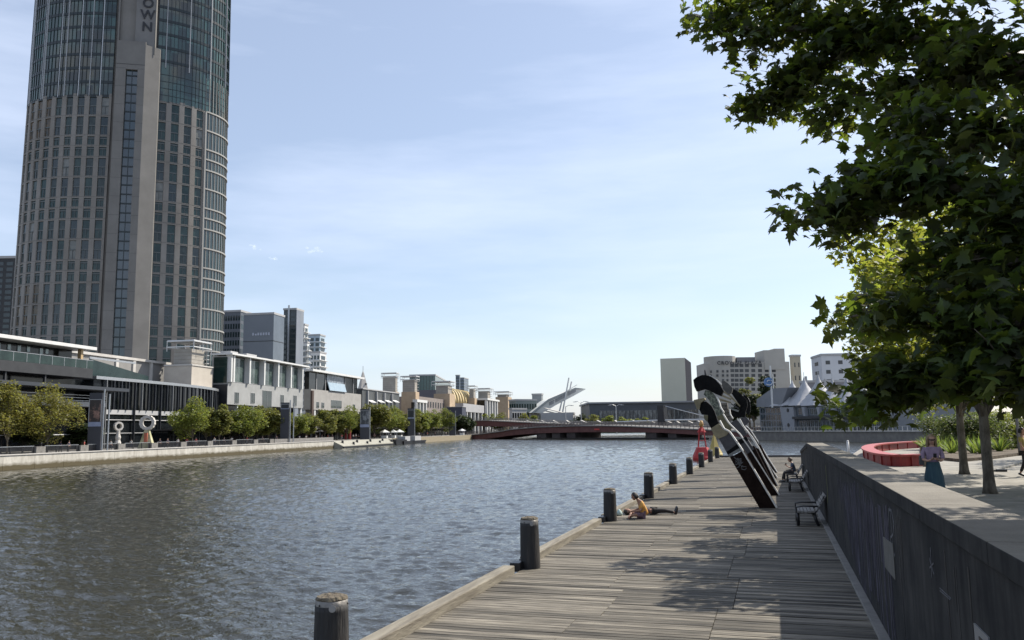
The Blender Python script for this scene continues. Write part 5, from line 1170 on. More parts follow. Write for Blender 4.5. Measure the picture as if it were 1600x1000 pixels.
winset(t, gr, mat('aq_glass', (.02, .03, .035), .1, ior=1.8, c2=(.08, .10, .11), scale=.4), 'window', 'x', .5, frame=1, fm=mat('aq_frame', (.30, .32, .35), .5))
fp([(1220, 636), (1241, 636), (1243, 655), (1243, 674), (1226, 674)], -.4, .5, 'pale_pier', mat('pier_pale', (.26, .27, .29), .7))
for u, v in ((1233, 641), (1234, 664)): x, z = f.X(u, v); b = MB(); b.tube([(x, -.55, z), (x, -.41, z)], .6, 14); obj('round_window', b, darkp, t)
for u in (1256, 1279, 1302, 1325): fp([(u-1, 636), (u+3, 636), (u+5, 650), (u+2, 650)], -.6, .5, 'slanted_pier', MATS['pier_pale'])
x0, z0 = f.X(1243, 655); b = MB(); b.box(x0, w, -1.2, .5, z0, z0+.8); obj('balcony', b, darkp, t)
tent = mat('tent_fabric', (.33, .335, .35), .7, c2=(.38, .385, .40), scale=.3)
tp = [(1237.5, 594), (1256, 589.5), (1278, 585.5), (1300, 591), (1322, 590), (1344, 590)]
for i, (u, v) in enumerate(tp):
    x, z = f.X(u, v, 4.6); xa, zb = f.X(u-11.5, 634.5, 4.6); wd_ = (x-xa); n_ = 7
    b = MB(); vs = []; 
    for k in range(n_+1):
        q = k/n_; s = wd_*((1-q)**1.75*.9+.1*(1-q))+.10; zz = zb+(z-zb)*q; m = 8
        for j in range(4):
            for g_ in range(2):
                c0 = [(-1, -1), (1, -1), (1, 1), (-1, 1)][j]; c1 = [(-1, -1), (1, -1), (1, 1), (-1, 1)][(j+1) % 4]; tt_ = g_/2; ax = c0[0]+(c1[0]-c0[0])*tt_; ay = c0[1]+(c1[1]-c0[1])*tt_
                sc_ = 1 if g_ == 0 else .90; vs.append((x+ax*s*sc_, 4.6+ay*s*sc_, zz))
    b.add(vs, [(k*8+j, k*8+(j+1) % 8, (k+1)*8+(j+1) % 8, (k+1)*8+j) for k in range(n_) for j in range(8)]); tn = obj('tent_roof', b, tent, t, True)
    b = MB(); b.tube([(x, 4.6, z-.3), (x, 4.6, z+1.6)], .08, 5); obj('mast_tip', b, steel, tn)
# round emblem on a pole
P = dp(1206, 622, 262); Q = dp(1203, 597, 262); H_ = dp(1205, 571, 262)
t = thing('emblem_pole_sign', 'round blue and white emblem sign on a white pole above the aquarium', 'sign', (P[0], P[1], P[2]-3), cr_)
b = MB(); b.tube([(0, 0, 0), (0, 0, H_[2]-P[2]+3)], .28, 8); obj('pole', b, white, t)
cz = Q[2]-P[2]+3; b = MB(); b.tube([(-.8, -.35, cz), (-.8, .2, cz)], 1.45, 20); obj('disc', b, mat('emblem_blue', (.05, .12, .26), .4, c2=(.09, .2, .4), scale=.8), t)
b = MB(); pts = [(-.8+1.1*math.cos(a), -.5, cz+.95*math.sin(a)) for a in np.linspace(-2.6, .9, 12)]; b.tube(pts, [.02]+[.17]*10+[.03], 6); pts = [(-.8+.55*math.cos(a), -.5, cz+.1+.5*math.sin(a)) for a in np.linspace(.4, 3.4, 9)]; b.tube(pts, [.02]+[.12]*7+[.03], 6); obj('swoosh', b, white, t)
b = MB(); b.tube([(.7, 0, cz-2), (.7, 0, cz+2.6)], .16, 6); obj('side_pole', b, white, t)
b = MB(); x = f.X(1384)[0]; P = f
f2 = Frame(None, 1386, 1412, 655, D=240, rz=rzq, zb=1.9); t = f2.thing('white_kiosk', 'small white kiosk with a blue stripe at the right end of the aquarium', 'kiosk')
b = MB(); b.box(0, f2.w, 0, 8, 0, f2.h); obj('wall', b, mat('kiosk_white', (.42, .44, .46), .6), t); b = MB(); b.box(f2.w*.55, f2.w*.75, -.12, -.01, 0, f2.h-.1); obj('blue_stripe', b, mat('stripe_blue', (.10, .20, .42), .5), t)
# ================================================================ left bank: banner signs and ring sculptures
pic = mat('poster_picture', (.03, .022, .02), .5, c2=(.30, .17, .13), scale=.9, lo=.48, hi=.62)
def banner(lab, u0, u1, vt, vp0, vp1, vb, t0, strip, m=pic, twin=True):
    s0, zt = bk(u0, vt, t0); s1, _ = bk(u1, vt, t0); zb = 2; wq = min((s1-s0), 6)
    P = BP(s0, t0, 2); D = float(-(R.T @ (np.array(P)-EYE))[2]); wd = (u1-u0)/F*D
    t = thing('banner_sign', lab, 'sign', P, cr_+.12, 'tall banner signs along the left quay'); h = zt-2
    z0 = bk(u0, vp0, t0)[1]-2; z1 = bk(u0, vp1, t0)[1]-2
    b = MB(); b.box(0, wd, -.2, .4, -.0, h); obj('panel', b, mat('banner_dark', (.035, .036, .045), .5), t)
    b = MB(); b.box(.1, wd-.1, -.26, -.21, z1, z0); obj('poster', b, m, t)
    b = MB(); b.box(0, .1, -.28, -.21, z1, z0+.1).box(wd-.1, wd, -.28, -.21, z1, z0+.1).box(.1, wd-.1, -.28, -.21, z0, z0+.1); obj('poster_frame', b, greyp, t)
    b = MB(); b.box(.0, wd, -.26, -.21, z1-(z0-z1)*.22, z1-.05); obj('caption_strip', b, mat('caption_blue', (.20, .23, .34), .5, c2=(.3, .33, .42), scale=2), t)
    for x in ((wd+.25, wd+1.1) if twin else (wd+.2,)): b = MB(); b.tube([(x, 0, -.02), (x, 0, h+.6 if x < wd+.6 else h-.2)], .14, 8); obj('pole', b, steel, t)
    return t
banner('near banner sign with a reddish brown poster left of the small ring sculpture', 141, 160, 614, 625, 659, 695, 2.6, 1)
banner('dark banner sign on two tall poles by the white framed hall', 439, 452, 629, 632, 638, 690, 3., 1, darkp)
banner('banner sign with a grey framed poster beside the stone landing', 563, 577, 639, 642, 663, 685, 3.4, 1, mat('poster_grey', (.04, .045, .05), .5, c2=(.22, .23, .24), scale=.8, lo=.47, hi=.6), False)
banner('dark notched banner sign between the two groups of bright trees', 637, 647, 638, 641, 652, 682, 4., 1, darkp, False)
banner('farthest banner sign, pale framed, left of the dark rounded tree', 702, 711, 644, 648, 660, 680, 4., 1, darkp, False)
def ringsc(lab, u, vt, vr, vb, D_in, small):
    t0 = 5.; s, zt = bk(u, vt, t0); zr = bk(u, vr, t0)[1]; P = BP(s, t0, 2.); D = float(-(R.T @ (np.array(P)-EYE))[2])
    t = thing('ring_sculpture', lab, 'sculpture', P, cr_+(.9 if small else .15)); ro = (zt-zr)/2; zc_ = (zt+zr)/2-2
    rm = mat('ring_white', (.55, .53, .49), .7, c2=(.40, .37, .33), scale=2, bump=.6); ri = ro*.62; w_ = ro*.18
    b = MB(); n = 28; vs = []
    for k in range(n):
        a = 2*PI*k/n; kr = ro*(1.03 if k % 2 else .97)
        for q, y in ((kr, -w_*2), (kr, w_*2), (ri, w_*2), (ri, -w_*2)): vs.append((q*math.cos(a), y, zc_+q*math.sin(a)))
    b.add(vs, [(k*4+j, k*4+(j+1) % 4, ((k+1) % n)*4+(j+1) % 4, ((k+1) % n)*4+j) for k in range(n) for j in range(4)]); obj('ring', b, rm, t)
    zb = zc_-ro
    b = MB()
    if small: b.lathe([(ro*.75, 0), (ro*.55, zb*.2), (ro*.72, zb*.35), (ro*.48, zb*.5), (ro*.62, zb*.65), (ro*.4, zb*.82), (ro*.4, zb+ro*.1)], 10); obj('spiral_column', b, rm, t)
    else:
        b.hexa([(-ro*1.0, -.9, 0), (ro*1.0, -.9, 0), (ro*1.0, .9, 0), (-ro*1.0, .9, 0), (-ro*.25, -.4, zb+.15), (ro*.25, -.4, zb+.15), (ro*.25, .4, zb+.15), (-ro*.25, .4, zb+.15)]); obj('tapered_plinth', b, mat('plinth_patch', (.45, .42, .27), .8, c2=(.30, .30, .16), scale=.9, lo=.45, hi=.55), t)
        b = MB(); b.box(-.25, .3, -1.0, -.35, zb*.35, zb*.85); obj('red_stripe', b, mat('stripe_red', (.40, .12, .07), .7), t)
ringsc('large white ring sculpture on a tapered patchwork plinth by the quay', 231, 649, 672, 695, 0, False)
ringsc('small pale ring sculpture on a wavy column, left of the large ring', 185.5, 659, 673, 695, 0, True)
# red pillar, parasols and clutter under the trees
for u, lab in ((541, 'left of two slim red pillars under the trees by the landing'), (546.5, 'right of two slim red pillars under the trees by the landing')):
    s, z = bk(u, 660, 8); P = np.array(BP(s, 8, 2)); b = MB(); b.tube([tuple(P), (P[0], P[1], z+.6)], .45, 6); obj('red_pillar', b, redp, None, label=lab, category='pillar', group='slim red pillars')
r = random.Random(21)
for i, u in enumerate((486, 500, 514, 522, 528)):
    s, z = bk(u, 672, 13); P = BP(s, 13, 2); t = thing('cafe_umbrella', ['leftmost', 'second', 'third', 'fourth', 'rightmost'][i]+' grey cafe umbrella in front of the grey white hall', 'umbrella', P, 0, 'cafe umbrellas'); hh = 3.2+.15*i
    b = MB(); b.tube([(0, 0, 0), (0, 0, hh)], .05, 6); obj('pole', b, steel, t)
    b = MB(); b.lathe([(2.2, hh-.7), (2.15, hh-.62), (.05, hh+.1)], 8); obj('canopy', b, mat('umb_grey', (.20, .20, .19) if i % 2 else (.05, .05, .055), .8), t)
for i, (u0, u1, dn) in enumerate(((605, 612, 'left'), (620, 632, 'right'))):
    s0 = bk(u0, 680, 1.5)[0]; s1 = bk(u1, 680, 1.5)[0]; t = thing('cargo_boat', 'dark low '+('barge' if i == 0 else 'ferry')+' moored at the quay, '+dn+' one', 'boat', BP(s0, -2.5, 0), BRZ)
    b = MB(); L2 = s1-s0+8; b.hexa([(1, -1.6, -.4), (L2-1, -1.6, -.4), (L2-1, 1.6, -.4), (1, 1.6, -.4), (0, -2, 1.0), (L2, -2, 1.0), (L2, 2, 1.0), (0, 2, 1.0)]); obj('hull', b, blackm, t)
    b = MB(); b.box(L2*.25, L2*.7, -1.4, 1.4, 1.01, 2.6); obj('cabin', b, greyp, t)
# dark blocks added to fill the band of shade and people under the trees
for i, (u0, u1, dn) in enumerate(((262, 345, 'behind the bright green tree'), (350, 432, 'under the left part of the white framed hall'), (434, 484, 'behind the twin pole banner sign'), (486, 560, 'behind the cafe umbrellas'), (565, 636, 'behind the framed poster banner'), (640, 738, 'behind the bright far trio of trees'))):
    tq = 14.2 if u0 > 345 else 13.2; s0 = bk(u0, 680, tq)[0]; s1 = bk(u1, 680, tq)[0]; t = thing('dark_shade_block', 'low dark block added for shade '+dn, 'building', BP(s0, tq, 2), BRZ, 'added dark blocks under the promenade trees'); L2 = s1-s0
    b = MB(); b.box(0, L2, 0, 3.4, 0, 3.3); obj('dark_glazing', b, glassd, t)
    b = MB(); b.box(-.3, L2+.3, -1.6, 3.5, 3.31, 3.6); obj('canopy', b, mat('canopy_mix', (.05, .045, .042), .7, c2=(.09, .08, .075), scale=.4), t)
    for k in range(int(L2/5)+1): b = MB(); b.box(k*5, k*5+.2, -1.4, -1.2, 0, 3.3); obj('post', b, darkp, t)
# three small puffs of cloud far away
cm = mat('cloud_white', (.9, .9, .92), 1.)
cm.node_tree.nodes['Principled BSDF'].inputs['Emission Color'].default_value = (.8, .87, 1, 1); 
for u, v, wpx, lab in ((400, 387, 24, 'tiny leftmost cloud puff right of the tower'), (490, 391, 34, 'brightest small cloud puff above the far buildings'), (431, 405, 20, 'faint small cloud puff below the other two')):
    P = dp(u, v, 6000); m = bpy.data.materials.get('cloud_vol')
    if m is None:
        m = bpy.data.materials.new('cloud_vol'); m.use_nodes = True; tt = m.node_tree; tt.nodes.clear(); o = nn('ShaderNodeOutputMaterial', tt); ds = nn('ShaderNodeBsdfDiffuse', tt); tr = nn('ShaderNodeBsdfTransparent', tt); tl = nn('ShaderNodeBsdfTranslucent', tt); ad = nn('ShaderNodeAddShader', tt); mi = nn('ShaderNodeMixShader', tt); lw = nn('ShaderNodeLayerWeight', tt); mr = nn('ShaderNodeMapRange', tt)
        lw.inputs[0].default_value = .5; mr.inputs[1].default_value = .05; mr.inputs[2].default_value = .85; mr.inputs[3].default_value = .045; mr.inputs[4].default_value = .0
        ds.inputs[0].default_value = (.9, .9, .9, 1); tl.inputs[0].default_value = (.9, .9, .9, 1)
        tt.links.new(lw.outputs['Facing'], mr.inputs[0]); tt.links.new(mr.outputs[0], mi.inputs[0]); tt.links.new(ds.outputs[0], ad.inputs[0]); tt.links.new(tl.outputs[0], ad.inputs[1]); tt.links.new(tr.outputs[0], mi.inputs[1]); tt.links.new(ad.outputs[0], mi.inputs[2]); tt.links.new(mi.outputs[0], o.inputs[0])
    b = MB(); W_ = wpx/F*6000
    for k in range(7): q = r.uniform(-.5, .5); b.ball((P[0]+q*W_*.8, P[1]+r.uniform(-30, 30), P[2]+r.uniform(-.1, .1)*W_-q*W_*.12), W_*r.uniform(.10, .2)*(1-abs(q)), 8, .6)
    obj('cloud', b, m, None, True, label=lab, category='cloud', group='small cloud puffs')
# ================================================================ vegetation
def maple():
    h = [(.0, .0), (.26, -.10), (.34, .02), (.62, -.02), (.52, .12), (.42, .22), (.62, .26), (.66, .38), (.86, .60), (.62, .58), (.50, .56), (.32, .52), (.34, .68), (.20, .80), (.10, .90), (.0, 1.12)]
    o = h+[(-x, y) for x, y in h[-2:0:-1]]; V = [(0, .3, 0)]+[(x, y, -.28*abs(x)-.10*y*y) for x, y in o]; n = len(o)
    return np.array(V, float), [(0, 1+i, 1+(i+1) % n) for i in range(n)]
KITE = (np.array([(0, 0, 0), (.36, .45, -.08), (0, 1, -.06), (-.36, .45, -.08)], float), [(0, 1, 2, 3)])
MAPLE = maple()
def leaves(name, P, size, tmpl, m, parent, seed=0, droop=.6, kind=None, upb=.5):
    g = np.random.default_rng(seed); V, Fc = tmpl; N = len(P); P = np.asarray(P, float)
    # leaf frame: y axis = pointing direction (sideways and down), z axis = blade normal
    az = g.uniform(0, 2*PI, N); tilt = -g.uniform(-.1, 1., N)*droop
    y = np.stack([np.cos(az)*np.cos(tilt), np.sin(az)*np.cos(tilt), np.sin(tilt)], 1)
    up = g.normal(0, upb, (N, 3)); up[:, 2] += 1.; z = up-(up*y).sum(1, keepdims=True)*y; z /= np.linalg.norm(z, axis=1, keepdims=True)+1e-9
    x = np.cross(y, z); s = (np.asarray(size)*g.uniform(.55, 1.3, N))[:, None, None]
    X = (V[None, :, 0:1]*x[:, None]+V[None, :, 1:2]*y[:, None]+V[None, :, 2:3]*z[:, None])*s+P[:, None]
    nv = len(V); co_ = X.reshape(-1, 3); k = len(Fc[0]); F0 = np.array(Fc)
    idx = (F0[None]+np.arange(N)[:, None, None]*nv).reshape(-1)
    me = bpy.data.meshes.new(name); me.vertices.add(len(co_)); me.vertices.foreach_set('co', co_.ravel()); me.loops.add(len(idx)); me.loops.foreach_set('vertex_index', idx.astype(np.int32))
    nf = N*len(Fc); me.polygons.add(nf); me.polygons.foreach_set('loop_start', np.arange(nf, dtype=np.int32)*k); me.update(calc_edges=True); me.materials.append(m)
    o = bpy.data.objects.new(name, me); COL.objects.link(o)
    if parent is not None: o.parent = parent
    return o
def blobs(g, blob, n):                                  # blob: (x,y,z,r); leaves gather near each blob's outer shell
    B = np.array(blob); w = B[:, 3]**2; i = g.choice(len(B), n, p=w/w.sum()); d = g.normal(size=(n, 3)); d /= np.linalg.norm(d, axis=1, keepdims=True)
    rr = B[i, 3]*g.uniform(.25, 1.0, n)**.45*g.uniform(.85, 1.08, n); return B[i, :3]+d*rr[:, None]*np.array([1, 1, .8])
bark = mat('bark', (.07, .058, .042), .9, c2=(.15, .13, .10), scale=6, stretch=(1, 1, .4), bump=.7, bscale=12, lo=.4, hi=.6)
barkd = mat('dark_bark', (.06, .05, .035), .9, c2=(.15, .125, .09), scale=3, stretch=(1, 1, .4), bump=.8, bscale=9, lo=.4, hi=.62)
def tree(name, lab, loc, h, cr, trunk_h, m, seed, n, size, group, nb=16, tr=.14, tmpl=KITE, shape=.55, tm=None, lean=0.):
    g = np.random.default_rng(seed); t = thing(name, lab, 'tree', loc, 0, group)
    cz = (h+trunk_h)/2; cv = (h-trunk_h)/2; B = []
    for k in range(nb):
        d = g.normal(size=3); d /= np.linalg.norm(d); q = g.uniform(.3, .92); zz = d[2]*q
        wdt = 1-.35*max(zz, 0)**1.2
        B.append((d[0]*q*cr*wdt, d[1]*q*cr*wdt, cz+zz*cv, cr*g.uniform(.16, .38)))
    B.append((0, 0, cz, cr*.5))
    b = MB(); top = cz+cv*.4; b.tube([(0, 0, -.1), (.02*h*lean, 0, trunk_h), (.05*h*lean, .02*h, top)], [tr, tr*.8, tr*.2], 8); obj('trunk', b, tm or bark, t, True)
    b = MB()
    for x, y, z, r_ in B[:-1][::2]: z0 = trunk_h*g.uniform(.85, 1.15); b.tube([(0, 0, z0), (x*.4, y*.4, z0+(z-z0)*.55), (x, y, z)], [tr*.5, tr*.3, tr*.1], 5)
    obj('limb', b, tm or bark, t, True)
    leaves('crown', blobs(g, B, n), size, tmpl, m, t, seed)
    return t
lm_y = leafmat('leaf_olive', (.125, .125, .034), (.28, .27, .05), .4)
lm_g = leafmat('leaf_bright_green', (.11, .135, .03), (.26, .30, .05), .4)
lm_m = leafmat('leaf_mid_green', (.105, .115, .03), (.24, .25, .05), .4)
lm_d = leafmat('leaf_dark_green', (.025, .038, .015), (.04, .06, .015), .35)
protos = {}
def banktree(lab, u, vt, wpx, m, t0=7., n=6500, th=.17, dark=0):
    s, z = bk(u, vt, t0); P = BP(s, t0, 2.); D = float(-(R.T @ (np.array(P)-EYE))[2]); h = z-2; cr_x = wpx/F*D/2*1.55; sd = int(u)
    key = (m.name, sd % 3)
    if key not in protos:
        protos[key] = tree('street_tree', lab, P, h, cr_x, h*th, m, sd, n, max(.36, D*.0026), 'plane trees along the left promenade', tr=.13, nb=26); protos[key]['ph'] = h; protos[key]['pc'] = cr_x; return protos[key]
    p_ = protos[key]; o = dup(p_, loc=P, rz=sd*1.7, sc=(cr_x/p_['pc'], cr_x/p_['pc'], h/p_['ph']), label=lab); return o
for a in ((18, 588, 74, lm_y, 'yellowish olive tree at the far left edge'), (80, 590, 82, lm_y, 'second yellowish olive tree from the left edge, the widest crown'),
          (303, 620, 58, lm_g, 'bright green tree in front of the pavilion right end'), (344, 632, 36, lm_m, 'small tree just right of the bright green one'), (383, 629, 52, lm_g, 'broad tree below the middle of the white framed hall'),
          (421, 637, 40, lm_m, 'tree just left of the twin pole banner sign'), (461, 642, 36, lm_g, 'tree just right of the twin pole banner sign'), (508, 639, 36, lm_m, 'slim tree below the left end of the grey white hall'),
          (543, 634, 42, lm_g, 'tree over the slim red pillars'), (585, 629, 40, lm_m, 'first tree right of the framed poster banner'), (603, 632, 36, lm_g, 'second tree right of the framed poster banner'), (624, 637, 32, lm_m, 'tree left of the notched banner sign'),
          (658, 640, 30, lm_g, 'tree right of the notched banner sign'), (674, 637, 28, lm_g, 'middle tree of the bright far trio'), (690, 638, 30, lm_g, 'rightmost tree of the bright far trio'), (724, 645, 30, lm_d, 'dark rounded tree at the left end of the bridge')):
    banktree(a[4], a[0], a[1], a[2], a[3])
for u, vt, w_, m, lab in ((324, 634, 34, lm_m, 'tree filling the gap right of the bright green one'), (403, 633, 38, lm_m, 'tree between the broad tree and the twin pole banner sign'), (441, 642, 30, lm_m, 'tree right behind the twin pole banner sign'), (481, 645, 28, lm_m, 'small tree under the gap between the two white halls'), (527, 640, 34, lm_m, 'tree just left of the slim red pillars'), (564, 640, 30, lm_m, 'tree right behind the framed poster banner'), (612, 634, 34, lm_g, 'third tree right of the framed poster banner'), (645, 642, 28, lm_m, 'tree right behind the notched banner sign')):
    banktree(lab, u, vt, w_, m, 9.)
# second row close to the buildings
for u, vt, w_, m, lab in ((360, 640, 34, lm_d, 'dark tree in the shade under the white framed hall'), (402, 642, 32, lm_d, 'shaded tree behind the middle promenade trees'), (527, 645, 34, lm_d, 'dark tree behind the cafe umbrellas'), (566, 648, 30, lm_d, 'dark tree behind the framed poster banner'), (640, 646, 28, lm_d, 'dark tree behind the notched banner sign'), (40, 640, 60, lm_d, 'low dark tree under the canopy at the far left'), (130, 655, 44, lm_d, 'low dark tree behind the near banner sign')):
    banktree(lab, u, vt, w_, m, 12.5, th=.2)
# trees beyond the bridges
fl_ = 'distant trees beyond the bridges'
for i, (u, vt, w_, m, lab) in enumerate(((768, 642, 22, lm_g, 'distant round tree above the left end of the rear bridge'), (785, 645, 26, lm_m, 'distant tree below the farthest stone turret'), (815, 648, 24, lm_m, 'distant tree below the square grey block'), (835, 650, 22, lm_g, 'distant tree at the foot of the blade roof'),
          (905, 645, 24, lm_d, 'dark distant tree at the left end of the convention hall'), (925, 648, 26, lm_m, 'distant tree below the left corner of the convention hall'), (950, 650, 24, lm_g, 'first pale tree in front of the convention hall'), (975, 650, 22, lm_g, 'second pale tree in front of the convention hall'), (1000, 652, 20, lm_g, 'third pale tree in front of the convention hall'))):
    P = dp(u, vt-1, 455); h = P[2]-1.5; P = (P[0], P[1], 1.5); c = w_/F*455/2*1.6
    tree('distant_tree', lab, P, h, c, h*.15, m, 300+i, 1500, 1.0, fl_, nb=10, tr=.25)
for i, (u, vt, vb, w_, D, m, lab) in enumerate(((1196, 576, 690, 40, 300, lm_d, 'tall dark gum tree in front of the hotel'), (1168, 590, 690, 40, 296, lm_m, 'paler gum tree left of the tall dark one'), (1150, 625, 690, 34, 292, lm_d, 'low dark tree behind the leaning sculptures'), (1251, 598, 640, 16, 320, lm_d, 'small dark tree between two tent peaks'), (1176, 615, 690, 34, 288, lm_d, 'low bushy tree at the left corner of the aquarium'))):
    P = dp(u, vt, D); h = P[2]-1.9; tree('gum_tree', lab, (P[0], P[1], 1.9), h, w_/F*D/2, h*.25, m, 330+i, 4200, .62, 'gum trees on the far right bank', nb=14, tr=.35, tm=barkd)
# ---------------------------------------------------------------- plane trees on the plaza
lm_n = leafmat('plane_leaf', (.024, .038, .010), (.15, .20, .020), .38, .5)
lm_n2 = leafmat('plane_leaf_sunlit', (.05, .07, .015), (.36, .40, .05), .5, .3)  # brighter copy of the same leaf, sunlight put into its colour
def plaza_tree(lab, P, h, cr, trunk_h, seed, n, tr, m, extra=(), size=.16):
    g = np.random.default_rng(seed); t = thing('plane_tree', lab, 'tree', P, 0, 'plane trees on the plaza'); B = []
    cz = (h+trunk_h)/2; cv = (h-trunk_h)/2
    for k in range(46):
        d = g.normal(size=3); d /= np.linalg.norm(d); q = g.uniform(.45, .92)
        B.append((d[0]*q*cr, d[1]*q*cr, cz+d[2]*q*cv*(1 if d[2] > 0 else .95), cr*g.uniform(.14, .25)))
    B += list(extra)
    b = MB(); b.lathe([(tr*1.55, -.05), (tr*1.2, .15), (tr, .5), (tr*.92, trunk_h*.8), (tr*.8, trunk_h*1.1), (tr*.5, trunk_h+cv*.8), (.03, trunk_h+cv*1.6)], 14); obj('trunk', b, bark, t, True)
    b = MB()
    for x, y, z, r_ in B[::2]: z0 = trunk_h*g.uniform(.9, 1.25); b.tube([(0, 0, z0), (x*.35, y*.35, z0+(z-z0)*.45), (x*.75, y*.75, z0+(z-z0)*.8), (x, y, z)], [tr*.4, tr*.25, tr*.13, .015], 6)
    obj('limb', b, bark, t, True)
    P_ = blobs(g, B, n); leaves('crown', P_, size, MAPLE, m, t, seed+1, droop=.8, upb=.6)
    return t
T1P = tuple(gz(1547, 771, PZ)); T2P = tuple(gz(1507, 741, PZ))
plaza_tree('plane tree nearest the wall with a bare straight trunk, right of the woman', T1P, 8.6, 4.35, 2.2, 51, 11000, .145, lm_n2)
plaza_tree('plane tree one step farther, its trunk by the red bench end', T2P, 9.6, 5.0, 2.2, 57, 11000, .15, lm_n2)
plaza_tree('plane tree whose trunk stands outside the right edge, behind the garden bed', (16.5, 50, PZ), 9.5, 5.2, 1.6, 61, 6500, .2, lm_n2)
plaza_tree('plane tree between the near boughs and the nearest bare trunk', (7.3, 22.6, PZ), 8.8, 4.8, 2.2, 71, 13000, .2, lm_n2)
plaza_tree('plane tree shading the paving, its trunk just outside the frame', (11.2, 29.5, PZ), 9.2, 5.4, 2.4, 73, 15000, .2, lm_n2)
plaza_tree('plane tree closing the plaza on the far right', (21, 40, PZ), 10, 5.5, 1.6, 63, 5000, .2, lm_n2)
# the big near tree whose boughs hang into the picture
g = np.random.default_rng(77); NT = thing('plane_tree', 'large near plane tree whose dark leafy boughs hang in from the right', 'tree', (6.6, 8.2, PZ), 0, 'plane trees on the plaza')
o0 = np.array([6.6, 8.2, PZ])
bough = [   # (u, v, depth, spread in pixels) down each bough, read as places in the air
    [(1760, 180, 7, 0), (1560, 90, 7.5, 90), (1400, 50, 8.3, 75), (1270, 45, 9, 62), (1165, 45, 9.4, 42), (1098, 24, 9.8, 17)],
    [(1400, 50, 8.3, 40), (1290, 95, 8.8, 44), (1215, 125, 9., 40), (1170, 170, 9.2, 22)],
    [(1290, 95, 8.8, 30), (1245, 120, 9, 26), (1232, 150, 9.1, 16)],
    [(1500, -60, 8, 60), (1330, -30, 9, 50), (1190, 0, 9.8, 32), (1140, 28, 10, 18)],
    [(1560, 90, 7.5, 60), (1430, 140, 8., 50), (1330, 150, 8.4, 34), (1292, 185, 8.6, 17)],
    [(1780, 300, 6.2, 0), (1600, 220, 6.6, 80), (1480, 190, 7, 60), (1400, 205, 7.3, 26)],
    [(1780, 380, 6, 0), (1600, 320, 6.2, 80), (1480, 290, 6.6, 62), (1390, 290, 6.8, 40), (1320, 312, 7, 34), (1262, 328, 7.1, 20)],
    [(1390, 290, 6.8, 30), (1340, 325, 7, 26), (1300, 348, 7.1, 12)],
    [(1480, 290, 6.6, 40), (1410, 250, 6.9, 32), (1365, 275, 7., 24)],
    [(1780, 460, 5.6, 0), (1620, 420, 6, 90), (1500, 400, 6.3, 62), (1450, 420, 6.6, 30)],
    [(1780, 520, 5.4, 0), (1600, 500, 5.8, 90), (1480, 490, 6.2, 45), (1400, 478, 6.6, 16), (1330, 495, 6.9, 9)],
    [(1790, 600, 5.2, 0), (1600, 570, 5.6, 90), (1480, 580, 6., 50), (1400, 600, 6.3, 34), (1335, 630, 6.6, 18)],
    [(1480, 560, 6., 36), (1430, 595, 6.2, 24), (1400, 618, 6.4, 14)],
    [(1600, 560, 5.6, 50), (1540, 575, 5.8, 35), (1490, 590, 6, 16)],
    [(1600, 570, 5.6, 40), (1590, 595, 5.7, 16)],
]
LP = []; tb = MB(); crotch = np.array([6.3, 8.3, PZ+2.9])
for bi, bg_ in enumerate(bough):
    pts = [dp(u, v, D) for u, v, D, s in bg_]
    rad = np.linspace(.09 if bg_[0][0] > 1700 else .035, .008, len(pts))
    if bg_[0][0] > 1700: tb.tube([tuple(crotch-o0)]+[tuple(p-o0) for p in pts], [.14]+list(rad), 8)
    else: tb.tube([tuple(p-o0) for p in pts], list(rad), 6)
    for (p, q, A_, B2) in zip(pts[:-1], pts[1:], bg_[:-1], bg_[1:]):
        s0 = A_[3]/F*A_[2]; s1 = B2[3]/F*B2[2]; L_ = np.linalg.norm(q-p); n = int(L_*((A_[3]+B2[3])/2)*9.2*(1.35 if A_[0] > 1450 else 1.))+12
        for k in range(max(3, n//26)):                  # twigs: small sprays of leaves around a point
            tq = g.uniform(0, 1); c = p+(q-p)*tq; sd = s0+(s1-s0)*tq; d = g.normal(size=3)*np.array([1, 1.2, .85]); d = d/np.linalg.norm(d)*min(abs(g.normal(0, .62)), 1.15)
            e = c+d*sd*1.0; tb.tube([tuple(c-o0), tuple((c+e)/2+np.array([0, 0, .03])-o0), tuple(e-o0)], [.009, .006, .003], 4)
            m_ = int(g.integers(16, 30)); LP.append(e+np.clip(g.normal(0, 1, (m_, 3)), -1.5, 1.5)*np.array([.16, .16, .12])*g.uniform(.7, 1.15))
for bg_ in bough:                                        # full tips on the outermost boughs
    if bg_[-1][0] > 1420: continue
    for (u, v, D, s_), k0 in ((bg_[-1], 2), (bg_[-2], 2)):
        for k in range(k0):
            e = dp(u+g.normal(0, .55)*s_, v+g.normal(0, .45)*s_, D+g.normal(0, .25)); LP.append(e+np.clip(g.normal(0, 1, (26, 3)), -1.5, 1.5)*np.array([.15, .15, .11])); tb.tube([tuple(dp(u, v, D)-o0), tuple(e-o0)], [.006, .003], 4)
LP = np.concatenate(LP)-o0
bb = MB(); bb.lathe([(.34, -.05), (.27, .3), (.23, 1.2), (.2, 2.6), (.16, 3.4)], 16); obj('trunk', bb, bark, NT, True)
obj('bough', tb, barkd, NT, True)
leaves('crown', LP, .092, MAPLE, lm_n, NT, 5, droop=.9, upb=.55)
print('near leaves', len(LP))
b = MB()
for u, v, D in ((1168, 187, 9.2), (1165, 181, 9.2), (1258, 345, 7.1), (1259, 339, 7.1), (1255, 349, 7.1), (1277, 340, 7.0), (1225, 165, 9), (1380, 337, 6.8), (1502, 250, 6.6), (1310, 342, 7), (1470, 285, 6.6)):
    p = dp(u, v, D)-o0; b.ball(tuple(p), .017, 6); b.tube([tuple(p), (p[0], p[1], p[2]+.10)], .002, 3)
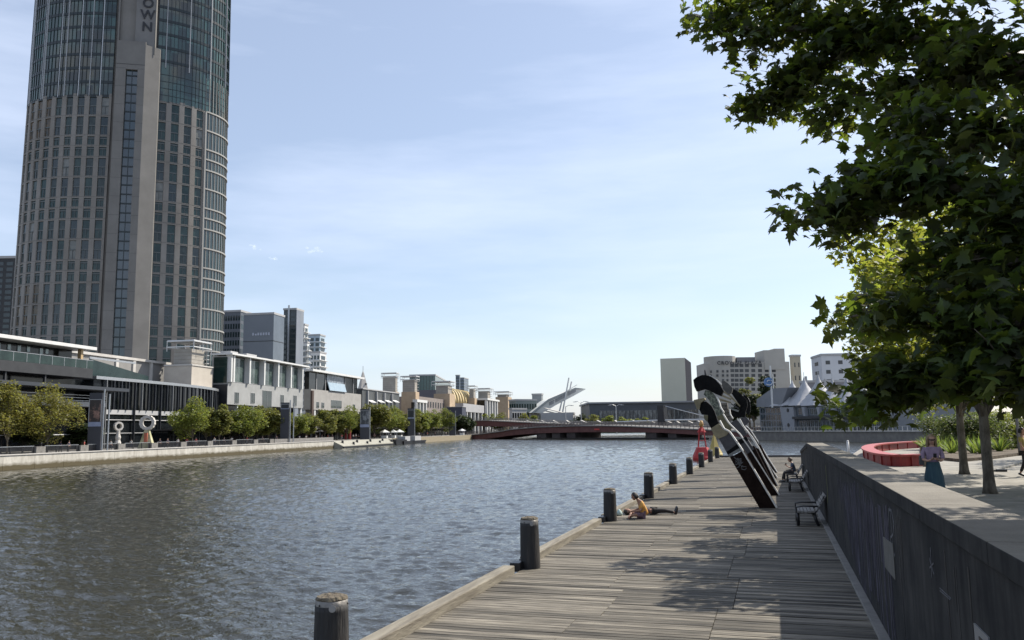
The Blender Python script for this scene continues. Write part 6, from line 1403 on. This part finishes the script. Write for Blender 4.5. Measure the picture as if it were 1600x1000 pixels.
obj('seed_ball', b, mat('seed', (.05, .045, .02), .9), NT, True, kind='stuff')
# upper crown of the same tree, above and outside the frame: it shades the plaza
UC = [(5.5+g.normal(0, 2.0), 8.5+g.normal(0, 2.2), 10.6+g.normal(0, .9), g.uniform(.7, 1.2)) for _ in range(16)]
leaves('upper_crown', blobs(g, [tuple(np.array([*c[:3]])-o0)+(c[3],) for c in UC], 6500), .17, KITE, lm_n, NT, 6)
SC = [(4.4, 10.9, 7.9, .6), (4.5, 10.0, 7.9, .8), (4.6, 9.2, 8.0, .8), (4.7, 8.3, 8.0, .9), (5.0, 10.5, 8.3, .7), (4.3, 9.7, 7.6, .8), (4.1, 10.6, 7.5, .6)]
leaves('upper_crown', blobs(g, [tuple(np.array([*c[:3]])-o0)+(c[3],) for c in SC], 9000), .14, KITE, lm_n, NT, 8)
# ---------------------------------------------------------------- garden bed plants
def blades(name, lab, P, n, L_, m, seed, cat='plant', group=None, wd=.035, up=1.):
    g = np.random.default_rng(seed); b = MB()
    for k in range(n):
        a = g.uniform(0, 2*PI); l = L_*g.uniform(.7, 1.1); ln = g.uniform(.25, .95); d = np.array([math.cos(a), math.sin(a)]); s = np.array([-d[1], d[0]])*wd*g.uniform(.7, 1.2)
        pr = []
        for q in np.linspace(0, 1, 5): r_ = ln*l*q; z = l*up*(q-.45*q*q*ln); w_ = (1-q**2)*1.; pr.append((d*r_, z, w_))
        vs = []
        for o_, z, w_ in pr: vs += [(*(o_+s*w_), z), (*(o_-s*w_), z)]
        b.add(vs, [(2*i, 2*i+1, 2*i+3, 2*i+2) for i in range(4)])
    me = obj(name, b, m, None, label=lab, category=cat, group=group); me.location = P; 
    me.data.transform(Matrix.Translation((0, 0, 0))); return me
def blade_obj(*a, **k):
    o = blades(*a, **k); return o
lm_bl = leafmat('strap_leaf', (.085, .13, .025), (.22, .30, .05), .45)
lm_sh = leafmat('shrub_leaf', (.05, .07, .02), (.14, .18, .04), .4)
pos = ['leftmost', 'second from the left', 'third from the left', 'behind the red bench end', 'above the woman\'s left shoulder', 'above the woman\'s right shoulder', 'between the woman and the tree trunk', 'just left of the farther tree trunk', 'just right of the farther tree trunk', 'between the two tree trunks', 'left of the nearer tree trunk', 'right of the nearer tree trunk']
for i, u in enumerate((1448, 1455, 1463, 1441, 1474, 1483, 1492, 1499, 1518, 1526, 1534, 1562)):
    v = (708, 711, 707, 704, 709, 706, 712, 708, 712, 708, 713, 709)[i]; P = gz(u, v, PZ)
    blades('strap_leaf_plant', 'spiky bright green plant '+pos[i] if i > 2 else 'spiky bright green plant by the red bench, '+pos[i], tuple(P), 70, 1.25*(1.2 if i % 3 else 1), lm_bl, 400+i, group='spiky plants in the garden bed')
def shrub(lab, P, r_, h, seed, m=lm_sh, n=1600):
    g = np.random.default_rng(seed); t = thing('shrub', lab, 'shrub', P, 0, 'shrubs in the garden bed')
    B = [(g.normal(0, r_*.5), g.normal(0, r_*.5), h*g.uniform(.08, .85), r_*g.uniform(.35, .6)) for _ in range(20)]
    leaves('foliage', blobs(g, B, n), .15, KITE, m, t, seed, droop=.3, upb=1.)
    b = MB()
    for x, y, z, q in B[:6]: b.tube([(0, 0, 0), (x, y, z)], [.03, .01], 4)
    obj('stem', b, bark, t)
SH = [(1490, 706, 'behind the spiky plants left of the trunks'), (1515, 706, 'behind the farther tree trunk'), (1535, 706, 'between the trunks'), (1555, 704, 'right of the nearer trunk'), (1572, 703, 'in the middle of the gap at the right'), (1590, 702, 'at the right edge of the photo'), (1608, 703, 'cut by the right edge of the photo'), (1470, 702, 'behind the woman')]
for i, (u, v, dn) in enumerate(SH): P = gz(u, v, PZ); shrub('leafy green garden shrub '+dn, tuple(P), 1.5, 3.0 if i in (3, 4, 5) else 2.6, 440+i, lm_g if i in (3, 4, 5) else lm_sh, 4200)
b = MB(); P = gz(1597, 716, PZ)
t = thing('street_lamp', 'slim grey lamp post at the right edge beside the garden bed', 'street lamp', tuple(gz(1594, 712, PZ)))
b = MB(); b.tube([(0, 0, 0), (0, 0, 5.5)], [.09, .06], 10); obj('pole', b, mat('lamp_grey', (.16, .17, .19), .5, .4), t, True)
b = MB(); b.lathe([(.16, 5.5), (.2, 5.6), (.18, 5.9), (.05, 6.0)], 12); obj('lamp_head', b, greyp, t, True)
# ================================================================ people
skn = mat('skin', (.40, .23, .16), .6); sknd = mat('skin_tan', (.30, .16, .105), .6)
hairb = mat('hair_black', (.012, .009, .008), .6); hairg = mat('hair_light', (.20, .14, .08), .7)
eyem = mat('eye_dark', (.01, .01, .01), .2); lipm = mat('lip', (.30, .10, .09), .5)
def head(c, fwd, up, m, par, hm, hair='short', s=1., glasses=False, lon=.28):
    """a head centred at c with face towards fwd: skull, jaw, nose, ears, eyes, mouth and hair"""
    c = Vector(c); f = Vector(fwd).normalized(); u = Vector(up).normalized(); r_ = f.cross(u).normalized(); u = r_.cross(f)
    def W(x, y, z): return tuple(c+(r_*x+f*y+u*z)*s)
    n = 14; vs = []; b = MB()
    prof = [(-.125, .022, .018, .035), (-.108, .045, .05, .025), (-.075, .062, .074, .012), (-.03, .070, .086, .004), (.02, .075, .094, 0), (.065, .072, .09, -.004), (.10, .052, .066, -.006), (.122, .018, .024, -.006)]
    for z, rx, ry, oy in prof:
        for k in range(n): a = 2*PI*k/n; vs.append(W(rx*math.cos(a), oy+ry*math.sin(a), z))
    b.add(vs, [(i*n+k, i*n+(k+1) % n, (i+1)*n+(k+1) % n, (i+1)*n+k) for i in range(len(prof)-1) for k in range(n)]+[tuple(range(n-1, -1, -1)), tuple(range((len(prof)-1)*n, len(prof)*n))])
    b.add([W(-.012, .088, .012), W(.012, .088, .012), W(.018, .088, -.035), W(-.018, .088, -.035), W(0, .098, .01), W(0, .118, -.028)], [(0, 4, 5, 3), (4, 1, 2, 5), (3, 5, 2), (0, 1, 4), (0, 3, 2, 1)])
    for sx_ in (-1, 1): b.tube([W(sx_*.070, -.005, .025), W(sx_*.085, -.012, .01), W(sx_*.074, -.002, -.025)], [.010*s, .016*s, .008*s], 6)
    h = obj('head', b, m, par, True)
    for sx_ in (-1, 1): b = MB(); q = W(sx_*.030, .084, .012); b.ball(q, .011*s, 6); obj('eye', b, eyem, h, True)
    b = MB(); b.tube([W(-.024, .082, -.062), W(0, .092, -.060), W(.024, .082, -.062)], [.003*s, .007*s, .003*s], 6); obj('mouth', b, lipm, h, True)
    if glasses: b = MB(); b.tube([W(-.07, .06, .018), W(-.03, .096, .014), W(.03, .096, .014), W(.07, .06, .018)], [.012*s, .018*s, .018*s, .012*s], 6); obj('sunglasses', b, eyem, h, True)
    b = MB(); vs = []; rings = [(.02, 1.14, 50), (.06, 1.14, 35), (.10, 1.2, 0), (.128, 1.1, 0), (.138, .4, 0)]; n2 = 16
    for z, kx, front in rings:
        i = min(range(len(prof)), key=lambda j: abs(prof[j][0]-min(z, .12))); _, rx, ry, oy = prof[i]
        for k in range(n2):
            a = 2*PI*k/n2; fr = max(0, math.sin(a)); kk = kx-(.16 if z < .07 else 0)*fr
            vs.append(W(rx*kk*math.cos(a), oy-.008+ry*kk*math.sin(a), z+(.02*fr if z < .03 else 0)))
    b.add(vs, [(i*n2+k, i*n2+(k+1) % n2, (i+1)*n2+(k+1) % n2, (i+1)*n2+k) for i in range(len(rings)-1) for k in range(n2)]+[tuple(range((len(rings)-1)*n2, len(rings)*n2))])
    back = -lon if hair == 'long' else -.09
    for k in range(13 if hair == 'long' else 9):
        a = PI+PI*(k/(12 if hair == 'long' else 8)); a = a if hair != 'long' else PI*.9+PI*1.2*k/12; x, y = .078*math.cos(a), .09*math.sin(a)-.01
        b.tube([W(x, y, .07), W(x*1.18, y*1.12, -.02), W(x*1.28, y*1.1, back*.6), W(x*1.15, y*1.0, back)], [.025*s, .03*s, .03*s, .012*s], 6)
    obj('hair', b, hm, h, True); return h
def hand(wr, d, nrm, m, par, curl=.5, s=1., side=1):
    """palm, four separate fingers of different lengths and a side thumb"""
    wr = Vector(wr); d = Vector(d).normalized(); nrm = Vector(nrm).normalized(); nrm = (nrm-d*nrm.dot(d)).normalized(); x = d.cross(nrm)*side
    b = MB(); P = lambda a, c, e: wr+(x*a+d*c+nrm*e)*s
    b.tube([P(0, -.01, 0), P(0, .03, 0), P(0, .075, 0), P(0, .09, 0)], [.022*s, .032*s, .036*s, .03*s], 10)
    for i, (o_, l) in enumerate(((-.03, .068), (-.01, .078), (.01, .073), (.028, .056))):
        p0 = P(o_, .075, 0); a = 0; pts = [p0]
        for seg in (.42, .33, .25): a += curl*.9; pts.append(pts[-1]+(d*math.cos(a)-nrm*math.sin(a))*l*seg*s*1.1)
        b.tube([tuple(q) for q in pts], [.0095*s, .009*s, .008*s, .006*s], 6)
    pts = [P(-.026, .02, 0), P(-.050, .045, -.012), P(-.052, .075, -.03)]; b.tube([tuple(q) for q in pts], [.013*s, .011*s, .008*s], 6)
    return obj('hand', b, m, par, True)
def foot(p, d, up, m, par, L_=.25, s=1.):
    p = Vector(p); d = Vector(d).normalized(); up = Vector(up).normalized()
    b = MB(); q = [p-d*.06*s, p, p+d*L_*.45*s-up*.015*s, p+d*L_*.75*s-up*.028*s]
    b.tube([tuple(v) for v in q], [.035*s, .047*s, .042*s, .022*s], 10); return obj('shoe', b, m, par, True)
# ---- woman standing on the plaza looking at her phone
W0 = gz(1463, 790, PZ); face = math.atan2(-W0[1], -W0[0])+PI/2+.15      # local -y looks to the camera
t = thing('person', 'woman in a lilac top and long dark teal skirt looking down at her phone', 'person', tuple(W0), face)
body = skin('body', [[(0, 0, .93, .13, .10), (0, .0, 1.10, .115, .085), (0, .01, 1.28, .135, .09), (0, .015, 1.40, .10, .07), (0, .01, 1.47, .045), (0, -.005, 1.53, .045)],
    [2, (-.17, .01, 1.37, .045), (-.235, .0, 1.12, .04), (-.14, -.21, 1.08, .028), (-.06, -.27, 1.12, .022)], [2, (.17, .01, 1.37, .045), (.235, .0, 1.12, .04), (.14, -.21, 1.08, .028), (.06, -.27, 1.12, .022)],
    [0, (-.09, 0, .85, .085), (-.095, 0, .48, .055), (-.095, .01, .09, .035)], [0, (.09, 0, .85, .085), (.095, 0, .48, .055), (.095, .01, .09, .035)]], skn, t)
head((0, -.03, 1.60), (0, -1, -.35), (0, -.3, 1), skn, t, hairg, 'long', 1., True, .26)
top = skin('lilac_top', [[(0, 0, .98, .16, .125), (0, 0, 1.12, .145, .11), (0, .01, 1.28, .155, .11), (0, .015, 1.40, .11, .08)], [2, (-.17, .01, 1.37, .062), (-.225, .0, 1.18, .058), (-.21, -.06, 1.10, .05)], [2, (.17, .01, 1.37, .062), (.225, .0, 1.18, .058), (.21, -.06, 1.10, .05)]],
    mat('lilac_cloth', (.20, .145, .21), .85, c2=(.27, .20, .27), scale=9), t)
b = MB(); n = 40; vs = []
for z, r_, fl in ((.02, .25, .09), (.35, .22, .07), (.7, .20, .04), (.95, .155, .01), (1.05, .14, 0)):
    for k in range(n): a = 2*PI*k/n; q = r_*(1+fl*math.sin(a*9+z*2)); vs.append((q*math.cos(a)*1.05, q*math.sin(a)*.8, z))
b.add(vs, [(i*n+k, i*n+(k+1) % n, (i+1)*n+(k+1) % n, (i+1)*n+k) for i in range(4) for k in range(n)]); obj('long_skirt', b, mat('teal_cloth', (.022, .055, .075), .8, c2=(.035, .08, .10), scale=6, stretch=(3, 3, .5)), t, True)
hand((-.055, -.265, 1.12), (.5, -.6, .4), (0, .6, .8), skn, t, .7, 1., -1); hand((.055, -.265, 1.12), (-.5, -.6, .4), (0, .6, .8), skn, t, .7, 1., 1)
foot((-.09, -.02, .05), (0, -1, 0), (0, 0, 1), blackm, t); foot((.09, -.02, .05), (0, -1, 0), (0, 0, 1), blackm, t)
c, s_ = math.cos(face), math.sin(face); L2W = lambda x, y, z: (W0[0]+x*c-y*s_, W0[1]+x*s_+y*c, W0[2]+z)
b = MB(); b.hexa([L2W(*q) for q in ((-.037, -.345, 1.13), (.037, -.345, 1.13), (.037, -.335, 1.125), (-.037, -.335, 1.125), (-.037, -.385, 1.265), (.037, -.385, 1.265), (.037, -.375, 1.26), (-.037, -.375, 1.26))]); obj('phone', b, blackm, None, label='black phone held by the woman in the lilac top', category='phone')
b = MB(); b.hexa([L2W(*q) for q in ((-.30, -.06, .98), (-.20, -.06, .98), (-.20, .10, .98), (-.30, .10, .98), (-.29, -.05, 1.2), (-.21, -.05, 1.2), (-.21, .09, 1.2), (-.29, .09, 1.2))]).tube([L2W(-.25, .02, 1.2), L2W(-.215, .02, 1.42), L2W(-.10, .06, 1.46)], .012, 5); obj('shoulder_bag', b, blackm, None, label='small black shoulder bag on the woman in the lilac top', category='bag')
# ---- person sitting on the deck in an orange shirt, facing the river
G = gz(1004, 810, 1.5); rz = cr_
t = thing('person', 'person sitting cross legged on the deck in an orange yellow shirt, back bent', 'person', tuple(G), rz)
# local x: camera right, y: away from the camera; the person looks to -x
skin('body', [[(.06, 0, .11, .14, .14), (.06, 0, .25, .12, .12), (.0, 0, .44, .12, .14), (-.10, 0, .60, .07, .09), (-.16, 0, .66, .045), (-.20, 0, .71, .045)],
    [2, (-.02, -.18, .53, .045), (-.08, -.24, .30, .04), (-.30, -.16, .27, .028), (-.40, -.08, .27, .022)], [2, (-.02, .18, .53, .045), (-.08, .24, .30, .04), (-.30, .16, .27, .028), (-.40, .08, .27, .022)],
    [0, (-.02, -.10, .12, .08), (-.36, -.30, .15, .055), (-.42, .02, .06, .035)], [0, (-.02, .10, .12, .08), (-.36, .30, .15, .055), (-.46, -.05, .07, .035)]], sknd, t)
head((-.27, 0, .77), (-1, 0, -.35), (-.3, 0, 1), sknd, t, hairb, 'short', 1.05)
skin('orange_shirt', [[(.07, 0, .10, .175, .18), (.07, 0, .25, .155, .165), (.0, 0, .44, .15, .175), (-.10, 0, .585, .085, .11)], [2, (-.02, -.19, .53, .065), (-.07, -.24, .36, .058)], [2, (-.02, .19, .53, .065), (-.07, .24, .36, .058)]], mat('orange_cloth', (.52, .24, .05), .85, c2=(.62, .36, .10), scale=6), t)
skin('shorts', [[(.04, 0, .10, .165, .15), (-.04, -.11, .12, .10)], [0, (-.04, .11, .12, .10)]][:1]+[[1, (-.27, -.25, .15, .075)], [0, (-.04, .11, .12, .10), (-.27, .25, .15, .075)]], mat('mauve_cloth', (.16, .10, .12), .85), t)
hand((-.40, -.08, .27), (-1, .3, -.1), (0, 0, 1), sknd, t, .6, 1., 1); hand((-.40, .08, .27), (-1, -.3, -.1), (0, 0, 1), sknd, t, .6, 1., -1)
foot((-.44, .04, .05), (-.2, 1, 0), (0, 0, 1), sknd, t, .22); foot((-.48, -.07, .06), (-.2, -1, 0), (0, 0, 1), sknd, t, .22)
b = MB(); q = G+np.array([*(R[:2, 0]*-.42), 0])
# ---- person lying on the back behind the sitting one, feet to the right
Gh = gz(975, 806, 1.5); Gf = gz(1049, 805, 1.5); ang = math.atan2(Gf[1]-Gh[1], Gf[0]-Gh[0])
t = thing('person', 'person in black clothes lying flat on the deck with boots pointing right', 'person', tuple(Gh+np.array([0, .35, 0])), ang)
skin('body', [[(.95, 0, .12, .13, .10), (.72, 0, .12, .12, .09), (.50, 0, .125, .14, .09), (.34, 0, .12, .10, .07), (.24, 0, .115, .045), (.17, 0, .12, .045)],
    [2, (.42, -.20, .12, .045), (.62, -.30, .16, .04), (.72, -.12, .24, .028), (.73, -.05, .25, .022)], [2, (.42, .20, .12, .045), (.66, .32, .07, .04), (.90, .30, .05, .028)],
    [0, (1.02, -.10, .12, .085), (1.40, -.13, .15, .055), (1.80, -.13, .07, .035)], [0, (1.02, .10, .12, .085), (1.42, .12, .11, .055), (1.82, .13, .07, .035)]], sknd, t)
head((.06, 0, .13), (0.15, 0, 1), (-1, 0, .15), sknd, t, hairb, 'short', 1.0)
blkc = mat('black_cloth', (.014, .013, .014), .85, c2=(.025, .022, .022), scale=5); skin('black_shirt', [[(.95, 0, .13, .165, .125), (.72, 0, .13, .15, .115), (.50, 0, .135, .16, .11), (.36, 0, .13, .11, .085)], [2, (.42, -.20, .125, .062), (.60, -.29, .16, .055)], [2, (.42, .20, .125, .062), (.62, .31, .08, .055)]], mat('plum_cloth', (.05, .022, .028), .85), t)
skin('black_trousers', [[(.96, 0, .13, .16, .125), (1.05, -.10, .13, .105), (1.40, -.13, .15, .075), (1.76, -.13, .08, .055)], [0, (1.05, .10, .13, .105), (1.42, .12, .115, .075), (1.78, .13, .08, .055)]], blkc, t)
hand((.73, -.05, .25), (.3, 1, -.1), (0, 0, 1), sknd, t, .3, 1., 1); hand((.90, .30, .05), (1, -.1, 0), (0, 0, 1), sknd, t, .3, 1., -1)
foot((1.83, -.13, .06), (.35, -.1, 1), (1, 0, -.3), blackm, t, .28, 1.15); foot((1.85, .13, .06), (.45, .12, 1), (1, 0, -.3), blackm, t, .28, 1.15)
Q = gz(967, 806, 1.5); b = MB(); r = random.Random(1)
b.lathe([(.09, 0), (.13, .05), (.10, .12), (.06, .19), (.02, .23)], 7, (Q[0], Q[1]+.1)); b.v = [(x, y, z+1.5) for x, y, z in b.v]; obj('bag', b, mat('bag_cyan', (.35, .45, .43), .7), None, True, label='small pale blue green bag by the head of the lying person', category='bag')
# ---- person on the farthest bench
t = thing('person', 'person in a blue shirt sitting on the farthest bench looking at a phone', 'person', (.86, 49.95, 1.5), 0)
skin('body', [[(.05, 0, .56, .13, .12), (.06, 0, .75, .115, .11), (.04, 0, .95, .12, .13), (-.01, 0, 1.06, .08, .09), (-.04, 0, 1.12, .045), (-.06, 0, 1.17, .045)],
    [2, (.03, -.18, 1.03, .045), (-.02, -.24, .78, .04), (-.24, -.12, .86, .028), (-.28, -.06, .90, .022)], [2, (.03, .18, 1.03, .045), (-.02, .24, .78, .04), (-.24, .12, .86, .028), (-.28, .06, .90, .022)],
    [0, (-.02, -.10, .55, .085), (-.42, -.13, .54, .055), (-.44, -.13, .09, .035)], [0, (-.02, .10, .55, .085), (-.42, .16, .56, .055), (-.56, .16, .10, .035)]], skn, t)
head((-.11, 0, 1.25), (-1, 0, -.3), (-.2, 0, 1), skn, t, mat('hair_brown', (.06, .04, .025), .6), 'short', 1.05)
skin('blue_shirt', [[(.06, 0, .55, .16, .155), (.07, 0, .75, .145, .15), (.05, 0, .95, .145, .16), (0, 0, 1.05, .09, .10)], [2, (.03, -.19, 1.03, .065), (-.01, -.24, .84, .058)], [2, (.03, .19, 1.03, .065), (-.01, .24, .84, .058)]], mat('blue_cloth', (.055, .075, .12), .85), t)
skin('dark_trousers', [[(.05, 0, .54, .155, .14), (-.02, -.10, .55, .105), (-.42, -.13, .54, .075), (-.44, -.13, .14, .06)], [0, (-.02, .10, .55, .105), (-.42, .16, .56, .075), (-.55, .16, .15, .06)]], blkc, t)
hand((-.28, -.06, .90), (-.5, .3, .6), (1, 0, .3), skn, t, .6, 1., 1); hand((-.28, .06, .90), (-.5, -.3, .6), (1, 0, .3), skn, t, .6, 1., -1)
foot((-.45, -.13, .06), (-1, 0, 0), (0, 0, 1), blackm, t); foot((-.57, .16, .06), (-1, 0, 0), (0, 0, 1), blackm, t)
b = MB(); b.box(.50, .58, 49.91, 49.99, 2.42, 2.55); obj('phone', b, blackm, None, label='black phone held by the person on the farthest bench', category='phone')
# ---- person at the right edge, and strollers on the left promenade
def walker(lab, P, rz, shirt, pants, hm, group=None, sm=skn):
    t = thing('person', lab, 'person', P, rz, group)
    skin('body', [[(0, 0, .95, .12, .09), (0, 0, 1.15, .11, .085), (0, .01, 1.35, .14, .09), (0, .01, 1.47, .08, .06), (0, 0, 1.52, .045), (0, 0, 1.58, .045)],
        [2, (-.19, .01, 1.42, .045), (-.25, -.03, 1.15, .035), (-.23, -.15, .92, .025)], [2, (.19, .01, 1.42, .045), (.25, .03, 1.15, .035), (.23, -.02, .90, .025)],
        [0, (-.09, -.02, .88, .08), (-.10, -.12, .48, .055), (-.10, -.10, .08, .035)], [0, (.09, .02, .88, .08), (.10, .05, .48, .055), (.10, .22, .12, .035)]], sm, t, 1)
    head((0, -.01, 1.66), (0, -1, -.05), (0, 0, 1), sm, t, hm, 'short', 1.)
    skin('shirt', [[(0, 0, .95, .145, .115), (0, 0, 1.15, .135, .105), (0, .01, 1.35, .16, .11), (0, .01, 1.45, .09, .075)], [2, (-.19, .01, 1.42, .06), (-.24, -.01, 1.22, .052)], [2, (.19, .01, 1.42, .06), (.24, .02, 1.22, .052)]], shirt, t, 1)
    skin('trousers', [[(0, 0, .94, .14, .11), (-.09, -.02, .86, .095), (-.10, -.12, .48, .07), (-.10, -.10, .12, .055)], [0, (.09, .02, .86, .095), (.10, .05, .48, .07), (.10, .20, .16, .055)]], pants, t, 1)
    foot((-.10, -.10, .05), (0, -1, 0), (0, 0, 1), blackm, t); foot((.10, .22, .09), (0, -1, -.3), (0, 0, 1), blackm, t)
    hand((-.23, -.15, .92), (0, -.3, -1), (1, 0, 0), sm, t, .4, 1., 1); hand((.23, -.02, .90), (0, 0, -1), (-1, 0, 0), sm, t, .4, 1., -1)
    return t
ye = mat('mustard_cloth', (.42, .33, .08), .85, c2=(.3, .24, .1), scale=5); wh = mat('white_cloth', (.6, .6, .58), .85); nv = mat('navy_cloth', (.03, .035, .07), .85); rd = mat('red_cloth', (.35, .05, .05), .85); gy = mat('grey_cloth', (.15, .15, .16), .85)
Pq = gz(1603, 745, PZ); walker('person in mustard and dark clothes cut off by the right edge', tuple(Pq), PI*.3, ye, blkc, hairb)
wk = {'a': walker('white shirted walker beside the small ring sculpture', BP(bk(173, 690, 3)[0], 3, 2), BRZ+PI/2, wh, nv, hairb, 'people on the left promenade'),
      'b': walker('dark dressed walker right of the big ring sculpture', BP(bk(250, 690, 3.4)[0], 3.4, 2), BRZ-PI/2, nv, blkc, hairb, 'people on the left promenade'),
      'c': walker('red shirted walker under the bright green tree', BP(bk(306, 690, 3.2)[0], 3.2, 2), BRZ+PI/2, rd, gy, hairb, 'people on the left promenade')}
r = random.Random(6)
for i, (u, k, lab) in enumerate(((278, 'a', 'white shirted person left of the bright green tree'), (350, 'b', 'dark dressed person below the white framed hall'), (386, 'c', 'red shirted person below the broad tree'), (432, 'b', 'dark dressed person just left of the twin pole sign'), (478, 'a', 'white shirted person at the left of the rough stone wall end'),
      (494, 'a', 'white shirted person in front of the cafe umbrellas'), (519, 'b', 'dark dressed person left of the red pillars'), (534, 'c', 'red shirted person close to the red pillars'), (552, 'a', 'white shirted person right of the red pillars'), (585, 'b', 'dark dressed person past the framed poster banner'), (610, 'a', 'white shirted person above the dark pontoon'),
      (628, 'b', 'dark dressed person above the right end of the pontoon'), (655, 'a', 'white shirted person under the bright far trio of trees'), (668, 'c', 'red shirted person under the bright far trio of trees'), (680, 'b', 'dark dressed person under the bright far trio of trees'), (697, 'a', 'white shirted person left of the farthest banner sign'), (725, 'a', 'white shirted person under the dark rounded tree'), (95, 'b', 'dark dressed person behind the railing under the second olive tree'), (335, 'a', 'white shirted person near the small tree'))):
    tt_ = r.uniform(2.6, 6.5); s, _ = bk(u, 690, tt_); dup(wk[k], loc=BP(s, tt_, 2.), rz=BRZ+r.choice((PI/2, -PI/2))+r.uniform(-.6, .6), label=lab)
DN = ['under the second olive tree', 'left of the near banner', 'between the two ring sculptures', 'past the big ring', 'near the pavilion columns', 'behind the railing below the hall', 'below the hall windows', 'by the hall right end', 'beside the rough stone wall', 'near the landing top', 'above the landing', 'left of the poster banner', 'right of the poster banner', 'near the notched banner']
for i, (u, k) in enumerate(zip((108, 132, 205, 262, 292, 362, 410, 468, 503, 512, 560, 556, 594, 648), 'bcabcababcbabc')):
    tt_ = r.uniform(3, 9); s, _ = bk(u, 690, tt_); dup(wk[k], loc=BP(s, tt_, 2.), rz=r.uniform(0, 6.28), label={'a': 'white', 'b': 'navy', 'c': 'red'}[k]+' topped distant person '+DN[i])
# white sheeted tables and chairs under the far trees
for i, (u, lab) in enumerate(((601, 'white folded parasol stall left of the dark pontoon end'), (614, 'white stall tent above the dark pontoon'), (624, 'white stall tent right of the pontoon'), (722, 'pale square kiosk at the left end of the near bridge'))):
    s, _ = bk(u, 680, 4); t = thing('market_stall', lab, 'stall', BP(s, 4, 2), BRZ, 'small white stalls on the far promenade')
    b = MB(); b.lathe([(1.9, 1.9), (1.9, 2.1), (.1, 3.0)], 4); obj('canopy', b, white, t)
    for x, y in ((1, 1), (-1, 1), (1, -1), (-1, -1)): b = MB(); b.tube([(x, y, 0), (x, y, 1.95)], .06, 5); obj('leg', b, steel, t)
    b = MB(); b.box(-.9, .9, -.9, .9, .01, .9); obj('counter', b, white, t)
